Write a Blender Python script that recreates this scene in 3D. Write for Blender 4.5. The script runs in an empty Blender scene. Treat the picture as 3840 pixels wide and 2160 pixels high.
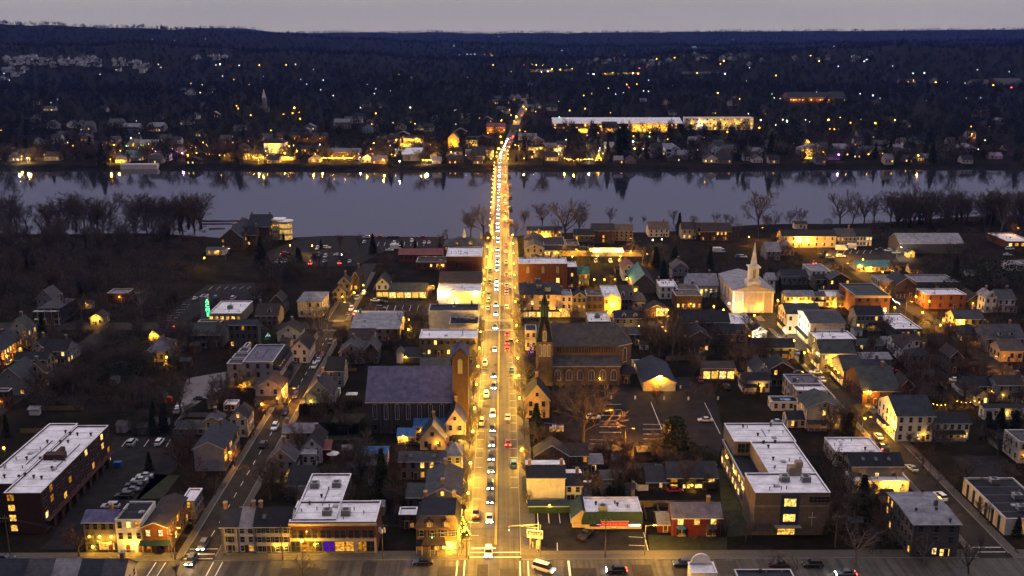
import bpy, math, random, zlib
import numpy as np
from math import sin, cos, radians, pi
# ---------------------------------------------------------------- camera (drone, 120 m up, street runs along +Y)
F_=3727.0; HC=120.0; TH=math.atan((1080-122)/F_); YAW=28/F_
sc=bpy.context.scene
col=sc.collection
cam=bpy.data.objects.new('camera',bpy.data.cameras.new('camera')); col.objects.link(cam)
cam.location=(0,0,HC); cam.rotation_euler=(pi/2-TH,0,-YAW)
cam.data.sensor_width=36; cam.data.lens=36*F_/3840; cam.data.clip_end=40000; cam.data.clip_start=1
sc.camera=cam
# ---------------------------------------------------------------- dusk sky
w=bpy.data.worlds.new('World'); sc.world=w; w.use_nodes=True
nt=w.node_tree; nt.nodes.clear()
def WN(t): return nt.nodes.new(t)
out=WN('ShaderNodeOutputWorld'); bg=WN('ShaderNodeBackground'); sky=WN('ShaderNodeTexSky')
sky.sky_type='NISHITA'; sky.sun_disc=False; sky.sun_elevation=radians(-2.5); sky.sun_rotation=radians(40)
sky.air_density=1.2; sky.dust_density=2.0
geo=WN('ShaderNodeTexCoord'); sep=WN('ShaderNodeSeparateXYZ'); rmp=WN('ShaderNodeValToRGB')
nt.links.new(geo.outputs['Generated'],sep.inputs[0]); nt.links.new(sep.outputs['Z'],rmp.inputs['Fac'])
e=rmp.color_ramp.elements
e[0].position=0.0; e[0].color=(.50,.435,.39,1)       # pinkish horizon band of an overcast dusk, lavender and brighter overhead
e[1].position=1.0; e[1].color=(1.55,1.40,1.55,1)
q=e.new(.035); q.color=(.43,.40,.375,1)
q=e.new(.13); q.color=(.225,.215,.335,1)
q=e.new(.40); q.color=(.60,.54,.67,1)
mx=WN('ShaderNodeMixRGB'); mx.blend_type='ADD'; mx.inputs[0].default_value=.04
nt.links.new(rmp.outputs['Color'],mx.inputs[1]); nt.links.new(sky.outputs['Color'],mx.inputs[2])
mr=WN('ShaderNodeMapRange'); mr.interpolation_type='SMOOTHSTEP'; mr.inputs[1].default_value=-1; mr.inputs[2].default_value=.8; mr.inputs[3].default_value=.22; mr.inputs[4].default_value=1   # afterglow ahead, dusk behind
nt.links.new(sep.outputs['Y'],mr.inputs[0]); m2=WN('ShaderNodeMixRGB'); m2.blend_type='MULTIPLY'; m2.inputs[0].default_value=1
cn=WN('ShaderNodeTexNoise'); cn.inputs['Scale'].default_value=2.2; cn.inputs['Detail'].default_value=4; cmap=WN('ShaderNodeMapping'); cmap.inputs['Scale'].default_value=(1,1,6); nt.links.new(geo.outputs['Generated'],cmap.inputs[0]); nt.links.new(cmap.outputs[0],cn.inputs['Vector'])
cr_=WN('ShaderNodeMapRange'); cr_.inputs[1].default_value=.3; cr_.inputs[2].default_value=.7; cr_.inputs[3].default_value=.93; cr_.inputs[4].default_value=1.06; nt.links.new(cn.outputs['Fac'],cr_.inputs[0]); m3=WN('ShaderNodeMixRGB'); m3.blend_type='MULTIPLY'; m3.inputs[0].default_value=1   # thin even cloud
nt.links.new(mx.outputs['Color'],m3.inputs[1]); nt.links.new(cr_.outputs[0],m3.inputs[2]); nt.links.new(m3.outputs['Color'],m2.inputs[1]); nt.links.new(mr.outputs[0],m2.inputs[2]); nt.links.new(m2.outputs['Color'],bg.inputs['Color']); bg.inputs['Strength'].default_value=1.0
nt.links.new(bg.outputs['Background'],out.inputs['Surface'])
sun=bpy.data.lights.new('sun','SUN'); sun.energy=.05; sun.angle=radians(40); sun.color=(1,.86,.8)
so=bpy.data.objects.new('sun',sun); col.objects.link(so); so.rotation_euler=(radians(55),0,radians(-40))
vs=sc.view_settings; vs.view_transform='Standard'; vs.look='None'; vs.exposure=0; vs.gamma=1; vs.use_curve_mapping=False
cy=sc.cycles; cy.use_denoising=True; cy.denoiser='OPENIMAGEDENOISE'; cy.max_bounces=4; cy.diffuse_bounces=1; cy.glossy_bounces=2
cy.transmission_bounces=1; cy.transparent_max_bounces=4; cy.volume_bounces=0; cy.use_light_tree=True; cy.sample_clamp_indirect=2.0
cy.use_adaptive_sampling=True; cy.adaptive_threshold=.05; cy.adaptive_min_samples=16; cy.caustics_reflective=False; cy.caustics_refractive=False
# ---------------------------------------------------------------- places read off the photograph: pixel -> point on the ground
FW=(sin(YAW)*cos(TH),cos(YAW)*cos(TH),-sin(TH)); RT=(cos(YAW),-sin(YAW),0.0); UP=(sin(YAW)*sin(TH),cos(YAW)*sin(TH),cos(TH))
CR=dict(A=(0,1500,2.1958),B=(960,1500,2.1958),C=(1920,1500,2.1958),D=(2880,1500,2.1958),
E=(0,950,2.4146),F=(960,950,2.4146),G=(1920,950,2.4146),H=(2880,950,2.4146),
I=(0,400,2.4146),J=(960,400,2.4146),K=(1920,400,2.4146),L=(2880,400,2.4146),
M=(0,0,2.0125),N=(1280,0,2.0125),O=(2560,0,2.0125),P=(0,0,1/1.4907),
Q=(2580,1540,2.787),R=(3180,850,3.6227),T=(1900,820,3.6227),V=(1640,1900,5.574))
def ray(c,x,y):
    a,b,k=CR[c]; u=(a+x/k-1920)/F_; v=(1080-b-y/k)/F_
    return tuple(FW[i]+RT[i]*u+UP[i]*v for i in range(3))
def gp(c,x,y,z=0.0):
    d=ray(c,x,y); t=(z-HC)/d[2]; return (d[0]*t,d[1]*t,z)
def vp(c,x,y,Y):
    d=ray(c,x,y); t=Y/d[1]; return (d[0]*t,Y,HC+d[2]*t)
def pix(X,Y,Z):
    p=(X,Y,Z-HC); dz=sum(p[i]*FW[i] for i in range(3))
    return 1920+F_*sum(p[i]*RT[i] for i in range(3))/dz, 1080-F_*sum(p[i]*UP[i] for i in range(3))/dz
# terrain beyond the river
def sm(a,b,x):
    t=min(1,max(0,(x-a)/(b-a))); return t*t*(3-2*t)
RB=[(-9,.0),(0,52),(200,60),(500,69),(700,80),(900,92),(1100,100),(1300,106),(1500,110),(1800,108),(2200,100),(2576,96),(3500,90)]
RC=[(-9,84),(430,74),(520,68),(640,68),(720,79),(820,79),(1000,78),(1300,79),(1600,78),(1700,77),(2000,75),(2300,73),(2576,71),(3500,70)]
def lerp(t,x):
    for (a,b),(c,d) in zip(t,t[1:]):
        if x<=c: return b+(d-b)*max(0,(x-a)/(c-a)) if x>a else b
    return t[-1][1]
RM=[(-900,104),(0,104),(300,100),(650,112),(900,126),(1200,140),(1500,136),(1700,126),(2000,113),(2300,105),(2576,102),(3500,100)]
RB[0]=(-900,30); RC[0]=(-900,84)
def tz(X,Y):
    if Y<925: return 0.0
    u=1288-19+2500*X/max(Y,1)          # bearing
    z=14*sm(930,1500,Y)+.008*max(0,Y-1300)
    z+=7*sin(X*.0041+1.3)*sin(Y*.0037+.4)*sm(1200,2200,Y)+4*sin(X*.011+Y*.006)*sm(1300,2500,Y)
    zm=120-(lerp(RM,u)-82)/2500*2700-12; zm+=4*sin(X*.013+1)+3*sin(X*.031); z=z+(max(zm,z)-z)*math.exp(-((Y-2700)/520)**2)
    zb=120-(lerp(RB,u)-82)/2500*4200-12; zc=120-(lerp(RC,u)-82)/2500*7000-14
    zb+=3*sin(X*.02)+2*sin(X*.047); zc+=4*sin(X*.009)+3*sin(X*.021)
    z=z+(max(zb,z)-z)*math.exp(-((Y-4200)/560)**2)
    z=z+(zc-z)*sm(5200,7000,Y)
    return z
def tp(c,x,y):
    "point on the terrain seen at a pixel"
    d=ray(c,x,y)
    Y=905.0
    while Y<9000:
        t=Y/d[1]; 
        if HC+d[2]*t<=tz(d[0]*t,Y): break
        Y*=1.004
    t=Y/d[1]; return (d[0]*t,Y,tz(d[0]*t,Y))
# ---------------------------------------------------------------- materials
MC={}
def mat(key,colr,rough=.8,noise=0,scale=.5,kind='',metal=0,spec=.3):
    k=(key,)
    if k in MC: return MC[k]
    m=bpy.data.materials.new(key); m.use_nodes=True; n=m.node_tree; b=n.nodes['Principled BSDF']
    b.inputs['Base Color'].default_value=(*colr,1); b.inputs['Roughness'].default_value=rough; b.inputs['Metallic'].default_value=metal
    b.inputs['Specular IOR Level'].default_value=spec
    tc=n.nodes.new('ShaderNodeTexCoord')
    if noise:
        tx=n.nodes.new('ShaderNodeTexNoise'); tx.inputs['Scale'].default_value=scale; tx.inputs['Detail'].default_value=5; tx.inputs['Roughness'].default_value=.65
        rp=n.nodes.new('ShaderNodeMapRange'); rp.inputs[1].default_value=.3; rp.inputs[2].default_value=.7
        rp.inputs[3].default_value=1-noise; rp.inputs[4].default_value=1+noise*.6
        mu=n.nodes.new('ShaderNodeMixRGB'); mu.blend_type='MULTIPLY'; mu.inputs[0].default_value=1; mu.inputs[1].default_value=(*colr,1)
        n.links.new(tc.outputs['Object'],tx.inputs['Vector']); n.links.new(tx.outputs['Fac'],rp.inputs[0]); n.links.new(rp.outputs[0],mu.inputs[2])
        n.links.new(mu.outputs[0],b.inputs['Base Color'])
        if kind in('stain','stain2'):      # ponding marks on flat roofs
            t2=n.nodes.new('ShaderNodeTexNoise'); t2.inputs['Scale'].default_value=.16 if kind=='stain' else .22; t2.inputs['Detail'].default_value=8; t2.inputs['Roughness'].default_value=.7
            r2=n.nodes.new('ShaderNodeMapRange'); r2.inputs[1].default_value=.53 if kind=='stain' else .57; r2.inputs[2].default_value=.72 if kind=='stain' else .85; r2.inputs[3].default_value=0; r2.inputs[4].default_value=.75
            m2=n.nodes.new('ShaderNodeMixRGB'); m2.inputs[2].default_value=(.12,.11,.12,1)
            n.links.new(tc.outputs['Object'],t2.inputs['Vector']); n.links.new(t2.outputs['Fac'],r2.inputs[0]); n.links.new(r2.outputs[0],m2.inputs[0])
            n.links.new(mu.outputs[0],m2.inputs[1]); n.links.new(m2.outputs[0],b.inputs['Base Color'])
    if kind in('brick','stone'):
        br=n.nodes.new('ShaderNodeTexBrick'); br.inputs['Scale'].default_value=2.2 if kind=='brick' else 1.1
        br.inputs['Color1'].default_value=(.75,.75,.75,1); br.inputs['Color2'].default_value=(1.15,1.15,1.15,1); br.inputs['Mortar'].default_value=(.6,.6,.6,1)
        mp=n.nodes.new('ShaderNodeMapping'); mp.inputs['Rotation'].default_value=(pi/2,0,0)
        n.links.new(tc.outputs['Object'],mp.inputs[0]); n.links.new(mp.outputs[0],br.inputs['Vector'])
        m3=n.nodes.new('ShaderNodeMixRGB'); m3.blend_type='MULTIPLY'; m3.inputs[0].default_value=.8 if kind=='stone' else .6
        src=b.inputs['Base Color'].links[0].from_socket if b.inputs['Base Color'].links else None
        if src: n.links.new(src,m3.inputs[1])
        else: m3.inputs[1].default_value=(*colr,1)
        n.links.new(br.outputs['Color'],m3.inputs[2]); n.links.new(m3.outputs[0],b.inputs['Base Color'])
    if kind=='tyre':      # worn wheel tracks along the street
        mp=n.nodes.new('ShaderNodeMapping'); mp.inputs['Scale'].default_value=(1.1,.012,1); t3=n.nodes.new('ShaderNodeTexNoise'); t3.inputs['Scale'].default_value=1; t3.inputs['Detail'].default_value=3
        r3=n.nodes.new('ShaderNodeMapRange'); r3.inputs[1].default_value=.35; r3.inputs[2].default_value=.65; r3.inputs[3].default_value=.55; r3.inputs[4].default_value=1.2; m4=n.nodes.new('ShaderNodeMixRGB'); m4.blend_type='MULTIPLY'; m4.inputs[0].default_value=1
        n.links.new(tc.outputs['Object'],mp.inputs[0]); n.links.new(mp.outputs[0],t3.inputs['Vector']); n.links.new(t3.outputs['Fac'],r3.inputs[0]); n.links.new(mu.outputs[0],m4.inputs[1]); n.links.new(r3.outputs[0],m4.inputs[2]); n.links.new(m4.outputs[0],b.inputs['Base Color'])
    if kind in('seam','siding','shingle'):
        wv=n.nodes.new('ShaderNodeTexWave'); wv.inputs['Scale'].default_value={'seam':.7,'siding':2.2,'shingle':1.6}[kind]
        wv.bands_direction={'seam':'X','siding':'Z','shingle':'Z'}[kind]; wv.inputs['Distortion'].default_value=.0 if kind!='shingle' else 2
        n.links.new(tc.outputs['Object'],wv.inputs['Vector'])
        bp=n.nodes.new('ShaderNodeBump'); bp.inputs['Strength'].default_value=.5; bp.inputs['Distance'].default_value=.06
        n.links.new(wv.outputs['Fac'],bp.inputs['Height']); n.links.new(bp.outputs[0],b.inputs['Normal'])
    MC[k]=m; return m
def emit(key,colr,s,noise=0,scale=2.0):
    k=('e',key)
    if k in MC: return MC[k]
    m=bpy.data.materials.new(key); m.use_nodes=True; n=m.node_tree; n.nodes.clear()
    o=n.nodes.new('ShaderNodeOutputMaterial'); em=n.nodes.new('ShaderNodeEmission'); em.inputs[0].default_value=(*colr,1); em.inputs[1].default_value=s
    n.links.new(em.outputs[0],o.inputs[0])
    if noise:
        tc=n.nodes.new('ShaderNodeNewGeometry'); tx=n.nodes.new('ShaderNodeTexNoise'); tx.inputs['Scale'].default_value=scale; tx.inputs['Detail'].default_value=3
        rp=n.nodes.new('ShaderNodeMapRange'); rp.inputs[1].default_value=.33; rp.inputs[2].default_value=.68; rp.inputs[3].default_value=s*(1-noise); rp.inputs[4].default_value=s*(1+noise)
        n.links.new(tc.outputs['Position'],tx.inputs['Vector']); n.links.new(tx.outputs['Fac'],rp.inputs[0]); n.links.new(rp.outputs[0],em.inputs[1])
    MC[k]=m; return m
WC=dict(cream=(.52,.46,.37),white=(.70,.68,.66),brick=(.13,.045,.03),brown=(.085,.05,.035),dbrick=(.065,.028,.022),grey=(.22,.21,.215),dgrey=(.09,.085,.085),tan=(.25,.20,.15),
 yellow=(.55,.40,.17),stone=(.085,.072,.068),pstone=(.15,.115,.09),mint=(.33,.41,.37),blue=(.36,.46,.55),navy=(.03,.035,.06),red=(.12,.014,.012),pink=(.55,.42,.38),
 peach=(.60,.44,.27),black=(.022,.022,.028),lilac=(.26,.235,.27),olive=(.20,.20,.14),green=(.025,.055,.035),orange=(.20,.075,.032),ochre=(.34,.20,.07))
WK=dict(brick='brick',dbrick='brick',stone='stone',pstone='stone',brown='brick',orange='brick',white='siding',grey='siding',blue='siding',mint='siding')
def wm(n): return mat('wall_'+n,WC[n],.85,.25,.6,WK.get(n,''))
RCOL=dict(white=((.80,.77,.78),'stain'),snow=((.80,.77,.78),'stain2'),slate=((.105,.10,.185),'shingle'),dark=((.014,.014,.019),'shingle'),grey=((.062,.06,.066),'shingle'),lgrey=((.20,.195,.22),'shingle'),
 brown=((.04,.028,.024),'shingle'),blue=((.035,.12,.32),'seam'),green=((.010,.034,.034),'seam'),teal=((.05,.17,.18),'seam'),red=((.17,.03,.028),'seam'),metal=((.24,.235,.26),'seam'),
 navy=((.026,.03,.045),'shingle'),purple=((.10,.09,.125),'seam'),black=((.013,.013,.016),''),tan=((.12,.085,.06),'shingle'),greengrey=((.042,.05,.05),'shingle'))
def rm(n):
    c,k=RCOL[n]; return mat('roof_'+n,c,.6 if k=='seam' else .85,.3 if k[:5]=='stain' else .5,.5 if k[:5]!='stain' else .35,k)
TRIM=lambda: mat('trim_white',(.46,.44,.42),.7)
GLASS=lambda: mat('glass_dark',(.02,.022,.028),.12,spec=.6)
LITS=[((1,.50,.08),1.25),((1,.43,.05),.8),((1,.58,.13),1.9),((1,.38,.03),.42),((1,.64,.22),1.5)]
def litm(i): 
    c,s=LITS[i%5]; return emit('lit_window_%d'%(i%5),c,s,.85,1.7)
# ---------------------------------------------------------------- mesh helpers
class MB:
    def __init__(s): s.v=[]; s.f=[]; s.m=[]
    def poly(s,pts,mi=0):
        n=len(s.v); s.v+=[tuple(p) for p in pts]; s.f.append(tuple(range(n,n+len(pts)))); s.m.append(mi); return s
    def box(s,x0,x1,y0,y1,z0,z1,mi=0):
        n=len(s.v); s.v+=[(x0,y0,z0),(x1,y0,z0),(x1,y1,z0),(x0,y1,z0),(x0,y0,z1),(x1,y0,z1),(x1,y1,z1),(x0,y1,z1)]
        for q in ((0,3,2,1),(4,5,6,7),(0,1,5,4),(1,2,6,5),(2,3,7,6),(3,0,4,7)): s.f.append(tuple(n+i for i in q)); s.m.append(mi)
        return s
    def loft(s,rings,mi=0,cap=True):
        k=len(rings[0]); n=len(s.v)
        for r in rings: s.v+=[tuple(p) for p in r]
        for j in range(len(rings)-1):
            for i in range(k):
                a=n+j*k+i; b=n+j*k+(i+1)%k; s.f.append((a,b,b+k,a+k)); s.m.append(mi)
        if cap:
            s.f.append(tuple(n+i for i in reversed(range(k)))); s.m.append(mi)
            s.f.append(tuple(n+(len(rings)-1)*k+i for i in range(k))); s.m.append(mi)
        return s
    def cyl(s,p,q,r0,r1,n=6,mi=0,cap=True):
        d=np.array(q,float)-np.array(p,float); L=np.linalg.norm(d); d/=max(L,1e-9)
        a=np.cross(d,(0,0,1) if abs(d[2])<.9 else (1,0,0)); a/=np.linalg.norm(a); b=np.cross(d,a)
        R=lambda c,r:[tuple(np.array(c)+r*(cos(t)*a+sin(t)*b)) for t in [2*pi*i/n for i in range(n)]]
        return s.loft([R(p,r0),R(q,r1)],mi,cap)
    def slab(s,pts,t,mi=0):
        "polygon with thickness t downward"
        k=len(pts); n=len(s.v); s.v+=[tuple(p) for p in pts]+[(p[0],p[1],p[2]-t) for p in pts]
        s.f.append(tuple(n+i for i in range(k))); s.m.append(mi); s.f.append(tuple(n+k+i for i in reversed(range(k)))); s.m.append(mi)
        for i in range(k):
            j=(i+1)%k; s.f.append((n+i,n+k+i,n+k+j,n+j)); s.m.append(mi)
        return s
    def ball(s,c,r,mi=0,n=8,m=5,sz=1.0):
        rings=[]
        for j in range(m+1):
            t=-pi/2+pi*(j+.001)/(m+.002); rings.append([(c[0]+r*cos(t)*cos(2*pi*i/n),c[1]+r*cos(t)*sin(2*pi*i/n),c[2]+r*sz*sin(t)) for i in range(n)])
        return s.loft(rings,mi)
    def mesh(s,name,mats):
        me=bpy.data.meshes.new(name); me.from_pydata(s.v,[],s.f); 
        for m in mats: me.materials.append(m)
        if len(mats)>1: me.polygons.foreach_set('material_index',s.m)
        return me
    def build(s,name,mats,parent=None,loc=(0,0,0),rz=0):
        if not isinstance(mats,(list,tuple)): mats=[mats]
        return obj(name,s.mesh(name,mats),parent,loc,rz)
def obj(name,me,parent=None,loc=(0,0,0),rz=0,scale=None):
    o=bpy.data.objects.new(name,me); col.objects.link(o)
    if parent: o.parent=parent
    o.location=loc
    if rz: o.rotation_euler=(0,0,rz)
    if scale: o.scale=scale
    return o
def empty(name,loc,rz=0): return obj(name,None,None,loc,rz)
def tag(o,label=None,cat=None,group=None,kind=None):
    if label: o['label']=label
    if cat: o['category']=cat
    if group: o['group']=group
    if kind: o['kind']=kind
    return o
def copy_tree(o,parent=None):
    c=o.copy(); col.objects.link(c); c.parent=parent
    for ch in KIDS.get(o.name,o.children): copy_tree(ch,c)
    return c
KIDS={}
SH={}
def shared(key,fn):
    if key not in SH: SH[key]=fn()
    return SH[key]
ORD=['','second','third','fourth','fifth','sixth','seventh','eighth','ninth','tenth','eleventh','twelfth','thirteenth','fourteenth','fifteenth','sixteenth','seventeenth','eighteenth','nineteenth','twentieth','twenty-first','twenty-second','twenty-third','twenty-fourth','twenty-fifth','twenty-sixth','twenty-seventh','twenty-eighth','twenty-ninth','thirtieth']
LM=[]      # landmarks (short name, x, y)
FOOT=[]    # occupied rectangles
AUTO=[]    # (object, noun, x, y) labelled at the end
def later(o,noun,cat,group=None,pool=None):
    o['category']=cat
    if group: o['group']=group
    AUTO.append((o,noun,o.location.x,o.location.y)); return o
def autolabel():
    rel={}
    for o,noun,x,y in AUTO:
        best=min(LM,key=lambda l:(l[1]-x)**2+((l[2]-y)*.8)**2)
        dx,dy=x-best[1],y-best[2]
        r=('left of' if dx<0 else 'right of') if abs(dx)>abs(dy)*.8 else ('behind' if dy>0 else 'in front of')
        rel.setdefault((noun,r,best[0]),[]).append((dx*dx+dy*dy,o))
    for (noun,r,b),l in rel.items():
        l.sort(key=lambda t:t[0])
        for i,(d,o) in enumerate(l):
            if len(l)==1: s='%s %s the %s'%(noun,r,b)
            elif i==0: s='nearest %s %s the %s'%(noun,r,b)
            elif i<len(ORD): s='%s nearest %s %s the %s'%(ORD[i],noun,r,b)
            else: s='%s %s the %s, number %d outwards'%(noun,r,b,i+1)
            o['label']=' '.join(s.split()[:16])
def occ(x,y,pad=0):
    for a,b,c,d in FOOT:
        if a-pad<x<b+pad and c-pad<y<d+pad: return True
    return False
# ---------------------------------------------------------------- window / door pieces (shared meshes, 1 x 1 m units scaled per window)
CT=['w']
DTRIM=lambda: mat('trim_dark',(.12,.105,.095),.7)
def _frame(w,h,sill,mull):
    m=MB(); t=.06; d=.1
    m.box(-w/2-t,-w/2,-d,0.02,-h/2-t,h/2+t).box(w/2,w/2+t,-d,0.02,-h/2-t,h/2+t)
    m.box(-w/2,w/2,-d,0.02,h/2,h/2+t).box(-w/2-(.1 if sill else 0),w/2+(.1 if sill else 0),-d-(.08 if sill else 0),0.02,-h/2-t-.03,-h/2)
    m.box(-w/2,w/2,-d*.7,0.02,-.03,.03)
    for i in range(1,mull): x=-w/2+w*i/mull; m.box(x-.03,x+.03,-d*.7,.02,-h/2,h/2)
    return m.mesh('window',[TRIM() if CT[0]=='w' else DTRIM()])
def _pane(w,h,m_): 
    m=MB(); m.poly([(-w/2,-.03,-h/2),(w/2,-.03,-h/2),(w/2,-.03,h/2),(-w/2,-.03,h/2)]); return m.mesh('pane',[m_])
def _shut(w,h):
    m=MB(); m.box(-.2,.2,-.07,.02,-h/2,h/2)
    return m.mesh('shutter',[mat('shutter',(.03,.035,.04),.7)])
def win(par,p,rz,w=1.0,h=1.6,lit=-1,name='window',shut=0,mull=1,pm=None):
    w=round(w,1); h=round(h,1)
    o=obj(name,shared(('f',w,h,mull,CT[0]),lambda:_frame(w,h,1,mull)),par,p,rz)
    if pm: me=shared(('pp',w,h,pm.name),lambda:_pane(w,h,pm))
    elif lit>=0: me=shared(('p',w,h,lit%5),lambda:_pane(w,h,litm(lit)))
    else: me=shared(('p',w,h,-1),lambda:_pane(w,h,GLASS()))
    obj('pane',me,o)
    if shut:
        for q in(-1,1): obj('shutter',shared(('s',w,h),lambda:_shut(w,h)),o,(q*(w/2+.3),0,0))
    return o
def door(par,p,rz,lit=-1):
    def mk():
        m=MB(); m.box(-.6,.6,-.08,.02,0,2.3); m.box(-.45,.45,-.12,-.08,.1,2.1,1); return m.mesh('door',[TRIM(),mat('door_leaf',(.08,.03,.02),.5)])
    return obj('door',shared('door',mk),par,p,rz)
def wall_windows(par,rg,ax,W,H,org,rz,fl,cols,lit,ww=1.0,wh=1.6,shop=False,shut=0,gap=None):
    "ax: unit vector along the wall; org: the wall's lower left corner"
    fl=fl or max(1,int(round(H/3.1))); cols=cols or max(1,int(round(W/2.6)))
    lits=lit if isinstance(lit,str) else None
    fh=H/fl; i=0
    wh=min(wh,fh*.6); ww=min(ww,W/cols*.62)
    for r in range(fl):
        if shop and r==0: i+=cols; continue
        for c in range(cols):
            u=W*(c+.5)/cols; z=fh*(r+.55)
            if lits is not None:
                k=(fl-1-r)*cols+c; ch=lits[k] if k<len(lits) else '.'
                if ch=='_': continue
                L=-1 if ch=='.' else (rg.randrange(5) if ch=='1' else int(ch)-2)
            else: L=rg.randrange(5) if rg.random()<lit else -1
            win(par,(org[0]+ax[0]*u,org[1]+ax[1]*u,z),rz,ww,wh,L,shut=shut)
def shopfront(par,rg,ax,W,org,rz,h=2.5,n=None,lit=True,awn=None,pm=None):
    n=n or max(1,int(W/3.2))
    for c in range(n):
        u=W*(c+.5)/n
        win(par,(org[0]+ax[0]*u,org[1]+ax[1]*u,.4+h/2),rz,W/n*.78,h,rg.choice((0,2,4)) if lit else -1,name='shop_window',mull=3,pm=pm)
    if awn:
        m=MB(); m.loft([[(-W/2,-.02,3.5),(-W/2,-1.3,2.95),(-W/2,-1.3,2.85),(-W/2,-.02,3.3)],[(W/2,-.02,3.5),(W/2,-1.3,2.95),(W/2,-1.3,2.85),(W/2,-.02,3.3)]])
        m.build('awning',rm(awn),par,(org[0]+ax[0]*W/2,org[1]+ax[1]*W/2,0),rz)
def roof_unit():
    m=MB(); m.box(-1.1,1.1,-.9,.9,.15,1.5,0); m.cyl((0,0,1.5),(0,0,1.62),.7,.7,10,1); m.box(-1.2,1.2,-.8,-.7,0,.15,1); m.box(-1.2,1.2,.7,.8,0,.15,1)
    for i in range(5): m.box(-1.0,1.0,-.93,-.9,.3+i*.22,.38+i*.22,1)
    return m.mesh('roof_unit',[mat('hvac',(.28,.28,.29),.6),mat('hvac_dark',(.05,.05,.05),.7)])
def vent():
    m=MB(); m.cyl((0,0,0),(0,0,.5),.22,.22,8); m.ball((0,0,.7),.42,n=8,m=4,sz=.7); return m.mesh('roof_vent',[mat('vent_dark',(.03,.03,.03),.6)])
def vent2():
    m=MB(); m.cyl((0,0,0),(0,0,.7),.12,.12,6); m.cyl((0,0,.7),(0,0,.85),.2,.16,6); return m.mesh('roof_vent',[mat('vent_grey',(.16,.155,.155),.6)])
def chim():
    m=MB(); m.box(-.42,.42,-.35,.35,-1.2,1.5,0); m.box(-.5,.5,-.43,.43,1.5,1.68,1); m.cyl((0,0,1.68),(0,0,2.0),.16,.13,6,1); return m.mesh('chimney',[mat('chimney_brick',(.22,.13,.10),.9,.3,1.5,'brick'),mat('chimney_cap',(.3,.28,.27),.8)])
BL={}
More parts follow.
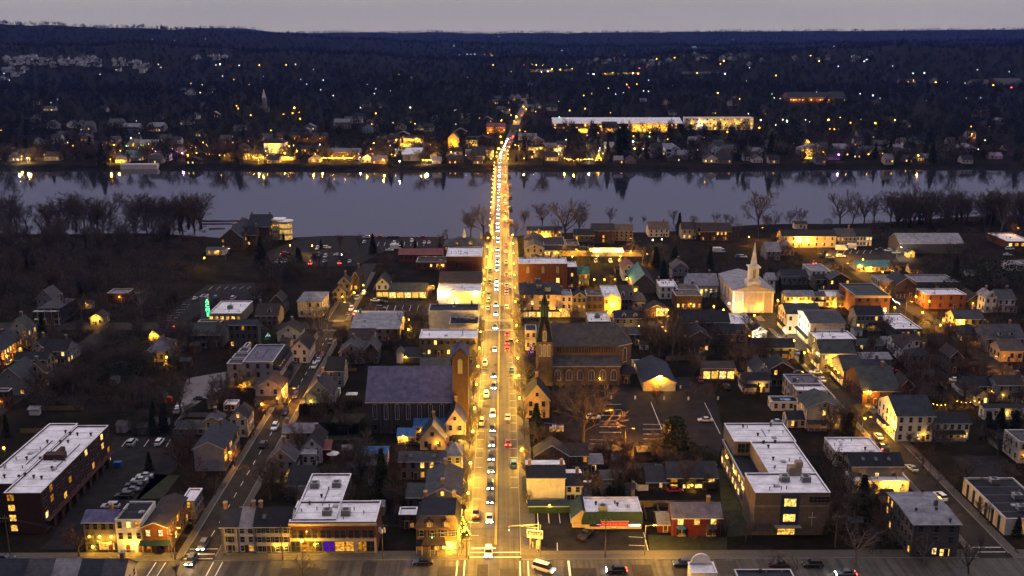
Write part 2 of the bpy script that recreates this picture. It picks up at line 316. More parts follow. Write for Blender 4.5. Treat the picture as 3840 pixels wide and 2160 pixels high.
def B(label,c,x0,x1,ye,b=None,H=None,roof='gx',r=None,a=None,back=None,D=None,p=.65,wall='cream',rc='dark',rc2=None,fw=None,sw=None,lit=.1,shop='',shopc=None,ch=0,
      cat='house',name='house',hv=(),vents=(),skyl=0,shut=0,Z0=None,par=.45,win_w=1.0,win_h=1.6,door_=1,noside=0,far=0,lm=1,awn='dark',rot=0):
    short,_,ext=label.partition('|'); rg=random.Random(zlib.crc32(label.encode()))
    xm=(x0+x1)/2; CT[0]='d' if wall in('brick','dbrick','brown','dgrey','black','navy','stone','orange','pstone','olive','lilac','tan','peach') else 'w'
    if far:
        P=tp(c,xm,b); Y0=P[1]; z0=P[2]
    elif b is not None: Y0=gp(c,xm,b)[1]; z0=0
    else: Y0=gp(c,xm,ye,H)[1]; z0=0
    zt=vp(c,xm,ye,Y0)[2]
    if b is None: zt=H
    H=max(2.2,zt-z0); X0=vp(c,x0,ye,Y0)[0]; X1=vp(c,x1,ye,Y0)[0]; W=X1-X0; XC=(X0+X1)/2
    rh=0
    if roof in('gx','hip','shed'):
        if r is not None:
            d=ray(c,xm,r); k=d[2]/d[1]; pp=p if roof!='shed' else p
            s=(H+z0-HC-k*Y0)/(k-pp); s=min(max(s,1.5),25); 
            if roof!='shed': D=2*s; rh=p*s
            else: D=s; rh=p*s
        else:
            D=D or 8; rh=p*(D/2 if roof!='shed' else D)
    elif roof=='gy':
        rh=vp(c,xm,a,Y0)[2]-z0-H if a is not None else p*W/2
        if back is not None: D=gp(c,xm,back,z0+H+rh)[1]-Y0
        D=max(D or 9,3)
    else:
        if back is not None: D=gp(c,xm,back,z0+H)[1]-Y0
        D=max(D or 8,2)
    o=empty(name,(XC,Y0,z0),rot); hw=W/2
    o['label']=(short+' '+ext).strip(); o['category']=cat
    if lm: LM.append((short,XC,Y0+D/2))
    FOOT.append((X0-.5,X1+.5,Y0-.5,Y0+D+.5))
    wmat=wm(wall); m=MB(); ov=.35
    if roof=='flat':
        m.box(-hw,hw,0,D,0,H-par)
        for q in((-hw,hw,0,.25),(-hw,hw,D-.25,D),(-hw,-hw+.25,.25,D-.25),(hw-.25,hw,.25,D-.25)): m.box(*q,H-par,H)
        m.build('wall',wmat,o)
        ro=MB().box(-hw+.25,hw-.25,.25,D-.25,H-par,H-par+.06).build('roof',rm(rc),o)
        cm=MB()
        for q in((-hw-.08,hw+.08,-.08,.28),(-hw-.08,hw+.08,D-.28,D+.08),(-hw-.08,-hw+.28,.28,D-.28),(hw-.28,hw+.08,.28,D-.28)): cm.box(*q,H,H+.1)
        cm.build('coping',rm(rc) if rc in('white','snow') else TRIM(),o)
    elif roof in('gx','shed'):
        my=D/2 if roof=='gx' else D
        if roof=='gx': m.loft([[(-hw,0,0),(-hw,D,0),(-hw,D,H),(-hw,my,H+rh-.05),(-hw,0,H)],[(hw,0,0),(hw,D,0),(hw,D,H),(hw,my,H+rh-.05),(hw,0,H)]])
        else: m.loft([[(-hw,0,0),(-hw,D,0),(-hw,D,H+rh-.05),(-hw,0,H)],[(hw,0,0),(hw,D,0),(hw,D,H+rh-.05),(hw,0,H)]])
        m.build('wall',wmat,o)
        e=ov*p; ro=MB().slab([(-hw-ov,-ov,H-e+.12),(hw+ov,-ov,H-e+.12),(hw+ov,my,H+rh+.12),(-hw-ov,my,H+rh+.12)],.18)
        if roof=='gx' and not rc2: ro.slab([(-hw-ov,my,H+rh+.12),(hw+ov,my,H+rh+.12),(hw+ov,D+ov,H-e+.12),(-hw-ov,D+ov,H-e+.12)],.18)
        ro=ro.build('roof',rm(rc),o)
        if rc2: MB().slab([(-hw-ov,my,H+rh+.12),(hw+ov,my,H+rh+.12),(hw+ov,D+ov,H-e+.12),(-hw-ov,D+ov,H-e+.12)],.18).build('rear_roof',rm(rc2),o)
        MB().box(-hw-ov,hw+ov,-ov-.1,-ov,H-e-.08,H-e+.1).build('gutter',TRIM(),o)
    elif roof=='gy':
        m.loft([[(-hw,0,0),(hw,0,0),(hw,0,H),(0,0,H+rh-.05),(-hw,0,H)],[(-hw,D,0),(hw,D,0),(hw,D,H),(0,D,H+rh-.05),(-hw,D,H)]]); m.build('wall',wmat,o)
        e=ov*rh/hw
        L=[(-hw-ov,-ov,H-e+.12),(0,-ov,H+rh+.12),(0,D+ov,H+rh+.12),(-hw-ov,D+ov,H-e+.12)]; Rr=[(0,-ov,H+rh+.12),(hw+ov,-ov,H-e+.12),(hw+ov,D+ov,H-e+.12),(0,D+ov,H+rh+.12)]
        ro=MB().slab(L,.18)
        if not rc2: ro.slab(Rr,.18)
        ro=ro.build('roof',rm(rc),o)
        if rc2: MB().slab(Rr,.18).build('side_roof',rm(rc2),o)
        fm=MB()
        for s in(-1,1): fm.loft([[(s*(hw+ov),-ov-.06,H-e-.1),(0,-ov-.06,H+rh-.1),(0,-ov-.06,H+rh+.14),(s*(hw+ov),-ov-.06,H-e+.14)],[(s*(hw+ov),-ov,H-e-.1),(0,-ov,H+rh-.1),(0,-ov,H+rh+.14),(s*(hw+ov),-ov,H-e+.14)]])
        fm.build('bargeboard',TRIM(),o)
        if rh>1.6 and fw!=(0,0): win(o,(0,-.01,H+rh*.35),0,.8,1.1,rg.randrange(5) if (isinstance(lit,(int,float)) and rg.random()<lit) else -1)
    elif roof in('hip','mans'):
        m.box(-hw,hw,0,D,0,H); m.build('wall',wmat,o)
        if roof=='hip':
            ins=min(D/2,hw*.9); q=[(-hw-ov,-ov,H),(hw+ov,-ov,H),(hw+ov,D+ov,H),(-hw-ov,D+ov,H)]; t=[(-hw+ins,D/2,H+rh),(hw-ins,D/2,H+rh)]
            ro=MB(); ro.poly([q[0],q[1],t[1],t[0]]).poly([q[1],q[2],t[1]]).poly([q[2],q[3],t[0],t[1]]).poly([q[3],q[0],t[0]]).box(-hw-ov,hw+ov,-ov,D+ov,H-.15,H-.01)
        else:
            mh=2.8; i=.9; ro=MB(); k_=[(-hw-ov,-ov),(hw+ov,-ov),(hw+ov,D+ov),(-hw-ov,D+ov)]; t_=[(-hw+i,i),(hw-i,i),(hw-i,D-i),(-hw+i,D-i)]
            ro.loft([[(x,y,H) for x,y in k_],[(x,y,H+mh) for x,y in t_]]); rh=mh
        ro=ro.build('roof',rm(rc),o)
    # windows and doors
    left=XC>0
    if fw!=(0,0):
        f,n=fw if fw else (None,None)
        wall_windows(o,rg,(1,0),W,H,(-hw,-.01),0,f,n,lit if not isinstance(lit,tuple) else lit[0],win_w,win_h,shop='F' in shop,shut=shut)
    if not noside and sw!=(0,0):
        f,n=sw if sw else (None,None); l2=lit[1] if isinstance(lit,tuple) else (lit if not isinstance(lit,str) else .1)
        if left: wall_windows(o,rg,(0,-1),D,H,(-hw-.01,D),-pi/2,f,n,l2,win_w,win_h,shop='S' in shop)
        else: wall_windows(o,rg,(0,1),D,H,(hw+.01,0),pi/2,f,n,l2,win_w,win_h,shop='S' in shop)
    if 'F' in shop: shopfront(o,rg,(1,0),W,(-hw,-.01),0,awn=awn)
    elif door_ and fw!=(0,0) and H<9 and not far: door(o,(hw*.4*(1 if rg.random()<.5 else -1)+.65,-.01,0),0)
    if 'S' in shop:
        if left: shopfront(o,rg,(0,-1),D,(-hw-.01,D),-pi/2,awn=awn)
        else: shopfront(o,rg,(0,1),D,(hw+.01,0),pi/2,awn=awn)
    for i in range(ch):
        if roof=='gy': cp=(0,D*(.12+.76*i/max(1,ch-1)) if ch>1 else D*.8,H+rh)
        elif roof in('flat','mans'): cp=(-hw*.7+1.4*hw*i/max(1,ch-1),D-.6,H+rh)
        else: cp=(hw*(.86-1.72*i/max(1,ch-1)) if ch>1 else hw*.8*(1 if left else -1),D/2 if roof!='shed' else D,H+rh)
        obj('chimney',shared('chim',chim),o,cp)
    zr=H-par+.06 if roof=='flat' else H+rh*.5
    for (hx,hy) in hv:
        g=gp(c,hx,hy,z0+zr+.6); obj('roof_unit',shared('hvac',roof_unit),o,(g[0]-XC,g[1]-Y0,zr))
    for (hx,hy) in vents:
        g=gp(c,hx,hy,z0+zr+.4); obj('roof_vent',shared('vent',vent),o,(g[0]-XC,g[1]-Y0,zr))
    for i in range(skyl):
        yy=D*.22; x=-hw*.5+hw*i/max(1,skyl-1)
        if roof=='gx': MB().box(-.45,.45,-.6,.6,0,.1).build('skylight',GLASS(),o,(x,yy,H+rh*.44+.3)).rotation_euler=(math.atan(p),0,0)
    if not far and fw!=(0,0) and roof!='flat' and 4<H<9.5 and 'F' not in shop:
        if rg.random()<.5 and W>5.5 and cat=='house':
            pw_=W*rg.uniform(.45,.9); px_=(W-pw_)/2*rg.choice((-1,1)); po=MB().slab([(-pw_/2,-2.0,2.5),(pw_/2,-2.0,2.5),(pw_/2,-.02,3.1),(-pw_/2,-.02,3.1)],.14).build('porch_roof',rm(rc),o,(px_,0,0))
            for q in(-.47,-.16,.16,.47): MB().box(-.07,.07,-1.95,-1.81,.1,2.5).build('porch_post',TRIM(),o,(px_+q*pw_,0,0))
            MB().box(-pw_/2,pw_/2,-2.0,-.02,0,.3).build('porch_deck',wm('dgrey'),o,(px_,0,0))
        for q in(-1,1): MB().box(-.06,.06,-.12,-.01,0,H-.1).build('downpipe',DTRIM(),o,(q*(hw-.12),0,0))
        if not ch and rg.random()<.55: obj('chimney',shared('chim',chim),o,((hw*.55 if roof!='gy' else 0),(D/2 if roof!='gy' else D*.7),H+rh))
        if rg.random()<.45 and D>6:
            lw=min(W*.6,5); MB().loft([[(-lw/2,D,0),(lw/2,D,0),(lw/2,D+3,0),(-lw/2,D+3,0)],[(-lw/2,D,H*.6),(lw/2,D,H*.6),(lw/2,D+3,H*.48),(-lw/2,D+3,H*.48)]]).build('rear_addition',wmat,o,(rg.uniform(-.3,.3)*W,.02,0))
    if not far and roof=='flat' and W>6 and D>5:
        zz_=H-par+.06
        for q in range(rg.randrange(2,6)): obj('roof_vent',shared('vent2',vent2),o,(rg.uniform(-.8,.8)*hw,rg.uniform(.12,.88)*D,zz_))
        if rg.random()<.7: MB().box(-.6,.6,-.6,.6,0,.35).build('roof_hatch',mat('hatch',(.35,.34,.34),.7),o,(rg.uniform(-.6,.6)*hw,rg.uniform(.25,.8)*D,zz_))
        if D>9: 
            for q in range(1,int(D/4)): MB().box(-hw+.3,hw-.3,-.04,.04,0,.03).build('roof_seam',mat('seam',(.22,.21,.22),.9),o,(0,q*D/int(D/4),zz_))
        if rg.random()<.5: x_=rg.uniform(-.6,.6)*hw; MB().box(-.07,.07,0,D*.4,.12,.26).build('roof_pipe',mat('vent_dark',(.03,.03,.03),.6),o,(x_,D*.3,zz_))
    inf=dict(o=o,X=XC,Y=Y0,W=W,D=D,H=H,rh=rh,hw=hw,z0=z0,c=c,rg=rg); BL[short]=inf; return inf
def dormer(bi,x,y,z,w=1.4,lit=-1,rz=0,rc='dark',wl='cream'):
    m=MB(); m.loft([[(-w/2,0,0),(w/2,0,0),(w/2,0,1.3),(0,0,2.0),(-w/2,0,1.3)],[(-w/2,2.4,0),(w/2,2.4,0),(w/2,2.4,1.3),(0,2.4,2.0),(-w/2,2.4,1.3)]])
    d=m.build('dormer',wm(wl),bi['o'],(x,y,z),rz)
    MB().slab([(-w/2-.2,-.25,1.25),(0,-.25,2.15),(0,2.5,2.15),(-w/2-.2,2.5,1.25)],.1).slab([(0,-.25,2.15),(w/2+.2,-.25,1.25),(w/2+.2,2.5,1.25),(0,2.5,2.15)],.1).build('dormer_roof',rm(rc),d)
    f=shared(('f',.8,1.1,1,CT[0]),lambda:_frame(.8,1.1,1,1)); obj('window',f,d,(0,-.01,.75)); obj('pane',shared(('p',.8,1.1,lit%5 if lit>=0 else -1),lambda:_pane(.8,1.1,litm(lit) if lit>=0 else GLASS())),d,(0,-.01,.75)); return d
# ================================================================ SETTING
def struct(name,mb,m,parent=None,loc=(0,0,0),kind='structure'):
    o=mb.build(name,m,parent,loc)
    if not parent: o['kind']=kind
    return o
Yn=lambda X: 600+(max(0,X)*.22 if X>0 else 0)+(max(0,-X-150)*.12)+5*sin(X*.05)
Yf=lambda X: 912+abs(X)*.035+4*sin(X*.02+1)+2*sin(X*.09)
def make_ground():
    us=np.linspace(-.85,.85,240); V=[]; Fc=[]
    near=[-300,0,120,200,320,420,500,560]
    far=[920+ (9500-920)*((i/110.)**2.1) for i in range(1,111)]
    for u in us:
        colm=[]
        for Y in near: colm.append((u*max(Y,420),Y,0.0))
        x=u*600; yn=Yn(x); colm+= [(u*yn,yn-9,0.0),(u*yn,yn-4,-1.3),(u*yn,yn+2,-4.2)]
        x=u*915; yf=Yf(x); colm+= [(u*yf,yf-2,-4.2),(u*yf,yf+3,-1.2),(u*yf,yf+9,.6)]
        for Y in far:
            Y=max(Y,yf+10+Y*.001); colm.append((u*Y,Y,max(tz(u*Y,Y),.8)))
        V+=colm; n=len(colm)
    for i in range(len(us)-1):
        for j in range(n-1):
            a=i*n+j; Fc.append((a,a+n,a+n+1,a+1))
    m=MB(); m.v=V; m.f=Fc; m.m=[0]*len(Fc)
    g=bpy.data.materials.new('ground_earth'); g.use_nodes=True; t=g.node_tree; b=t.nodes['Principled BSDF']; b.inputs['Roughness'].default_value=.95; b.inputs['Specular IOR Level'].default_value=.02
    tc=t.nodes.new('ShaderNodeNewGeometry'); n1=t.nodes.new('ShaderNodeTexNoise'); n1.inputs['Scale'].default_value=.09; n1.inputs['Detail'].default_value=9; n1.inputs['Roughness'].default_value=.68
    rp=t.nodes.new('ShaderNodeValToRGB'); e=rp.color_ramp.elements; e[0].position=.35; e[0].color=(.010,.011,.006,1); e[1].position=.62; e[1].color=(.036,.026,.018,1)
    q=e.new(.5); q.color=(.022,.018,.013,1)
    n2=t.nodes.new('ShaderNodeTexNoise'); n2.inputs['Scale'].default_value=.7; n2.inputs['Detail'].default_value=6
    mm=t.nodes.new('ShaderNodeMixRGB'); mm.blend_type='MULTIPLY'; mm.inputs[0].default_value=.7
    t.links.new(tc.outputs['Position'],n1.inputs['Vector']); t.links.new(tc.outputs['Position'],n2.inputs['Vector']); t.links.new(n1.outputs['Fac'],rp.inputs[0])
    t.links.new(rp.outputs[0],mm.inputs[1]); t.links.new(n2.outputs['Fac'],mm.inputs[2]); t.links.new(mm.outputs[0],b.inputs['Base Color'])
    o=struct('ground',m,g); 
    for pl in o.data.polygons: pl.use_smooth=True
make_ground()
wt=bpy.data.materials.new('river_water'); wt.use_nodes=True; t=wt.node_tree; b=t.nodes['Principled BSDF']
b.inputs['Base Color'].default_value=(.018,.018,.024,1); b.inputs['Roughness'].default_value=.06; b.inputs['IOR'].default_value=1.333; b.inputs['Specular IOR Level'].default_value=.5
n1=t.nodes.new('ShaderNodeTexNoise'); n1.inputs['Scale'].default_value=.35; n1.inputs['Detail'].default_value=3; tc=t.nodes.new('ShaderNodeNewGeometry')
bp=t.nodes.new('ShaderNodeBump'); bp.inputs['Strength'].default_value=.035; bp.inputs['Distance'].default_value=.3
t.links.new(tc.outputs['Position'],n1.inputs['Vector']); t.links.new(n1.outputs['Fac'],bp.inputs['Height']); t.links.new(bp.outputs[0],b.inputs['Normal'])
struct('river',MB().poly([(-1400,540,-3),(1400,540,-3),(1400,1010,-3),(-1400,1010,-3)]),wt)
SIDE=mat('asphalt_side',(.036,.031,.026),.85,.45,.3,spec=.06); ASPH=mat('asphalt',(.080,.072,.058),.65,.35,.35,spec=.25,kind='tyre'); LOT=mat('asphalt_lot',(.024,.021,.021),.85,.5,.25,spec=.06); PAVE=mat('pavement',(.075,.066,.055),.85,.25,.6)
SLAB=mat('slab',(.095,.084,.068),.85,.3,.9); KERB=mat('kerb',(.20,.19,.175),.8); PAINT=mat('paint_white',(.75,.75,.72),.7,.2,2); YEL=mat('paint_yellow',(.70,.45,.05),.7,.2,2); LAWN=mat('lawn',(.024,.027,.010),.95,.5,.4)
def rect(name,x0,x1,y0,y1,z,m,parent=None): return struct(name,MB().poly([(x0,y0,z),(x1,y0,z),(x1,y1,z),(x0,y1,z)]),m,parent)
def foot(x0,x1,y0,y1): FOOT.append((x0,x1,y0,y1))
BX0,BX1=-8.6,3.6; LX0,LX1=-76,-68.6; RX0,RX1=112,119.6; R20,R21=179,187; MY0,MY1=185,210.2; UY0,UY1=398,409
bridge_st=rect('main_street_road',BX0,BX1,MY1,596,.03,ASPH); main_st=rect('cross_street_road',-260,260,MY0,MY1,.03,ASPH)
l_st=rect('left_street_road',LX0,LX1,MY1,520,.03,SIDE); r_st=rect('right_street_road',RX0,RX1,MY1,432,.03,SIDE); r2_st=rect('far_right_street_road',R20,R21,300,600,.03,SIDE)
union=[rect('union_street_road',a,b,UY0,UY1,.03,SIDE) for a,b in((-230,LX0),(LX1,BX0),(BX1,RX0),(RX1,R20))]
ul_st=rect('outer_left_street_road',-170,-163,MY1,UY0,.03,SIDE)
for q in((BX0-4,BX1+4,190,600),(-300,300,150,215),(LX0-2,LX1+2,200,520),(RX0-2,RX1+2,200,432),(R20-1.5,R21+1.5,300,600),(-230,190,UY0-2,UY1+2),(-171,-162,210,400)): foot(*q)
def mark(x0,x1,y0,y1,par,m=None,z=.05): return rect('marking',x0,x1,y0,y1,z,m or PAINT,par)
cxm=-2.3
for dx in(-.16,.16): mark(cxm+dx-.07,cxm+dx+.07,217.5,596,bridge_st,YEL)
yA=gp('V',1000,870)[1]; mark(BX0+.4,cxm,yA-.3,yA+.25,bridge_st)
for py in(960,1060): y=gp('V',1100,py)[1]; mark(BX0+.2,BX1+.3,y-.14,y+.14,bridge_st)
for px in(425,578): x=gp('V',px-8,1200)[0]; mark(x-.15,x+.15,186,MY1-.3,main_st)
for px in(1700,1870): x=gp('V',px+30,1250)[0]; mark(x-.15,x+.15,186,MY1-.6,main_st)
x=gp('C',472,1390)[0]; mark(x-.25,x+.25,186,MY1-.5,main_st)
for px in(1265,1345,1740,1815): x=gp('A',px,1370)[0]; mark(x-.12,x+.12,186,MY1-.5,main_st)
for py in(1228,1270,1308): y=gp('A',1690,py)[1]; mark(LX0+.3,LX1-.3,max(MY1+.2,y)-.12+ (1308-py)*.0,max(MY1+.2,y)+.12,l_st)
for y in(213,215.2): mark(RX0+.3,RX1-.3,y-.12,y+.12,r_st)
mark(-60,-16,199.6,199.75,main_st,YEL); mark(-60,-16,199.9,200.05,main_st,YEL); mark(10,100,199.6,199.75,main_st,YEL); mark(10,100,199.9,200.05,main_st,YEL)
for y in(UY0-2.2,UY0-.6,UY1+.8,UY1+2.4): mark(BX0+.2,BX1-.2,y-.12,y+.12,bridge_st)
for i in range(9): mark(BX0+.6+i*1.3,BX0+1.2+i*1.3,474,476.5,bridge_st)
for i in range(22):
    y=222+i*6.6
    mark(BX0+.05,BX0+2.1,y-.06,y+.06,bridge_st); 
    if i>3: mark(BX1-2.1,BX1-.05,y-.06,y+.06,bridge_st)
for y in(UY0-2,UY0-.5,UY1+1,UY1+2.5): mark(LX0+.3,LX1-.3,y-.12,y+.12,l_st)
for k in range(24): mark(-72.35,-72.2,222+k*7,225+k*7,l_st)
rp_=random.Random(8)
for i in range(34):   # patches and trench repairs in the carriageway
    x=rp_.uniform(BX0+.5,BX1-1.6); y=rp_.uniform(215,590); w_=rp_.uniform(.7,2.2); l_=rp_.uniform(1.5,7)
    rect('road_patch',x,min(BX1-.2,x+w_),y,y+l_,.0315+i*.0005,mat('patch_%d'%(i%3),((.045,.04,.034),(.06,.055,.045),(.10,.09,.075))[i%3],.8,.3,.8,spec=.1),bridge_st)
for i in range(16):
    x=rp_.uniform(-60,60); rect('road_patch',x,x+rp_.uniform(2,6),rp_.uniform(196,204),rp_.uniform(205,209.5),.0315+i*.001,mat('patch_%d'%(i%2),(.045,.04,.034),.8,.3,.8,spec=.1),main_st)
for (x,y) in ((-5,222),(-3.6,246),(.8,233),(-4.4,281),(1.2,300),(-5.2,330),(-1,206),(12,203),(-30,205)): MB().cyl((x,y,.035),(x,y,.06),.42,.42,12).build('manhole_cover',mat('manhole',(.03,.028,.026),.6),bridge_st if y>211 else main_st)
# pavements: a kerbed bed carrying single slabs
def pave(name,x0,x1,y0,y1,slabs=0,kerb='x'):
    m=MB().box(x0,x1,y0,y1,-.1,.12); o=struct(name,m,PAVE)
    if kerb: 
        k=MB()
        if kerb=='l': k.box(x0-.18,x0,y0,y1,-.1,.15)
        if kerb=='r': k.box(x1,x1+.18,y0,y1,-.1,.15)
        if kerb=='f': k.box(x0,x1,y0-.18,y0,-.1,.15)
        if k.v: k.build('kerb',KERB,o)
    if slabs:
        nx=max(1,int(round((x1-x0)/slabs))); ny=max(1,int(round((y1-y0)/slabs))); sx=(x1-x0)/nx; sy=(y1-y0)/ny
        me=shared(('slab',round(sx,2),round(sy,2)),lambda:MB().box(-sx/2+.03,sx/2-.03,-sy/2+.03,sy/2-.03,0,.05).mesh('slab',[SLAB]))
        rg=random.Random(int(x0*7+y0))
        for i in range(nx):
            for j in range(ny): obj('slab',me,o,(x0+sx*(i+.5),y0+sy*(j+.5),.10+rg.random()*.015))
    return o
pave('pavement',-66.5,-12.5,MY1+.18,214.4,1.9,'f'); pave('pavement',7.6,60,MY1+.18,214.2,1.6,'f'); pave('pavement',60,110,MY1+.18,214.2,0,'f')
pave('pavement',-126,-78.2,MY1+.18,214.2,1.9,'f'); pave('pavement',-260,-126,MY1+.18,214,0,'f')
pave('pavement',121.8,260,MY1+.18,214,0,'f')
pave('pavement',-12.4,BX0-.18,MY1+2,300,1.8,'r'); pave('pavement',-12.4,BX0-.18,300,UY0-2,0,'r'); pave('pavement',-12.4,BX0-.18,UY1+2,590,0,'r')
pave('pavement',BX1+.18,7.6,MY1+2,300,1.8,'l'); pave('pavement',BX1+.18,7.6,300,UY0-2,0,'l'); pave('pavement',BX1+.18,7.6,UY1+2,590,0,'l')
for a,b in((MY1+2,UY0-2),(UY1+2,500)):
    pave('pavement',LX0-1.9,LX0-.18,a,b,0,'r'); pave('pavement',LX1+.18,LX1+1.9,a,b,0,'l')
    if b<450: pave('pavement',RX0-1.8,RX0-.18,a,b,0,'r'); pave('pavement',RX1+.18,RX1+2.6,a,b,0,'l')
for a,b in((-12.5,BX0-.18),(BX1+.18,7.6),(-78.2,LX0-.18),(LX1+.18,-66.5),(110,RX0-.18),(RX1+.18,121.8)): pave('pavement_corner',a,b,MY1+.18,MY1+2,0,'f')
def area(name,c,pts,m,z=.02,wob=0): return struct(name,MB().poly([gp(c,x,y,z) for x,y in pts][::-1]),m)
def lot(name,c,pts,lines=(),m=None,z=.02):
    o=area(name,c,pts,m or LOT,z); P=[gp(c,x,y) for x,y in pts]; foot(min(p[0] for p in P)+4,max(p[0] for p in P)-4,min(p[1] for p in P)+3,max(p[1] for p in P)-3)
    for (xa,ya,xb,yb) in lines:
        p=np.array(gp(c,xa,ya,.05)); q=np.array(gp(c,xb,yb,.05)); d=q-p; L=np.linalg.norm(d); n=np.array((-d[1],d[0],0))/L*.075
        MB().poly([p-n,q-n,q+n,p+n]).build('marking',PAINT,o)
    return o
lot('parking_lot','A',[(420,1140),(320,1230),(640,1230),(1480,540),(1400,300),(955,300)],[(1000+i*92,385,1050+i*88,325) for i in range(5)]+[(1270+i*8-i*55,640+i*38,1170-i*55,640+i*38+10) for i in range(5)])
lot('parking_lot','C',[(130,935),(500,935),(560,1065),(1085,1060),(1132,1262),(130,1262)],[(210+i*88,930,215+i*91,1015) for i in range(4)]+[(960,1125,1080,1132),(962,1195,1095,1200),(1085,1090,1125,1258),(372,1175,374,1255)])
lot('parking_lot','C',[(330,-190),(1640,-190),(1745,300),(1700,470),(1440,320),(620,390),(330,250)],[(720+i*0,265-i*46,900,265-i*46) for i in range(6)]+[(1080,200+i*40,1240,200+i*40) for i in range(5)]+[(1145,20,1235,245),(1585,20,1715,280)]+[(640,325,780,330),(640,360,790,362)])
lot('parking_lot','E',[(1440,700),(1620,470),(1880,285),(2316,262),(2316,430),(1930,430),(1810,545),(1560,720)],[(1490+i*22,610-i*24,1590+i*22,604-i*24) for i in range(7)]+[(1890+i*70,330-i*2,1925+i*70,300) for i in range(6)])
lot('parking_lot','J',[(430,1178),(1700,1178),(1720,1290),(1180,1300),(900,1445),(0,1449),(60,1330)],[(1100+i*60,1260,1115+i*58,1225) for i in range(8)])
lot('parking_lot','F',[(1080,395),(1630,440),(1560,560),(930,545)],[(1110+i*70,520,1130+i*68,470) for i in range(6)])
lot('gravel_court','E',[(1700,1130),(2050,1070),(2050,1200),(1650,1440),(1560,1449)],m=mat('gravel',(.17,.155,.15),.9,.3,.8))
lot('parking_lot','L',[(560,1300),(1320,1290),(1330,1400),(700,1420)],[(620+i*60,1330,640+i*60,1300) for i in range(6)])
lot('parking_lot','D',[(1510,462),(1930,458),(2100,620),(1600,640),(1615,590)])
area('lawn','A',[(1120,815),(1340,810),(1480,620),(1270,610)],LAWN); area('lawn','C',[(1690,560),(1760,570),(1990,1110),(1760,1130)],LAWN); area('lawn','C',[(1135,1255),(1770,1262),(1770,1130),(1120,1110)],LAWN)
area('lawn','B',[(640,120),(900,110),(900,330),(560,330)],LAWN)
area('plaza','G',[(2180,570),(2318,560),(2440,560),(2440,690),(2330,690)],mat('plaza_brick',(.20,.11,.07),.85,.3,.5,'brick'))
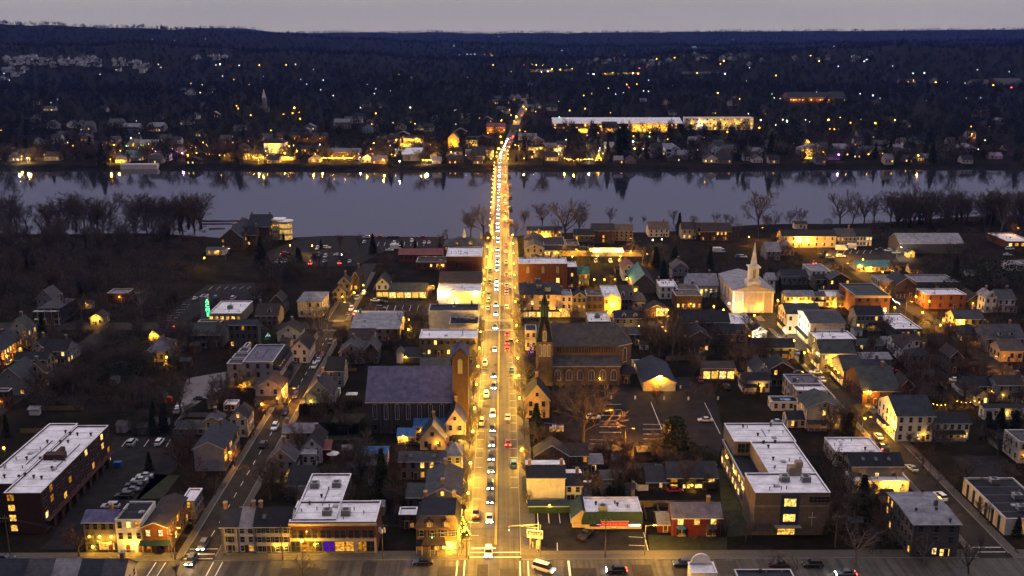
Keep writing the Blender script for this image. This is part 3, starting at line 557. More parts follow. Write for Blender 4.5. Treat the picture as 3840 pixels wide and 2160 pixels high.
# ================================================================ TREES
def bare(seed,h=15.0,dens=1.0,spread=.55,upr=.35):
    "winter tree: short bole, rising limbs carrying side branches, spray of twigs"
    rg=random.Random(seed); tr=MB(); cr=MB(); tw=[]
    def nrm(v): l=math.sqrt(v[0]**2+v[1]**2+v[2]**2)+1e-9; return (v[0]/l,v[1]/l,v[2]/l)
    def crs(a,b): return (a[1]*b[2]-a[2]*b[1],a[2]*b[0]-a[0]*b[2],a[0]*b[1]-a[1]*b[0])
    def turn(d,ang,up):
        a=nrm(crs(d,(rg.gauss(0,1),rg.gauss(0,1),rg.gauss(0,1)))); c,s=cos(ang),sin(ang)
        return nrm((d[0]*c+a[0]*s,d[1]*c+a[1]*s,d[2]*c+a[2]*s+up))
    def tube(m,p,q,r0,r1,n):
        d=nrm((q[0]-p[0],q[1]-p[1],q[2]-p[2])); a=nrm(crs(d,(0,0,1) if abs(d[2])<.9 else (1,0,0))); b=crs(d,a); k=len(m.v)
        for c,r in((p,r0),(q,r1)):
            for i in range(n): t=2*pi*i/n; m.v.append((c[0]+r*(cos(t)*a[0]+sin(t)*b[0]),c[1]+r*(cos(t)*a[1]+sin(t)*b[1]),c[2]+r*(cos(t)*a[2]+sin(t)*b[2])))
        for i in range(n): j=(i+1)%n; m.f.append((k+i,k+j,k+n+j,k+n+i)); m.m.append(0)
    def path(m,p,d,L,r,n,k,wob,up,tip=.25):
        pts=[p]
        for i in range(k):
            d=turn(d,rg.uniform(0,wob),up); q=tuple(p[j]+d[j]*L/k for j in range(3)); tube(m,p,q,r*(1-(1-tip)*i/k),r*(1-(1-tip)*(i+1)/k),n); p=q; pts.append(p)
        return pts,d
    def at(pts,t):
        t*=len(pts)-1; i=min(int(t),len(pts)-2); f=t-i; return tuple(pts[i][j]+(pts[i+1][j]-pts[i][j])*f for j in range(3)),nrm(tuple(pts[i+1][j]-pts[i][j] for j in range(3)))
    R0=h*.022; bole,d0=path(tr,(0,0,0),(0,0,1),h*.30,R0,7,3,.10,.1,.75)
    limbs=[]
    for i in range(7):
        p,d=at(bole,.55+.45*i/6); az=2*pi*i*.38+rg.uniform(-.4,.4); an=rg.uniform(.35,.95)*spread*(1.25-.08*i); limbs.append((p,nrm((sin(an)*cos(az),sin(an)*sin(az),cos(an))),h*rg.uniform(.42,.62),R0*rg.uniform(.45,.62)))
    for p,d,L,r in limbs:
        pts,dd=path(tr,p,d,L,r,5,4,.28,.10*upr,.2)
        for j in range(9):
            t=.22+.78*(j+rg.random())/9; q,e=at(pts,min(t,.999)); L2=L*rg.uniform(.28,.5)*(1.15-.5*t); p2,_=path(tr if j%3==0 else cr,q,turn(e,rg.uniform(.5,1.05),.12),L2,r*.42*(1.1-.6*t),3,2,.35,.12,.25)
            for k in range(5):
                q3,e3=at(p2,min(.999,.2+.8*(k+rg.random())/5)); L3=L2*rg.uniform(.32,.6); d3=turn(e3,rg.uniform(.4,1.0),.1); tube(cr,q3,tuple(q3[i]+d3[i]*L3 for i in range(3)),.028*h/15,.012*h/15,3)
                for m_ in range(int(4*dens)):
                    u=rg.random(); tw.append((tuple(q3[i]+d3[i]*L3*u for i in range(3)),turn(d3,rg.uniform(.25,.8),.1),rg.uniform(.5,1.15)*h/15))
    for p,d,L in tw:
        s=nrm(crs(d,(rg.gauss(0,1),rg.gauss(0,1),rg.gauss(0,1)))); w_=.03*h/15; k=len(cr.v)
        cr.v+=[(p[0]-s[0]*w_,p[1]-s[1]*w_,p[2]-s[2]*w_),(p[0]+s[0]*w_,p[1]+s[1]*w_,p[2]+s[2]*w_),(p[0]+d[0]*L,p[1]+d[1]*L,p[2]+d[2]*L)]; cr.f.append((k,k+1,k+2)); cr.m.append(0)
    zt=max(v[2] for v in cr.v); k=h/zt
    for m in(tr,cr): m.v=[(x*k,y*k,z*k) for x,y,z in m.v]
    return tr,cr
BARK=mat('bark',(.055,.045,.04),.9,.4,1.2); BARK2=mat('bark_pale',(.20,.18,.16),.9,.4,1.2); TWIG=mat('twig',(.095,.070,.060),.9,.3,.5); TWIGR=mat('twig_red',(.085,.04,.025),.9,.3,.5)
def leafy(P,nrm,sz,rg,col_):
    n=len(P); a=rg.normal(size=(n,3)); a/=np.linalg.norm(a,axis=1)[:,None]; b=np.cross(a,rg.normal(size=(n,3))); b/=np.linalg.norm(b,axis=1)[:,None]; s=sz[:,None]
    V=np.stack([P-a*s,P+b*s*.8,P+a*s,P-b*s*.8],1).reshape(-1,3); m=MB(); m.v=V.tolist(); m.f=[(4*i,4*i+1,4*i+2,4*i+3) for i in range(n)]; m.m=[0]*n; return m
def conifer(seed,h=10.0,rw=.24,n=2600,prof='cone'):
    rg=np.random.default_rng(seed); t=rg.random(n)**.75; lay=np.floor(t*15)/15+.03*rg.random(n)
    if prof=='cone': R=rw*h*(1-lay)*(0.75+.25*np.sin(t*15*2*pi))+.02*h; z=h*(.06+.94*lay)
    elif prof=='col': R=rw*h*np.sqrt(np.clip(1-(lay*1.02-.25)**2/.62,0,1)); z=h*(.02+.98*lay)
    else: R=rw*h*np.sqrt(np.clip(1-(2*lay-.9)**2,0.02,1)); z=h*(.03+.97*lay)
    rr=R*(.45+.55*np.sqrt(rg.random(n)))*(1+.16*np.sin(rg.random()*6+np.floor(rg.random(n)*9))); th=rg.random(n)*2*pi
    z=z-(.06*h*(rr/(rw*h)) if prof=='cone' else 0)
    P=np.stack([rr*np.cos(th),rr*np.sin(th),z],1); return leafy(P,None,h*(.012+.022*rg.random(n)),rg,None)
EVG=mat('foliage_dark',(.018,.026,.014),.8,.5,.8); EVG2=mat('foliage_olive',(.045,.042,.014),.8,.5,.8)
def tree_proto(kind):
    key=('tree',kind)
    if key in SH: return SH[key]
    if kind[0]=='b':
        i=int(kind[1:]); tr,cr=bare(100+i,15,2.4,(.95,.75,1.15,.85,1.05,.65)[i%6],(.6,.9,.4,.8,.5,1.1)[i%6]); r=(tr.mesh('trunk',[BARK]),cr.mesh('crown',[TWIG]),15.0)
    elif kind[0]=='p':     # pale trunks (sycamore)
        tr,cr=bare(300+int(kind[1:]),15,.9,.75,.9); r=(tr.mesh('trunk',[BARK2]),cr.mesh('crown',[TWIG]),15.0)
    elif kind[0]=='r':     # russet twigs, small street tree
        tr,cr=bare(400+int(kind[1:]),15,2.2,1.1,.4); r=(tr.mesh('trunk',[BARK]),cr.mesh('crown',[TWIGR]),15.0)
    else:
        pr={'c':('cone',.22),'v':('col',.17),'s':('ball',.62),'o':('col',.30)}[kind[0]]
        tk=MB().cyl((0,0,0),(0,0,5),.22,.08,6); n={'s':900}.get(kind[0],2600)
        r=(tk.mesh('trunk',[BARK]),conifer(500+int(kind[1:]),10,pr[1],n,pr[0]).mesh('crown',[EVG2 if kind[0]=='o' else EVG]),10.0)
    SH[key]=r; return r
TN={'b':('bare_tree','bare tree'),'p':('sycamore_tree','pale bare tree'),'r':('russet_tree','russet bare tree'),'c':('conifer_tree','dark conifer'),'v':('columnar_evergreen','columnar evergreen'),'s':('evergreen_shrub','evergreen shrub'),'o':('olive_conifer','olive green conifer')}
rt=random.Random(5)
NT={}
def plant(X,Y,Z,h,kind,wd=1.0,noun=None,fix=None,nm2=None):
    tr,cr,h0=tree_proto(kind); nm,no=TN[kind[0]]; nm=nm2 or nm; s=h/h0
    o=empty(nm,(X,Y,Z),rt.random()*6.28); o.scale=(s*wd,s*wd,s)
    obj('trunk',tr,o); obj('crown',cr,o); NT[kind[0]]=NT.get(kind[0],0)+1
    if fix: tag(o,no+' '+fix,'shrub' if kind[0]=='s' else 'tree',no+'s '+fix); return o
    later(o,noun or no,'shrub' if kind[0]=='s' else 'tree',{'b':'bare trees of the town','c':'dark conifers'}.get(kind[0],no+'s')); return o
def tree(c,x,yb,ytop,kind='b0',wd=1.0,far=0,noun=None):
    X,Y,Z=tp(c,x,yb) if far else gp(c,x,yb); h=vp(c,x,ytop,Y)[2]-Z
    return plant(X,Y,Z,max(1.2,h),kind,wd,noun)
def scat(c,x0,x1,y0,y1,n,h0,h1,kinds,pad=1,far=0,fix=None,nm2=None):
    k=0
    for _ in range(n*8):
        if k>=n: break
        x=rt.uniform(x0,x1); y=rt.uniform(y0,y1)
        P=tp(c,x,y) if far else gp(c,x,y)
        if occ(P[0],P[1],pad): continue
        plant(P[0],P[1],P[2],rt.uniform(h0,h1),rt.choice(kinds),rt.uniform(.85,1.2),None,fix,nm2 if rt is not None else None); k+=1
# ================================================================ NEAR SIDE, FRONT ROW (left to right)
apt=B('brick apartment block|four storeys with long white flat roof','A',30,332,766,b=1098,roof='flat',back=212,wall='dbrick',rc='white',fw=(4,3),sw=(4,12),lit=('1__1__1__2__','.1.....1..1..1..1.....1.1..1....1..1...........1'),win_w=1.6,cat='apartment building',name='apartment_building',
  vents=[(390,342),(498,345),(560,343),(638,282),(748,283),(220,480),(332,483),(532,484),(428,560),(278,632),(205,614),(342,640),(155,632),(36,628),(540,262),(580,275)])
o=apt['o']; g=gp('A',455,470,apt['H']); MB().box(-2.6,2.6,-1.2,1.2,0,1.5).box(-.6,.6,1.2,5.0,0,1.3).build('roof_housing',wm('dbrick'),o,(g[0]-apt['X'],g[1]-apt['Y'],apt['H']-.4))
for i in range(9):    # ground floor piers of the arcade
    y=4+i*(apt['D']-8)/8; MB().box(0,.9,-.7,.7,0,2.9).build('pier',wm('dbrick'),o,(apt['hw']+.01,y,0))
MB().box(0,1.3,.5,apt['D']-.5,2.9,3.15).build('arcade_canopy',wm('dbrick'),o,(apt['hw']+.01,0,0))
B('lower brick wing|stepped against the brick apartment block','A',-170,100,690,H=apt['H']-.02,roof='flat',back=196,wall='dbrick',rc='white',lit=.3,cat='apartment building',name='apartment_wing')
sh=B('grey three storey shop|with string lit awning','A',682,944,1002,b=1252,r=905,p=.5,wall='dgrey',rc='slate',lit='....____',fw=(3,4),noside=1,cat='shop',name='shop_building')
win(sh['o'],(sh['hw']*.35,-.02,1.6),0,3.6,1.8,0,name='shop_window',mull=3)
b=B('white three storey row house|with dark flat roof and lit window','A',944,1166,988,b=1256,roof='flat',back=836,wall='white',rc='black',fw=(3,3),lit='.13...___',noside=1,vents=[(1055,848)],cat='row house',name='row_house'); win(b['o'],(-.5,-.02,1.5),0,2.8,1.4,2,name='shop_window',mull=3); door(b['o'],(b['hw']-1,-.01,0),0)
b=B('orange brick gable shop|with brown roof and green awning','A',1162,1372,1046,b=1258,roof='gy',a=1008,back=770,wall='orange',rc='brown',fw=(2,2),lit=('111.',.25),sw=(2,7),cat='shop',name='gable_shop')
MB().loft([[(-3.6,0,3.3),(-3.6,-1.6,2.7),(-3.6,-1.6,2.6),(-3.6,0,3.1)],[(3.6,0,3.3),(3.6,-1.6,2.7),(3.6,-1.6,2.6),(3.6,0,3.1)]]).build('awning',rm('green'),b['o'],(0,-.02,0))
B('white roofed lean-to house|behind the orange brick gable shop','A',1490,1600,830,H=5,roof='flat',back=728,wall='lilac',rc='snow',lit=.15,sw=(2,4))
for i,(x0,x1,rc) in enumerate(((-140,200,'navy'),(200,420,'grey'),(420,640,'lgrey'),(640,830,'navy'),(830,1000,'grey'))):
    B(('leftmost','second','third','fourth','rightmost')[i]+' row house roof|'+'in the terrace at the lower left corner','A',x0,x1,1500,H=7,r=1308,p=.75,wall='cream',rc=rc,lit=.0,noside=0 if i==4 else 1,sw=(2,3),cat='row house',name='row_house')
b=B('long grey house row|stepping up the left street, chimney on its gable','A',1592,1842,402,b=585,roof='gy',a=345,back=165,wall='lilac',rc='navy',fw=(0,0),sw=(2,12),lit=.2,ch=1,cat='row house',name='row_house')
win(b['o'],(b['hw']+.02,6,1.3),pi/2,1.4,2,0)
B('upper part of left street row|dark roof and lit porches','A',1890,2030,150,H=6.2,roof='gy',p=.8,back=20,wall='cream',rc='dark',sw=(2,8),lit=.3,cat='row house',name='row_house')
B('grey rear wing|behind the long grey house row','A',1680,1820,175,H=5.5,roof='gy',p=.6,back=85,wall='grey',rc='grey',lit=.1)
B('low grey cottage|with white columns behind dark shrubs','A',1450,1690,240,b=285,r=165,p=.5,wall='grey',rc='grey',lit=0)
B('white flat roofed annex|beside the left street row','A',1838,1945,48,b=90,roof='flat',back=0,wall='cream',rc='snow',lit=0)
b=B('cream town house|left unit of the cream row with black shutters','A',1815,1955,1040,b=1258,r=890,p=.7,wall='cream',rc='navy',fw=(3,1),lit='...',noside=1,shut=1,ch=1,cat='row house',name='row_house')
B('pale cream town house|middle unit of the cream row, grey roof','A',1955,2092,1042,b=1258,r=880,p=.7,wall='white',rc='lgrey',fw=(3,2),lit='.....1',noside=1,cat='row house',name='row_house')
B('black roofed cream town house|right unit of the cream row with string lit door','B',-15,275,1038,b=1266,r=882,p=.7,wall='cream',rc='dark',fw=(3,4),lit='............',noside=1,shut=1,ch=1,skyl=1,cat='row house',name='row_house')
b=B('red brick corner store|two storeys with white roof and six paired windows','B',272,985,1004,b=1262,roof='flat',back=832,wall='brick',rc='snow',fw=(0,0),sw=(0,0),hv=[(740,925)],cat='store',name='brick_store')
for i in range(6):
    for s in(-.75,.75): win(b['o'],(-b['hw']+b['W']*(i+.55)/6.1+s,-.02,b['H']*.62),0,1.1,2.0,-1)
MB().box(-b['hw']-.2,b['hw']+.2,-.35,0,b['H']-.9,b['H']-.3).build('cornice',wm('peach'),b['o'])
MB().box(-b['hw'],b['hw'],-.06,0,0,4.1).build('ground_floor_cladding',wm('cream'),b['o'])
PUR=emit('purple_window',(.22,.02,.8),.32,.4)
for fx,ww,L,pm in((.06,2.0,-1,None),(.2,3.4,3,None),(.33,1.4,-1,None),(.445,2.6,-1,PUR),(.63,4.4,1,None),(.835,2.0,3,None),(.93,1.8,-1,None)): win(b['o'],(-b['hw']+b['W']*fx,-.08,1.9),0,ww,2.5,L,name='shop_window',mull=2,pm=pm)
b2=B('long white roofed rear wing|of the red brick corner store with roof units','B',300,655,982,H=b['H']-.1,roof='flat',back=608,wall='dbrick',rc='white',fw=(0,0),sw=(2,6),lit=0,hv=[(485,700),(665,695),(587,925)],vents=[(540,790),(440,850)],cat='store',name='brick_wing')
B('small red brick annex|with white roof beside the mansard house','B',1175,1318,945,b=1062,roof='flat',back=882,wall='brick',rc='snow',fw=(2,2),lit='.._1',noside=1)
b=B('ochre mansard house|with two dormers, shutters and brown porch','B',1318,1668,1052,b=1246,roof='mans',D=11,wall='ochre',rc='dark',fw=(2,4),lit='....____',sw=(2,4),ch=2,shut=1,cat='house',name='mansard_house')
ro=MB().loft([[(-b['hw']-.4,-.4,b['H']),(b['hw']+.4,-.4,b['H']),(b['hw']+.4,-.3,b['H']),(-b['hw']-.4,-.3,b['H'])],[(-b['hw']+.9,.85,b['H']+2.8),(b['hw']-.9,.85,b['H']+2.8),(b['hw']-.9,.95,b['H']+2.8),(-b['hw']+.9,.95,b['H']+2.8)]]).build('mansard_face',rm('tan'),b['o'],(0,-.06,.02))
for s in(-.38,.42): dormer(b,s*b['hw'],-.35,b['H']+.35,1.7,1,0,'dark','ochre')
MB().slab([(-3,-2.6,3.0),(3,-2.6,3.0),(2.4,0,4.0),(-2.4,0,4.0)],.15).build('porch_roof',rm('brown'),b['o'],(-b['hw']*.15,0,0))
for x in(-2.8,-.9,.9,2.8): MB().cyl((x,-2.4,0),(x,-2.4,2.9),.12,.12,6).build('porch_column',wm('peach'),b['o'],(-b['hw']*.15,0,0))
win(b['o'],(b['hw']*.55,-.03,1.7),0,3.4,2.0,2,name='shop_window',mull=3); win(b['o'],(-b['hw']*.15,-.03,1.5),0,2.0,2.2,0)
B('long dark roofed house|gable end behind the mansard house','B',1385,1685,795,H=6.5,roof='gy',a=722,back=505,wall='grey',rc='grey',sw=(2,7),lit=.25,ch=2,shop='S')
B('lean-to grey shed|left of the long dark roofed house','B',1242,1380,800,H=3.6,roof='shed',r=685,p=.3,wall='dgrey',rc='greengrey',lit=0)
B('cream two storey house|grey roof with four lit windows','B',1178,1560,502,b=655,r=425,p=.6,wall='tan',rc='grey',fw=(2,5),lit='..11...11.',noside=1,skyl=2)
B('grey hipped cottage|facing the main street pavement','B',1560,1690,460,H=6,roof='hip',r=345,p=.7,wall='grey',rc='lgrey',sw=(2,3),ch=1,lit=.1)
B('cream gable house|with chimney and two tone slate roof','B',1350,1556,322,b=412,roof='gy',a=205,D=8,wall='peach',rc='navy',rc2='lgrey',fw=(1,2),lit=.3,ch=1)
B('blue metal roofed wing|above the stone church yard','B',1302,1560,216,b=310,r=150,p=.45,wall='cream',rc='blue',lit=0,fw=(2,4),noside=1)
B('small blue roofed porch house|with one lit door lamp','B',1165,1305,296,b=366,r=230,p=.45,wall='peach',rc='blue',fw=(1,2),lit='1.',noside=1)
B('pink gable house|with chimney next to the main street','B',1560,1718,190,b=366,roof='gy',a=82,D=9,wall='pink',rc='dark',rc2='slate',fw=(2,2),lit='...1',ch=1,sw=(2,3))
B('blue roofed garage|white walled in the back garden','B',880,1078,440,b=540,r=388,p=.35,wall='white',rc='blue',fw=(1,2),lit=0,noside=1)
b=B('grey gabled corner house|with stone chimney on the left street','B',92,320,498,b=662,roof='gy',a=400,back=330,wall='lilac',rc='grey',fw=(2,3),sw=(2,4),lit=0,ch=1)
B('dark roofed white house|behind the grey gabled corner house','B',390,535,385,b=520,roof='gy',a=320,back=200,wall='white',rc='dark',fw=(2,2),sw=(2,3),lit=0)
B('pale roofed house|with stone chimney near the hedge','B',220,470,262,H=6.5,r=190,p=.6,wall='grey',rc='lgrey',ch=1,lit=0)
B('white lean-to extension|below the dark roofed white house','B',375,490,440,b=550,roof='shed',r=405,p=.3,wall='white',rc='metal',lit=0)
B('small red shed|beside the white garden umbrella','B',528,610,402,b=500,roof='shed',r=330,p=.4,wall='red',rc='red',fw=(0,0),sw=(0,0),lit=0,name='shed',cat='shed')
B('low dark garden shed|behind the red brick corner store','B',260,460,700,H=3.2,r=540,p=.45,wall='dgrey',rc='dark',fw=(0,0),noside=1,name='shed',cat='shed')
B('white garden shed|in the dark lawn at the left','A',238,320,96,b=126,roof='shed',r=66,p=.3,wall='white',rc='metal',fw=(0,0),noside=1,name='shed',cat='shed')
# right of the main street, front
b=B('white three storey house|blank wall and black and white roof','C',126,437,640,b=862,r=535,p=.22,wall='white',rc='black',rc2='snow',fw=(0,0),sw=(3,3),lit=.3,ch=2,shop='S',cat='house',name='white_house')
B('narrow white house|black roof right of the white three storey house','C',437,577,706,b=838,r=605,p=.25,wall='white',rc='black',rc2='snow',fw=(2,2),lit='....',noside=1)
B('low white annex|with black roof behind the food market','C',577,655,762,b=800,r=680,p=.3,wall='white',rc='black',rc2='snow',fw=(0,0),noside=1)
B('green roofed parking shed|below the white three storey house','C',140,492,912,b=935,r=866,p=.12,wall='green',rc='green',fw=(0,0),noside=1,cat='shed',name='shed')
b=B('green fronted food market|white flat roof with lit windows','C',605,1070,930,b=1062,roof='flat',back=800,wall='peach',rc='white',par=.3,fw=(0,0),sw=(0,0),vents=[(868,860),(690,850)],hv=[(748,892)],cat='store',name='food_market')
hw,H,o=b['hw'],b['H'],b['o']
MB().loft([[(-hw-.9,-1.0,H-2.6),(hw+.3,-1.0,H-2.6),(hw+.3,-.1,H-2.6),(-hw-.9,-.1,H-2.6)],[(-hw-.1,-.15,H+.35),(hw,-.15,H+.35),(hw,-.05,H+.35),(-hw-.1,-.05,H+.35)]]).build('mansard_fascia',rm('green'),o)
MB().loft([[(-hw-1.0,-1.0,H-2.6),(-hw-1.0,b['D'],H-2.6),(-hw-.1,b['D'],H-2.6),(-hw-.1,-1.0,H-2.6)],[(-hw-.1,-.1,H+.35),(-hw-.1,b['D'],H+.35),(-hw,b['D'],H+.35),(-hw,-.1,H+.35)]]).build('side_fascia',rm('green'),o)
win(o,(-hw*.55,-.03,1.7),0,3.9,1.7,-1,name='shop_window',mull=3); win(o,(-hw*.5,-.05,1.75),0,1.3,1.0,-1,name='neon_sign',pm=emit('neon_magenta',(1,.08,.9),6))
win(o,(hw*.66,-.03,1.7),0,4.2,1.9,-1,name='shop_window',mull=3,pm=emit('shop_white',(1,.93,.72),3.2,.6,.9)); win(o,(0.1,-.03,1.5),0,1.0,2.3,4,name='shop_door')
sg=MB().box(-3.4,3.4,-.3,0,0,1.2).box(-3.5,3.5,-.34,0,1.2,1.3,1).box(-3.5,3.5,-.34,0,-.2,0,1).build('sign_board',[mat('sign_red',(.5,.03,.02),.5),TRIM()],o,(.2,-1.0,H-2.9))
def text(par,s,size,loc,m,rx=pi/2,rz=0,name='lettering',al='CENTER'):
    c=bpy.data.curves.new(name,'FONT'); c.body=s; c.size=size; c.align_x=al; c.extrude=.02; c.materials.append(m)
    t0=bpy.data.objects.new(name,c); me=bpy.data.meshes.new_from_object(t0); bpy.data.objects.remove(t0); me.materials.clear(); me.materials.append(m)
    t=obj(name,me,par,loc); t.rotation_euler=(rx,0,rz); return t
SGO=emit('sign_letters',(1,.25,.10),1.2)
text(sg,'Food & Deli Market',.78,(0,-.33,.3),SGO)
b=B('peach side annex|green gable roof left of the food market','C',498,660,968,b=1050,roof='gy',a=905,D=8,wall='peach',rc='green',fw=(0,0),noside=1,cat='store',name='market_annex')
b=B('red farmhouse|with purple metal roof and two blue bay windows','C',1322,1728,966,b=1122,r=842,p=.6,wall='red',rc='purple',fw=(2,3),lit='121___',noside=1,win_w=1.3,cat='house',name='red_house')
for s in(-.62,.62):
    bo=MB().loft([[(-1.2,0,.6),(-.8,-.8,.6),(.8,-.8,.6),(1.2,0,.6)],[(-1.2,0,2.4),(-.8,-.8,2.4),(.8,-.8,2.4),(1.2,0,2.4)]]).build('bay_window',GLASS(),b['o'],(s*b['hw'],-.01,0)); MB().loft([[(-1.35,0,2.4),(-.9,-1,2.4),(.9,-1,2.4),(1.35,0,2.4)],[(-.3,0,3.2),(-.2,-.1,3.2),(.2,-.1,3.2),(.3,0,3.2)]]).build('bay_roof',rm('blue'),bo); MB().box(-.85,.85,-.86,-.82,1.0,1.1).box(-.05,.05,-.86,-.82,.7,2.3).box(-1,1,-.9,-.75,.5,.65).build('bay_frame',TRIM(),bo)
B('grey roofed red wing|attached left of the red farmhouse','C',1205,1330,1022,b=1090,r=925,p=.45,wall='red',rc='lgrey',fw=(1,1),lit='.',noside=1)
b=B('black house|dark slate roof with glowing bay windows','C',1285,1692,636,b=735,r=505,p=.65,wall='black',rc='navy',fw=(2,4),lit='1221111_'.replace('2','.'),noside=1,win_w=1.8,cat='house',name='black_house')
B('black side wing|lower left part of the black house','C',1108,1288,672,b=735,r=545,p=.6,wall='black',rc='navy',fw=(1,2),lit='.1',noside=1,win_w=2.0)
B('brown gabled house|behind the white three storey house','C',185,470,460,H=6.5,roof='gy',a=372,back=300,wall='brown',rc='brown',sw=(2,3),lit=0)
B('dark brown house wing|with one bright narrow window','C',440,625,455,H=5.5,r=355,p=.6,wall='brown',rc='brown',lit=.2,fw=(2,4),noside=1)
B('grey porch extension|white trim right of the dark brown wing','C',610,745,520,b=600,r=455,p=.3,wall='brown',rc='lgrey',lit='1',fw=(1,1),noside=1)
B('low grey garden house|with blue tarp behind white fence','C',735,910,650,b=710,r=590,p=.3,wall='lilac',rc='grey',fw=(1,3),lit=0,noside=1)
# school, from the big zoom
s0=B('beige school front block|white roof, stone walls and a cross','Q',706,1490,858,b=1300,roof='flat',back=652,wall='pstone',rc='snow',fw=(0,0),sw=(0,0),hv=[(1010,712),(1230,715)],cat='school',name='school_building')
o=s0['o']; hw,H=s0['hw'],s0['H']
pb=MB().box(-2.3,2.3,-.12,0,2.9,H-.5).build('window_panel',mat('panel_blue',(.03,.05,.10),.4),o,(-hw*.06,-.01,0))
for z in(H*.42,H*.78): win(o,(-hw*.06,-.16,z),0,2.9,2.0,2,mull=2)
win(o,(-hw*.12,-.1,1.25),0,4.2,2.0,0,name='entrance_door',mull=4); MB().box(-3.2,3.2,-1.6,0,2.55,2.8).build('canopy',wm('grey'),o,(-hw*.1,0,0))
MB().box(-.09,.09,-.12,0,2.6,6.2).box(-.9,.9,-.12,0,4.7,4.9).build('wall_cross',TRIM(),o,(hw*.56,-.02,0))
MB().box(-hw-.05,hw+.05,-.06,0,H*.67,H*.7).build('band_course',wm('tan'),o); win(o,(hw*.72,-.03,H*.84),0,5.0,1.5,-1,mull=5)
g=gp('Q',1110,610,H+1); MB().box(-1.6,1.6,-1.2,1.2,0,2.2).box(.2,1.9,-.9,.9,2.2,3.6).build('stair_head',wm('tan'),o,(g[0]-s0['X'],g[1]-s0['Y'],H-.4))
XL=gp('Q',375,128,H)[0]
s1=B('long school wing|white roof running back beside the lawn','Q',850,1345,652,H=H-.03,roof='flat',back=320,wall='tan',rc='snow',fw=(0,0),sw=(3,10),lit=(.0,.7),win_w=1.8,vents=[(790,330),(840,375),(890,500),(910,325)],cat='school',name='school_wing',noside=1)
s2=B('rear school block|white roof over a dark glazed wall','Q',485,1130,322,H=H-.05,roof='flat',back=132,wall='tan',rc='snow',fw=(0,0),sw=(0,0),vents=[(575,160),(865,150),(730,250)],cat='school',name='school_block')
for i in range(6): win(s2['o'],(-s2['hw']+2.0+i*2.1,-.03,H-2.0),0,1.9,2.6,-1,mull=2)
s3=B('low dark roofed school wing|with rows of lit classroom windows','Q',620,850,790,H=H*.66,roof='flat',back=300,wall='tan',rc='black',fw=(0,0),sw=(2,9),lit=(0.,.75),win_w=2.0,win_h=1.7,cat='school',name='school_side_wing')
# right front
B('white roofed clinic|right of the school behind bare trees','D',560,940,428,H=4.5,roof='flat',back=308,wall='cream',rc='snow',lit=0,vents=[(800,400)],cat='building',name='white_roof_building')
B('brown long house|black roof with three skylights','D',690,1115,542,H=6.3,r=432,p=.6,wall='tan',rc='dark',skyl=3,fw=(1,3),lit=.2,ch=0,sw=(2,4))
b=B('white roofed lit porch house|yellow glowing front below the brown long house','D',700,1165,668,b=768,roof='flat',back=588,wall='cream',rc='snow',fw=(1,4),lit='1.11',sw=(1,3))
b=B('grey block of flats|pale shallow roof near the right corner','D',1200,1585,1022,b=1292,r=870,p=.07,wall='dgrey',rc='lgrey',fw=(3,3),lit='.......1_',sw=(3,7),vents=[(1220,905),(1385,900),(1275,745),(1500,990)],cat='apartment building',name='flats'); win(b['o'],(b['hw']*.45,-.03,1.2),0,2.2,1.8,2,name='shop_window',mull=3)
B('long white warehouse|black flat roof with dark pilasters','D',1960,2400,978,b=1112,roof='flat',back=640,wall='cream',rc='black',fw=(0,0),sw=(0,0),hv=[(1860,668),(2050,795),(2085,890)],cat='warehouse',name='warehouse'); wb=BL['long white warehouse']
for i in range(6): MB().box(-.15,0,-.5,.5,0,wb['H']-.6).build('pilaster',wm('black'),wb['o'],(-wb['hw']-.01,3+i*(wb['D']-6)/5,0))
B('cream edge house|cut off by the right frame edge','D',2075,2300,345,b=520,roof='flat',D=9,wall='cream',rc='grey',fw=(2,3),lit=0)
B('cream gable house on the right street|with one lit attic window','D',325,606,66,b=238,roof='gy',a=8,D=11,wall='cream',rc='greengrey',fw=(2,3),lit='_1__._',sw=(2,3))
B('small black roofed extension|left of the cream gable house','D',168,325,160,b=228,r=88,p=.5,wall='cream',rc='dark',fw=(1,2),lit='1.',sw=(1,2))
w_=B('white end house|long dark roof at the foot of right street','D',1065,1372,132,b=342,r=-40,p=.5,wall='white',rc='navy',fw=(3,4),lit='..........1.',sw=(3,5),shop='S',cat='row house',name='row_house')
B('white rear wing|with outside stair right of the white end house','D',1372,1668,190,b=326,r=100,p=.5,wall='white',rc='dark',fw=(2,5),lit='.........1',noside=1)
# bottom edge right
b=B('white parapet pavilion|with round arched gable at the bottom edge','C',1480,1690,1425,H=5,roof='flat',D=4.6,wall='white',rc='snow',fw=(0,0),sw=(0,0),cat='building',name='pavilion')
arc=MB(); ring=[(2.2*cos(pi*i/10),2.2*sin(pi*i/10)) for i in range(11)]
arc.loft([[(x,0,z) for x,z in ring],[(x,.5,z) for x,z in ring]]).build('arched_gable',wm('white'),b['o'],(0,b['D']-.5,b['H']+.1))
B('dark shop roof|at the bottom edge right of the pavilion','C',1900,2380,1560,H=5,roof='flat',back=1395,wall='dgrey',rc='navy',fw=(0,0),sw=(0,0),vents=[(2045,1410)],cat='building',name='shop_roof')
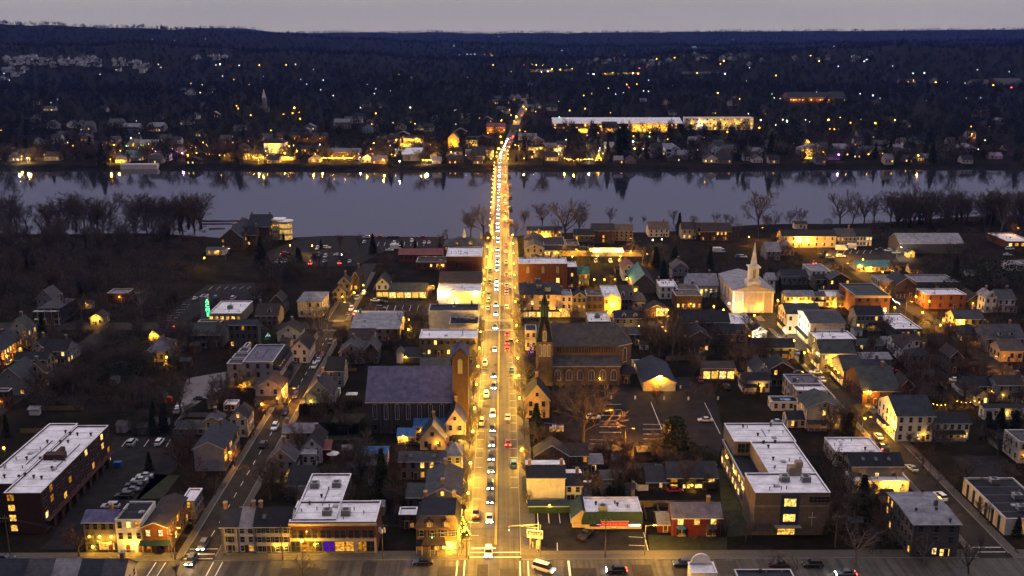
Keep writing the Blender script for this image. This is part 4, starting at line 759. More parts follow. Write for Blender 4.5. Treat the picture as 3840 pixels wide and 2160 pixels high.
# ================================================================ MIDDLE LEFT
B('brick terrace|blue grey roof on the outer left street','E',-220,5,880,H=6.5,roof='gy',p=.7,back=690,wall='brick',rc='navy',sw=(2,8),lit=.45,cat='row house',name='row_house')
B('cream gable end house|at the top of the brick terrace','E',62,250,690,H=7,roof='gy',a=595,back=552,wall='cream',rc='greengrey',sw=(2,3),lit=.2)
B('pale cross gable cottage|dark roof in the left trees','E',282,400,862,H=5.5,roof='gy',a=796,D=8,wall='grey',rc='dark',lit=0)
B('low long cottage|attached right of the pale cross gable cottage','E',400,600,885,H=5,r=776,p=.6,wall='grey',rc='dark',lit=.2)
B('large pale gable house|at the left edge with one lit window','E',-60,242,1165,b=1286,roof='gy',a=1035,D=12,wall='grey',rc='greengrey',fw=(2,3),lit='_____1',sw=(2,3))
B('brown roofed house|with four small lit windows at left','E',240,400,1075,H=6,roof='gy',a=990,back=965,wall='tan',rc='brown',fw=(2,2),lit=(.3,.8))
B('dark terrace roof|behind the large pale gable house','E',130,420,960,H=5.5,r=890,p=.6,wall='tan',rc='dark',lit=.1)
B('red brick house|cut by the left frame edge','E',-60,72,1250,b=1400,roof='flat',back=1222,wall='brick',rc='grey',fw=(2,3),lit=0,sw=(2,2))
b=B('navy porch house|white trim and hipped roof among trees','E',350,538,497,b=642,roof='hip',r=400,p=.35,wall='navy',rc='grey',sw=(2,5),lit=0,cat='house',name='porch_house')
for z in(0,b['H']/2): MB().box(-b['hw']-1.8,b['hw'],-1.8,0,z+2.4,z+2.6).build('porch_deck',TRIM(),b['o'])
for x in(-1,-.33,.33,1): MB().cyl((x*b['hw'],-1.6,0),(x*b['hw'],-1.6,b['H']),.1,.1,6).build('porch_post',TRIM(),b['o'])
B('grey house|behind the navy porch house','E',330,480,405,H=7,roof='gy',a=330,back=285,wall='grey',rc='grey',lit=0)
B('long grey garage|right of the navy porch house','E',700,830,470,b=500,roof='shed',r=425,p=.25,wall='lilac',rc='grey',fw=(0,0),cat='garage',name='garage')
B('tiny yellow lit house|in the dark wood at left','E',815,930,585,b=652,roof='gy',a=548,D=7,wall='yellow',rc='brown',fw=(1,2),lit=.0)
B('low red brick building|with flat roof in the left trees','E',968,1150,362,b=440,roof='flat',back=320,wall='brick',rc='lgrey',fw=(1,2),lit=0,cat='building',name='brick_building')
ac=B('cinema hall|white roof with lit clerestory windows','E',1885,2182,545,b=640,roof='flat',back=432,wall='tan',rc='snow',fw=(1,6),lit='111111',win_w=2.2,win_h=1.6,sw=(0,0),hv=[(2085,490)],cat='cinema',name='cinema_hall')
tw=B('cinema sign tower|with green vertical letters','E',1806,1862,395,b=640,roof='flat',D=4.5,wall='lilac',rc='purple',fw=(0,0),sw=(0,0),cat='cinema',name='sign_tower')
GRN=emit('neon_green',(.08,1.0,.30),5.0)
bl_=MB().box(0,.3,-1.1,-.2,tw['H']*.30,tw['H']*.97).build('sign_blade',mat('blade',(.02,.05,.03),.6),tw['o'],(tw['hw'],0,0))
for i,ch_ in enumerate('ACME'): text(bl_,ch_,2.3,(.75,-1.14,tw['H']*(.81-.165*i)),GRN)
B('low cinema entrance|with glowing arches below the sign tower','E',1790,2000,622,H=3.4,roof='flat',D=4,wall='tan',rc='grey',fw=(1,4),lit='1.11',win_w=1.6,cat='cinema',name='cinema_entrance')
B('grey town houses|with blue roof and white bay windows','E',2066,2330,645,b=858,r=600,p=.6,wall='dgrey',rc='navy',fw=(3,5),lit='..1.......1..1.',noside=1,cat='town house',name='town_house')
m_=B('lilac modern terrace|flat grey roof with dormers over the street','E',2195,2470,985,b=1218,roof='flat',back=826,wall='lilac',rc='purple',fw=(3,3),lit='......1__',sw=(0,0),cat='terrace',name='modern_terrace')
for i in range(6): dormer(m_,m_['hw']+1.9,3+i*(m_['D']-6)/5,m_['H']-3.0,1.5,0 if i in(0,1,2) else -1,pi/2,'dark','white')
MB().slab([(m_['hw'],0,m_['H']-.1),(m_['hw']+2.6,0,m_['H']-3.2),(m_['hw']+2.6,m_['D'],m_['H']-3.2),(m_['hw'],m_['D'],m_['H']-.1)],.15).build('street_roof',rm('dark'),m_['o'])
MB().box(m_['hw'],m_['hw']+2.3,0,m_['D'],0,m_['H']-3.3).build('street_wall',wm('lilac'),m_['o'])
MB().slab([(m_['hw']+2.3,1,3.4),(m_['hw']+4.2,1,2.9),(m_['hw']+4.2,m_['D']-1,2.9),(m_['hw']+2.3,m_['D']-1,3.4)],.12).build('porch_roof',rm('dark'),m_['o'])
for i,(x0,ye) in enumerate(((2052,1000),(2100,945),(2150,895),(2200,846))):
    B(('lowest','second','third','topmost')[i]+' stepped lilac side wing|of the modern terrace with white coping','E',x0,2200-i*0+ (40 if i else 0),ye,H=m_['H']-.6-.1*i,roof='flat',D=5,wall='lilac',rc='grey',fw=(3,1) if i==0 else (0,0),lit=0,noside=1,cat='terrace',name='terrace_wing')
B('hipped grey house|with lit porch in the left trees','E',1315,1490,895,b=985,roof='hip',r=752,p=.5,wall='tan',rc='purple',sw=(2,3),lit=.1)
B('yellow gable cottage|glowing behind the hipped grey house','E',1345,1440,745,b=790,roof='gy',a=700,D=6,wall='yellow',rc='dark',fw=(1,1),lit='.')
B('large dark house|below the cinema behind bare trees','E',1740,2010,735,b=852,r=640,p=.55,wall='dgrey',rc='greengrey',fw=(2,4),lit=0,noside=1)
B('cream corner house|shallow pale roof with lit side window','F',372,598,436,b=578,roof='hip',r=350,p=.25,wall='cream',rc='lgrey',fw=(2,3),lit='_.....1'[:6],sw=(2,3))
B('grey gabled house|with porch lamp on left street','F',692,805,352,b=438,roof='gy',a=300,back=285,wall='tan',rc='brown',fw=(2,2),lit=0,sw=(2,3))
B('dark solar roofed house|up the left street','F',742,850,268,H=7,roof='gy',a=215,back=185,wall='tan',rc='navy',sw=(2,3),lit=.1,ch=1)
B('dark brick house|top of the left street','F',868,930,215,H=7,roof='gy',a=170,D=14,wall='brown',rc='dark',sw=(2,4),lit=.1,ch=1)
B('white gable shop|with dark roof beside the lit arcade','F',1086,1202,280,b=398,roof='gy',a=222,D=12,wall='white',rc='dark',fw=(2,2),lit='.. _'.replace(' ','.'),sw=(0,0),shop='F',cat='shop',name='gable_shop')
B('long lit shop arcade|dark roof right of the white gable shop','F',1202,1546,348,b=408,r=268,p=.5,wall='cream',rc='greengrey',fw=(1,4),lit=0,shop='F',noside=1,cat='shop',name='shop_arcade',awn=None)
B('floodlit white hall|white parapet roof on main street','F',1640,2036,346,b=458,roof='flat',back=260,wall='white',rc='white',fw=(0,0),sw=(2,4),lit=.5,shop='S',cat='hall',name='white_hall')
B('tall dark brick block|white roof with one arched window','F',1722,2046,28,b=262,roof='flat',back=-55,wall='dbrick',rc='snow',fw=(0,0),sw=(3,4),lit=.4,shop='S',cat='building',name='brick_block'); bb=BL['tall dark brick block']; win(bb['o'],(-bb['hw']*.4,-.02,bb['H']*.66),0,1.3,3.0,-1)
B('low brown roofed hall|between the brick block and white hall','F',1660,2040,268,H=6,r=165,p=.35,wall='brown',rc='brown',fw=(0,0),sw=(1,4),lit=.5,shop='S')
B('cream walled building|black flat roof on main street','F',1562,2014,518,b=690,roof='flat',back=458,wall='white',rc='black',fw=(0,0),sw=(2,4),lit=.5,shop='S',ch=3,cat='building',name='cream_building')
B('black roofed extension|with four roof units','F',1750,2012,640,H=5.6,roof='flat',back=550,wall='cream',rc='black',fw=(0,0),sw=(2,3),lit=.4,shop='S',hv=[(1835,595),(1898,595),(1960,592)],cat='building',name='extension')
B('grey two storey offices|long white roof and five windows','F',1478,2004,768,b=938,roof='flat',back=688,wall='dgrey',rc='snow',fw=(2,9),lit='..1......_1..1___',sw=(2,4),shop='S',cat='building',name='offices')
B('cream barn house|large pale metal roof by the crossing','F',862,1300,682,b=792,r=540,p=.22,wall='tan',rc='metal',fw=(2,6),lit='..........1.',sw=(2,4),skyl=1,ch=1)
B('pink rear house|brown roof below the cream barn house','F',835,1060,790,H=6,r=680,p=.6,wall='pink',rc='brown',lit=.0)
B('pale gabled house|broad gable on the left street','F',752,978,892,b=1000,roof='gy',a=812,D=9,wall='lilac',rc='grey',fw=(2,3),lit=0,sw=(2,3))
B('grey gable wing|right of the pale gabled house','F',978,1105,880,b=995,roof='gy',a=810,D=9,wall='dgrey',rc='grey',fw=(2,2),lit=0)
B('dark roofed long house|behind the mint green house','F',640,790,1062,H=6,r=935,p=.7,wall='grey',rc='dark',lit=0)
B('mint green gable house|dark roof with tall chimneys','F',445,690,1282,b=1400,roof='gy',a=1160,back=1062,wall='mint',rc='navy',fw=(2,3),lit='______',sw=(2,5),ch=2)
B('blush gable house|with orange lit side on left street','F',-10,235,1218,H=6,roof='gy',a=1140,back=1065,wall='pink',rc='brown',fw=(2,2),lit=0,sw=(2,4))
B('white gable house|black roof on the left street','F',312,476,868,b=995,roof='gy',a=790,back=700,wall='white',rc='dark',fw=(2,2),lit=0,sw=(2,5))
B('light blue gable house|near the green garden lights','F',190,398,718,b=802,roof='gy',a=655,back=595,wall='blue',rc='dark',fw=(1,2),lit='..',sw=(2,3),ch=1)
B('columned brown house|with white dormer','F',-5,196,562,b=656,r=455,p=.6,wall='tan',rc='brown',fw=(2,4),lit=0,noside=1,ch=1); cb=BL['columned brown house']; dormer(cb,cb['hw']*.2,1.5,cb['H']+.8,2,-1,0,'brown','white')
B('dark gable house|behind the columned brown house','F',130,240,430,H=7,roof='gy',a=375,D=9,wall='dgrey',rc='dark',lit=0)
B('grey garden shed|white door below the offices','F',1272,1330,905,b=995,roof='gy',a=880,D=5,wall='white',rc='grey',fw=(0,0),noside=1,cat='shed',name='shed')
B('dark flat garage|beside the grey garden shed','F',1330,1482,940,b=990,roof='shed',r=850,p=.15,wall='dgrey',rc='black',fw=(0,0),noside=1,cat='garage',name='garage')
B('low house|just behind the stone church roof','F',1490,1752,1020,H=4,r=945,p=.4,wall='grey',rc='grey',fw=(0,0),noside=1,ch=1)
# stone church on the left
sc_=B('stone church nave|with broad slate roof and arched windows','F',998,1866,1342,H=10.4,r=1022,p=.85,wall='stone',rc='slate',fw=(0,0),sw=(0,0),cat='church',name='stone_church')
o,hw,H=sc_['o'],sc_['hw'],sc_['H']
def arch_win(par,x,y,z,w,h,pm,rz=0,frame=None):
    def mk():
        pts=[(-w/2,-.05,0),(w/2,-.05,0)]+[(w/2*cos(pi*i/8),-.05,h-w/2+w/2*sin(pi*i/8)*1.25) for i in range(9)]
        return MB().poly(pts).mesh('pane',[pm])
    def mf():
        m=MB(); a=[(-w/2,0)]+[(w/2*cos(pi*i/8),h-w/2+w/2*sin(pi*i/8)*1.25) for i in range(8,-1,-1)]+[(w/2,0)]
        for (x0,z0),(x1,z1) in zip(a,a[1:]+a[:1]): m.cyl((x0,-.06,z0),(x1,-.06,z1),.1,.1,4)
        m.cyl((0,-.05,0),(0,-.05,h),.05,.05,4); return m.mesh('arched_window',[frame or wm('pstone')])
    f=obj('arched_window',shared(('af',w,h,frame.name if frame else 0),mf),par,(x,y,z),rz); obj('pane',shared(('ap',w,h,pm.name),mk),f); return f
for i in range(8):
    x=-hw+sc_['W']*(i+.75)/8.6; arch_win(o,x,-.02,4.6,1.2,4.9,GLASS(),0,TRIM()); MB().box(-.35,.35,-.5,0,0,H-.6).build('buttress',wm('stone'),o,(x+sc_['W']/17.2,-.01,0))
    if i%2==0: win(o,(x,-.02,2.0),0,1.2,1.6,-1)
X1=gp('F',1782,1340,H)[0]; X2=gp('F',1925,1340,H)[0]; zt=vp('F',1850,948,sc_['Y']-.8)[2]
tb=empty('church_tower',((X1+X2)/2,sc_['Y']-.8,0)); tag(tb,'brick bell tower with gabled slate cap on the stone church','church tower'); tw_=(X2-X1)/2
MB().box(-tw_,tw_,0,2*tw_,0,zt).build('wall',wm('brown'),tb)
cap=MB()
for k in range(4):
    a=k*pi/2; R_=lambda x,y,z:(tw_*0+x*cos(a)-y*sin(a),tw_+x*sin(a)+y*cos(a),z); cap.poly([R_(-tw_-.3,-tw_-.3,zt),R_(0,-tw_-.3,zt+3.4),R_(0,0,zt+4.6)]).poly([R_(0,-tw_-.3,zt+3.4),R_(tw_+.3,-tw_-.3,zt),R_(0,0,zt+4.6)])
    MB().poly([R_(-tw_,-tw_-.05,zt),R_(tw_,-tw_-.05,zt),R_(0,-tw_-.05,zt+3.1)]).build('gable',wm('brown'),tb)
cap.build('roof',rm('slate'),tb); arch_win(tb,0,-.03,zt-5.0,1.5,4.6,mat('stained_glass',(.30,.27,.22),.5),0,wm('pstone')); FOOT.append((X1,X2,sc_['Y']-1,sc_['Y']+6)); LM.append(('brick bell tower',tb.location.x,tb.location.y))
# ================================================================ MIDDLE RIGHT
# gothic church
ch_=B('gothic church aisle|stone walls with traceried windows','G',365,975,1018,b=1192,roof='shed',r=926,p=.55,wall='pstone',rc='grey',fw=(0,0),sw=(0,0),cat='church',name='gothic_church')
o,hw,H=ch_['o'],ch_['hw'],ch_['H']; yn=ch_['D']
for i in range(6): arch_win(o,-hw+ch_['W']*(i+.5)/6,-.02,1.8,2.0,3.6,mat('leaded_glass',(.09,.09,.11),.3),0,wm('white')); MB().box(-.4,.4,-.7,0,0,H-.5).build('buttress',wm('pstone'),o,(-hw+ch_['W']*(i+1)/6-.4,-.01,0))
zc=vp('G',700,836,ch_['Y']+yn)[2]; xr=vp('G',1092,836,ch_['Y']+yn)[0]-ch_['X']; d=ray('G',700,628); k=d[2]/d[1]; p_=.95; s_=(zc-HC-k*(ch_['Y']+yn))/(k-p_); zr=zc+p_*s_; xa=xr-s_*.75
nv=MB(); n0=[(-hw,yn),(xa,yn),(xr,yn+s_*.5),(xr,yn+s_*1.5),(xa,yn+2*s_),(-hw,yn+2*s_)]
nv.loft([[(x,y,0) for x,y in n0],[(x,y,zc) for x,y in n0]]).build('nave_wall',wm('pstone'),o)
e_=.4; nr=MB(); A_=(-hw-.2,yn-e_,zc-.2); B_=(xa,yn-e_,zc-.2); Cc=(xr+e_,yn+s_*.5,zc-.2); D_=(xr+e_,yn+s_*1.5,zc-.2); E_=(xa,yn+2*s_+e_,zc-.2); F2=(-hw-.2,yn+2*s_+e_,zc-.2); T0=(-hw-.2,yn+s_,zr); T1=(xa-.5,yn+s_,zr)
nr.poly([A_,B_,T1,T0]).poly([B_,Cc,T1]).poly([Cc,D_,T1]).poly([D_,E_,T1]).poly([E_,F2,T0,T1]).poly([F2,A_,T0]); nr.build('nave_roof',rm('grey'),o)
MB().cyl(B_,Cc,.14,.14,5).build('gutter',TRIM(),o)
for i in range(6):
    for j in range(4): arch_win(o,-hw+2.2+i*(ch_['W']-3)/6+j*.95,yn-.03,zc-2.5,.6,2.0,GLASS(),0,wm('pstone'))
arch_win(o,(xa+xr)/2,yn+s_*.25-.3,zc-6.5,1.5,5.2,GLASS(),math.atan2(s_*.5,xr-xa),wm('white')); obj('chimney',shared('chim',chim),o,(xr-1,yn+s_*1.4,zc+1.2),0,(1.4,1.4,2))
FOOT.append((ch_['X']-hw-8,ch_['X']+xr,ch_['Y'],ch_['Y']+yn+2*s_))
X1=vp('G',222,975,ch_['Y']-.5)[0]; X2=vp('G',364,975,ch_['Y']-.5)[0]; zt=vp('G',290,802,ch_['Y']-.5)[2]; tw_=(X2-X1)/2; ztop=vp('G',300,345,ch_['Y']+tw_)[2]
tb=empty('church_spire',((X1+X2)/2,ch_['Y']-.5,0)); tag(tb,'gothic stone tower with tall dark spire and green copper crown','church tower'); LM.append(('gothic spire tower',tb.location.x,tb.location.y))
MB().box(-tw_,tw_,0,2*tw_,0,zt).build('wall',wm('pstone'),tb)
for s in(-.56,0,.56): arch_win(tb,s*tw_,-.03,zt-5.2,1.0,4.2,mat('louvre',(.16,.15,.15),.8),0,wm('white'))
for sx in(-1,1): MB().box(-.4,.4,-.5,.1,0,zt-1).build('buttress',wm('pstone'),tb,(sx*(tw_-.3),0,0))
ring=lambda r,z,n=8:[(r*cos(pi/8+2*pi*i/n),tw_+r*sin(pi/8+2*pi*i/n),z) for i in range(n)]
hs=ztop-zt
MB().loft([[(-tw_-.2,-.2,zt),(tw_+.2,-.2,zt),(tw_+.2,tw_,zt),(tw_+.2,2*tw_+.2,zt),(-tw_-.2,2*tw_+.2,zt),(-tw_-.2,tw_,zt)],[(-tw_*.42,tw_*.58,zt+hs*.52),(tw_*.42,tw_*.58,zt+hs*.52),(tw_*.42,tw_,zt+hs*.52),(tw_*.42,tw_*1.42,zt+hs*.52),(-tw_*.42,tw_*1.42,zt+hs*.52),(-tw_*.42,tw_,zt+hs*.52)]]).build('spire_base',rm('dark'),tb)
COP=mat('copper_green',(.06,.17,.11),.6,.4,.8)
MB().loft([ring(tw_*.48,zt+hs*.52),ring(tw_*.48,zt+hs*.74)]).build('lantern',mat('lantern_dark',(.025,.04,.035),.7),tb)
for i in range(8): a=pi/8+2*pi*i/8; MB().cyl((tw_*.5*cos(a),tw_+tw_*.5*sin(a),zt+hs*.5),(tw_*.46*cos(a),tw_+tw_*.46*sin(a),zt+hs*.80),.2,.06,5).build('copper_pinnacle',COP,tb)
MB().loft([ring(tw_*.5,zt+hs*.74),ring(.06,ztop)]).build('spire',rm('dark'),tb); MB().box(-.06,.06,tw_-.06,tw_+.06,ztop-.3,ztop+1.4).box(-.4,.4,tw_-.05,tw_+.05,ztop+.7,ztop+.82).build('finial_cross',COP,tb)
for sx in(-1,1):
    MB().cyl((sx*(tw_+.2),-.2,zt),(sx*tw_*.42,tw_*.58,zt+hs*.52),.1,.08,4).build('copper_ridge',COP,tb)
MB().loft([[(-.9,-.3,zt),(.9,-.3,zt),(.9,1.2,zt),(-.9,1.2,zt)],[(-.9,-.3,zt+3.4),(.9,-.3,zt+3.4),(.9,1.6,zt+3.4),(-.9,1.6,zt+3.4)],[(-.05,-.3,zt+6.4),(.05,-.3,zt+6.4),(.05,2,zt+6.4),(-.05,2,zt+6.4)]]).build('lucarne',wm('pstone'),tb); arch_win(tb,0,-.33,zt+.5,1.0,3.4,mat('louvre',(.16,.15,.15),.8),0,wm('white'))
B('small hipped sacristy|right end of the gothic church','G',975,1112,1088,b=1182,roof='hip',r=1008,p=.6,wall='pstone',rc='dark',fw=(1,2),lit=0,sw=(0,0),cat='church',name='sacristy')
B('glowing yellow porch|between the gothic church and garage','G',1095,1195,1000,b=1045,roof='flat',D=4,wall='yellow',rc='tan',fw=(1,2),lit='11',noside=1,cat='porch',name='lit_porch')
g_=B('cream garage|navy gable roof with floodlight over white door','G',1192,1482,1168,b=1248,roof='gy',a=1108,back=925,wall='peach',rc='navy',fw=(0,0),sw=(0,0),cat='garage',name='garage')
MB().box(-2.6,2.6,-.1,0,0,2.7).build('garage_door',wm('white'),g_['o'],(g_['hw']*.45,-.01,0))
for i in range(4): MB().box(-2.5,2.5,-.13,-.1,.1+i*.64,.68+i*.64).build('door_panel',TRIM(),g_['o'],(g_['hw']*.45,-.01,0))
B('small dark roofed chapel house|cream gable in front of the gothic church','G',112,342,1325,b=1490,roof='gy',a=1192,D=10,wall='peach',rc='dark',fw=(2,2),lit=0,sw=(2,3),ch=1)
B('narrow pink house|left of the gothic spire','G',122,222,700,H=8,roof='flat',D=8,wall='pink',rc='navy',fw=(2,2),lit=0,sw=(3,3))
# white church
wc=B('white columned church|pedimented front and grey roof','G',2006,2374,338,b=538,roof='gy',a=290,back=140,wall='pink',rc='metal',fw=(0,0),sw=(1,5),lit=0,win_h=5.5,cat='church',name='white_church')
o,hw,H=wc['o'],wc['hw'],wc['H']; MB().box(-hw-.2,hw+.2,-.3,0,H-.9,H-.3).build('entablature',wm('white'),o)
for s in(-.95,-.5,.5,.95): MB().box(-.35,.35,-.25,0,0,H-.9).build('pilaster',wm('white'),o,(s*hw,-.01,0))
MB().box(-1.4,1.4,-.15,0,0,3.6).build('entrance_door',wm('white'),o); yt=3.0; z0=H+wc['rh']*.6
zz=lambda py: vp('G',2190,py,wc['Y']+yt)[2]
zA,zB,zC=zz(232),zz(112),zz(-96)
st=MB().box(-2.9,2.9,yt-2.9,yt+2.9,z0-2,zA-.6).box(-2.5,2.5,yt-2.5,yt+2.5,zA-.6,zA).build('steeple_base',wm('white'),o)
MB().box(-2.0,2.0,yt-2.0,yt+2.0,zA,zB-.5).build('belfry',wm('white'),o); MB().box(-2.6,2.6,yt-2.6,yt+2.6,zB-.5,zB).build('belfry_cornice',wm('white'),o)
arch_win(o,0,yt-2.03,zA+.6,1.4,zB-zA-1.8,mat('louvre',(.16,.15,.15),.8),0,wm('white'))
MB().loft([[(1.55*cos(pi/8+pi*i/4),yt+1.55*sin(pi/8+pi*i/4),zB) for i in range(8)],[(.08*cos(pi/8+pi*i/4),yt+.08*sin(pi/8+pi*i/4),zC) for i in range(8)]]).build('spire',wm('white'),o); MB().cyl((0,yt,zC-.2),(0,yt,zC+1.6),.06,.04,5).build('finial',wm('grey'),o)
# town blocks around union street, right of main street
B('long brown brick warehouse|white roof and arched windows by main street','T',162,825,612,b=955,roof='flat',back=528,wall='orange',rc='snow',fw=(0,0),sw=(3,4),lit=.3,ch=2,cat='building',name='brick_warehouse'); q=BL['long brown brick warehouse']
for i,s in enumerate((-.62,0,.6)): arch_win(q['o'],s*q['hw'],-.02,q['H']*.62,1.5,3.4,mat('arch_pane',(.42,.33,.22),.6),0,wm('pstone'))
win(q['o'],(q['hw']*.62,-.02,q['H']*.33),0,1.5,2.6,2)
B('narrow brick stair block|right end of the brown warehouse','T',826,955,655,b=950,roof='flat',back=580,wall='brown',rc='snow',fw=(4,1),lit='.1.1',noside=1,cat='building',name='stair_block')
B('teal roofed brick villa|with two lit gable windows','T',957,1115,752,b=905,r=650,p=.9,wall='orange',rc='teal',fw=(2,2),lit='1111',noside=1); q=BL['teal roofed brick villa']; MB().loft([[(-1.4,-.3,q['H']),(1.4,-.3,q['H']),(0,-.3,q['H']+3.6)],[(-1.4,3,q['H']),(1.4,3,q['H']),(0,3,q['H']+3.6)]]).build('cross_gable',rm('teal'),q['o'])
ht=B('cream inn|dark hipped roof full of roof units, three window rows','T',182,735,1028,b=1342,roof='hip',r=880,p=.22,wall='pink',rc='dark',fw=(4,5),lit='1.1.1.1..11....1____'[:20],sw=(4,4),shop='F',hv=[(310,890),(440,930),(420,840),(560,965)],cat='inn',name='inn')
B('white turret house|teal gable cap behind the inn','T',590,675,815,b=945,roof='gy',a=775,D=4,wall='white',rc='teal',fw=(1,1),lit='.',noside=1,cat='turret',name='turret_house')
B('pink two bay shop|flat grey roof next to the inn','T',737,892,1052,b=1342,roof='flat',back=962,wall='pink',rc='lgrey',fw=(3,2),lit='....__',shop='F',noside=1,ch=2,cat='shop',name='row_shop',awn=None)
B('brown pedimented shop|three lit windows over a dark store','T',896,1082,1066,b=1342,roof='gy',a=1004,back=955,wall='tan',rc='dark',fw=(3,3),lit='...111___',noside=1,cat='shop',name='row_shop')
B('dark glazed shop|pink roof between brown and ochre shops','T',1086,1312,1050,b=1342,roof='flat',back=972,wall='brown',rc='tan',fw=(3,3),lit=0,win_w=1.9,win_h=2.4,noside=1,cat='shop',name='row_shop')
q=B('ochre pedimented hall|white roof lit golden from below','T',1326,1552,1068,b=1342,roof='flat',back=906,wall='yellow',rc='snow',fw=(2,3),lit=.3,noside=1,cat='hall',name='ochre_hall'); MB().poly([(-3.6,-.12,q['H']-.3),(3.6,-.12,q['H']-.3),(0,-.12,q['H']+1.5)]).build('pediment',wm('yellow'),q['o'])
q=B('grey dormered roof house|two white dormers beside the ochre hall','T',1555,1706,1085,H=6,r=900,p=.9,wall='dgrey',rc='grey',fw=(2,3),lit=0,noside=1); dormer(q,-1.6,1.2,q['H']+1.1,1.6,-1,0,'grey','white'); dormer(q,2.0,1.2,q['H']+1.1,1.6,-1,0,'grey','white')
B('pale hipped shed|right of the grey dormered roof house','T',1715,1890,1120,H=4.5,roof='hip',r=985,p=.4,wall='pink',rc='tan',lit=0)
B('white roofed diner|low block with roof duct behind church','T',1112,1415,1398,H=4.2,roof='flat',back=1272,wall='dbrick',rc='white',fw=(0,0),sw=(1,3),lit=.8,hv=[(1230,1325)],cat='shop',name='diner')
q=B('navy roofed double house|two white dormers behind the nave','T',1470,1820,1348,H=6.5,r=1245,p=.6,wall='grey',rc='navy',fw=(2,4),lit=0,sw=(2,2)); dormer(q,-1.5,.6,q['H']+.1,1.7,-1,0,'navy','white'); dormer(q,3.2,.6,q['H']+.1,1.7,-1,0,'navy','white')
B('grey cottage|with blue lit door behind the apse','G',1010,1165,730,b=830,r=665,p=.6,wall='dgrey',rc='grey',fw=(2,3),lit='.....1',noside=1)
q=B('stone barn theatre|one teal and one dark roof slope','T',1718,2022,885,b=1010,roof='gy',a=752,back=590,wall='pstone',rc='teal',rc2='dark',fw=(0,0),sw=(1,3),lit=.6,cat='theatre',name='stone_barn')
MB().box(-3,0,-.5,3,0,3.4).build('porch',wm('yellow'),q['o'],(-q['hw']+2.6,-.1,0)); win(q['o'],(-q['hw']+1.2,-.68,1.5),0,1.5,1.8,2)
B('red metal roofed house|behind the stone barn theatre','T',1580,1745,680,H=6,roof='gy',p=.8,back=530,wall='white',rc='red',lit=.2)
B('blue grey roofed hall|with lit clerestory left of white church','G',1608,1870,288,H=6,r=182,p=.5,wall='blue',rc='lgrey',fw=(1,6),lit=.6,noside=1,cat='hall',name='grey_hall')
B('white flat studio|next to the stone barn','G',1342,1500,300,H=6,roof='flat',back=238,wall='white',rc='snow',lit=0,ch=2)
B('pink parapet house|right of the white flat studio','G',1505,1700,335,H=6,roof='flat',back=280,wall='pink',rc='tan',lit=0,ch=2)
q=B('brick restaurant|string lit terrace by the white church','G',1485,1722,385,b=505,roof='flat',back=330,wall='dbrick',rc='tan',fw=(2,5),lit='.....11111',noside=1,cat='restaurant',name='brick_restaurant')
q=B('glass gabled restaurant|glowing front on the side street','G',1205,1415,515,b=582,roof='gy',a=468,D=8,wall='orange',rc='dark',fw=(1,4),lit='1111',win_w=2.6,win_h=3.0,sw=(1,2),cat='restaurant',name='glass_restaurant'); win(q['o'],(q['hw']*.45,-.05,q['H']*.75),0,5.0,3.6,2,name='gable_window',mull=4)
for nm,x0,x1,ye,r,H,rc,wl in (('dark long roofed house|among pale birch trunks',1530,1970,622,518,6,'dark','stone'),('slate cottage|below the dark long roofed house',1850,2025,728,638,5,'dark','stone'),('small dark cottage|left of the bright yard',1988,2115,692,640,5,'navy','cream')):
    B(nm,'G',x0,x1,ye,H=H,r=r,p=.6,wall=wl,rc=rc,lit=.05)
B('white roofed workshop|in front of the white church','G',1962,2195,638,H=4.6,roof='flat',back=542,wall='cream',rc='white',lit=.1,cat='building',name='workshop')
B('floodlit white house|black roof in the bright yard','G',2185,2308,702,b=786,roof='gy',a=660,back=612,wall='white',rc='dark',fw=(1,2),lit='1.',sw=(1,2))
B('stone house with glowing glazed door|behind bare trees','G',1600,1800,760,H=6,roof='gy',a=700,D=10,wall='stone',rc='dark',fw=(2,3),lit='.....1',sw=(2,2))
B('dark corner house|left end of right street','G',2190,2318,852,b=960,r=765,p=.6,wall='olive',rc='dark',fw=(2,2),lit='....',sw=(2,2))
B('white cottage with bay|black roof near the lit pergola','G',2200,2340,1075,H=5,roof='gy',a=1000,back=915,wall='blue',rc='navy',fw=(2,2),lit='.. 1'.replace(' ','.'),sw=(2,2))
B('long white rear cottage|black roof above the car park','G',2095,2340,1150,b=1258,r=1078,p=.5,wall='white',rc='dark',fw=(1,4),lit='.1..',sw=(1,2))
q=B('string lit pergola|glowing patio roof behind the garage','G',1730,2020,1040,b=1150,roof='shed',r=975,p=.25,wall='tan',rc='brown',fw=(0,0),sw=(0,0),cat='pergola',name='pergola')
for i in range(4): win(q['o'],(-q['hw']+q['W']*(i+.5)/4,-.03,q['H']*.45),0,q['W']/4*.8,q['H']*.6,(2,0,4,2)[i],name='lit_bay',mull=4)
# right street and beyond
B('yellow lit row|grey roof facing the white church','H',165,420,392,b=488,r=335,p=.5,wall='yellow',rc='lgrey',fw=(2,7),lit=.15,sw=(2,2),cat='row house',name='row_house')
B('narrow cream shop|between yellow row and white row','H',420,522,390,b=486,r=345,p=.4,wall='peach',rc='grey',fw=(2,2),lit=.3,noside=1,shop='F')
B('cream row with black windows|white roof on the side street','H',524,790,388,b=486,roof='flat',back=336,wall='peach',rc='snow',fw=(2,6),lit=.1,noside=1,cat='row house',name='row_house')
q=B('orange brick corner block|dark roof and cream cornice','R',102,576,938,b=1195,roof='flat',back=772,wall='orange',rc='greengrey',fw=(2,4),lit='....1.11',sw=(2,3),noside=1,win_w=1.4,cat='building',name='corner_block'); MB().box(-q['hw']-.3,q['hw']+.3,-.5,0,q['H']-.9,q['H']-.2).build('cornice',wm('peach'),q['o'])
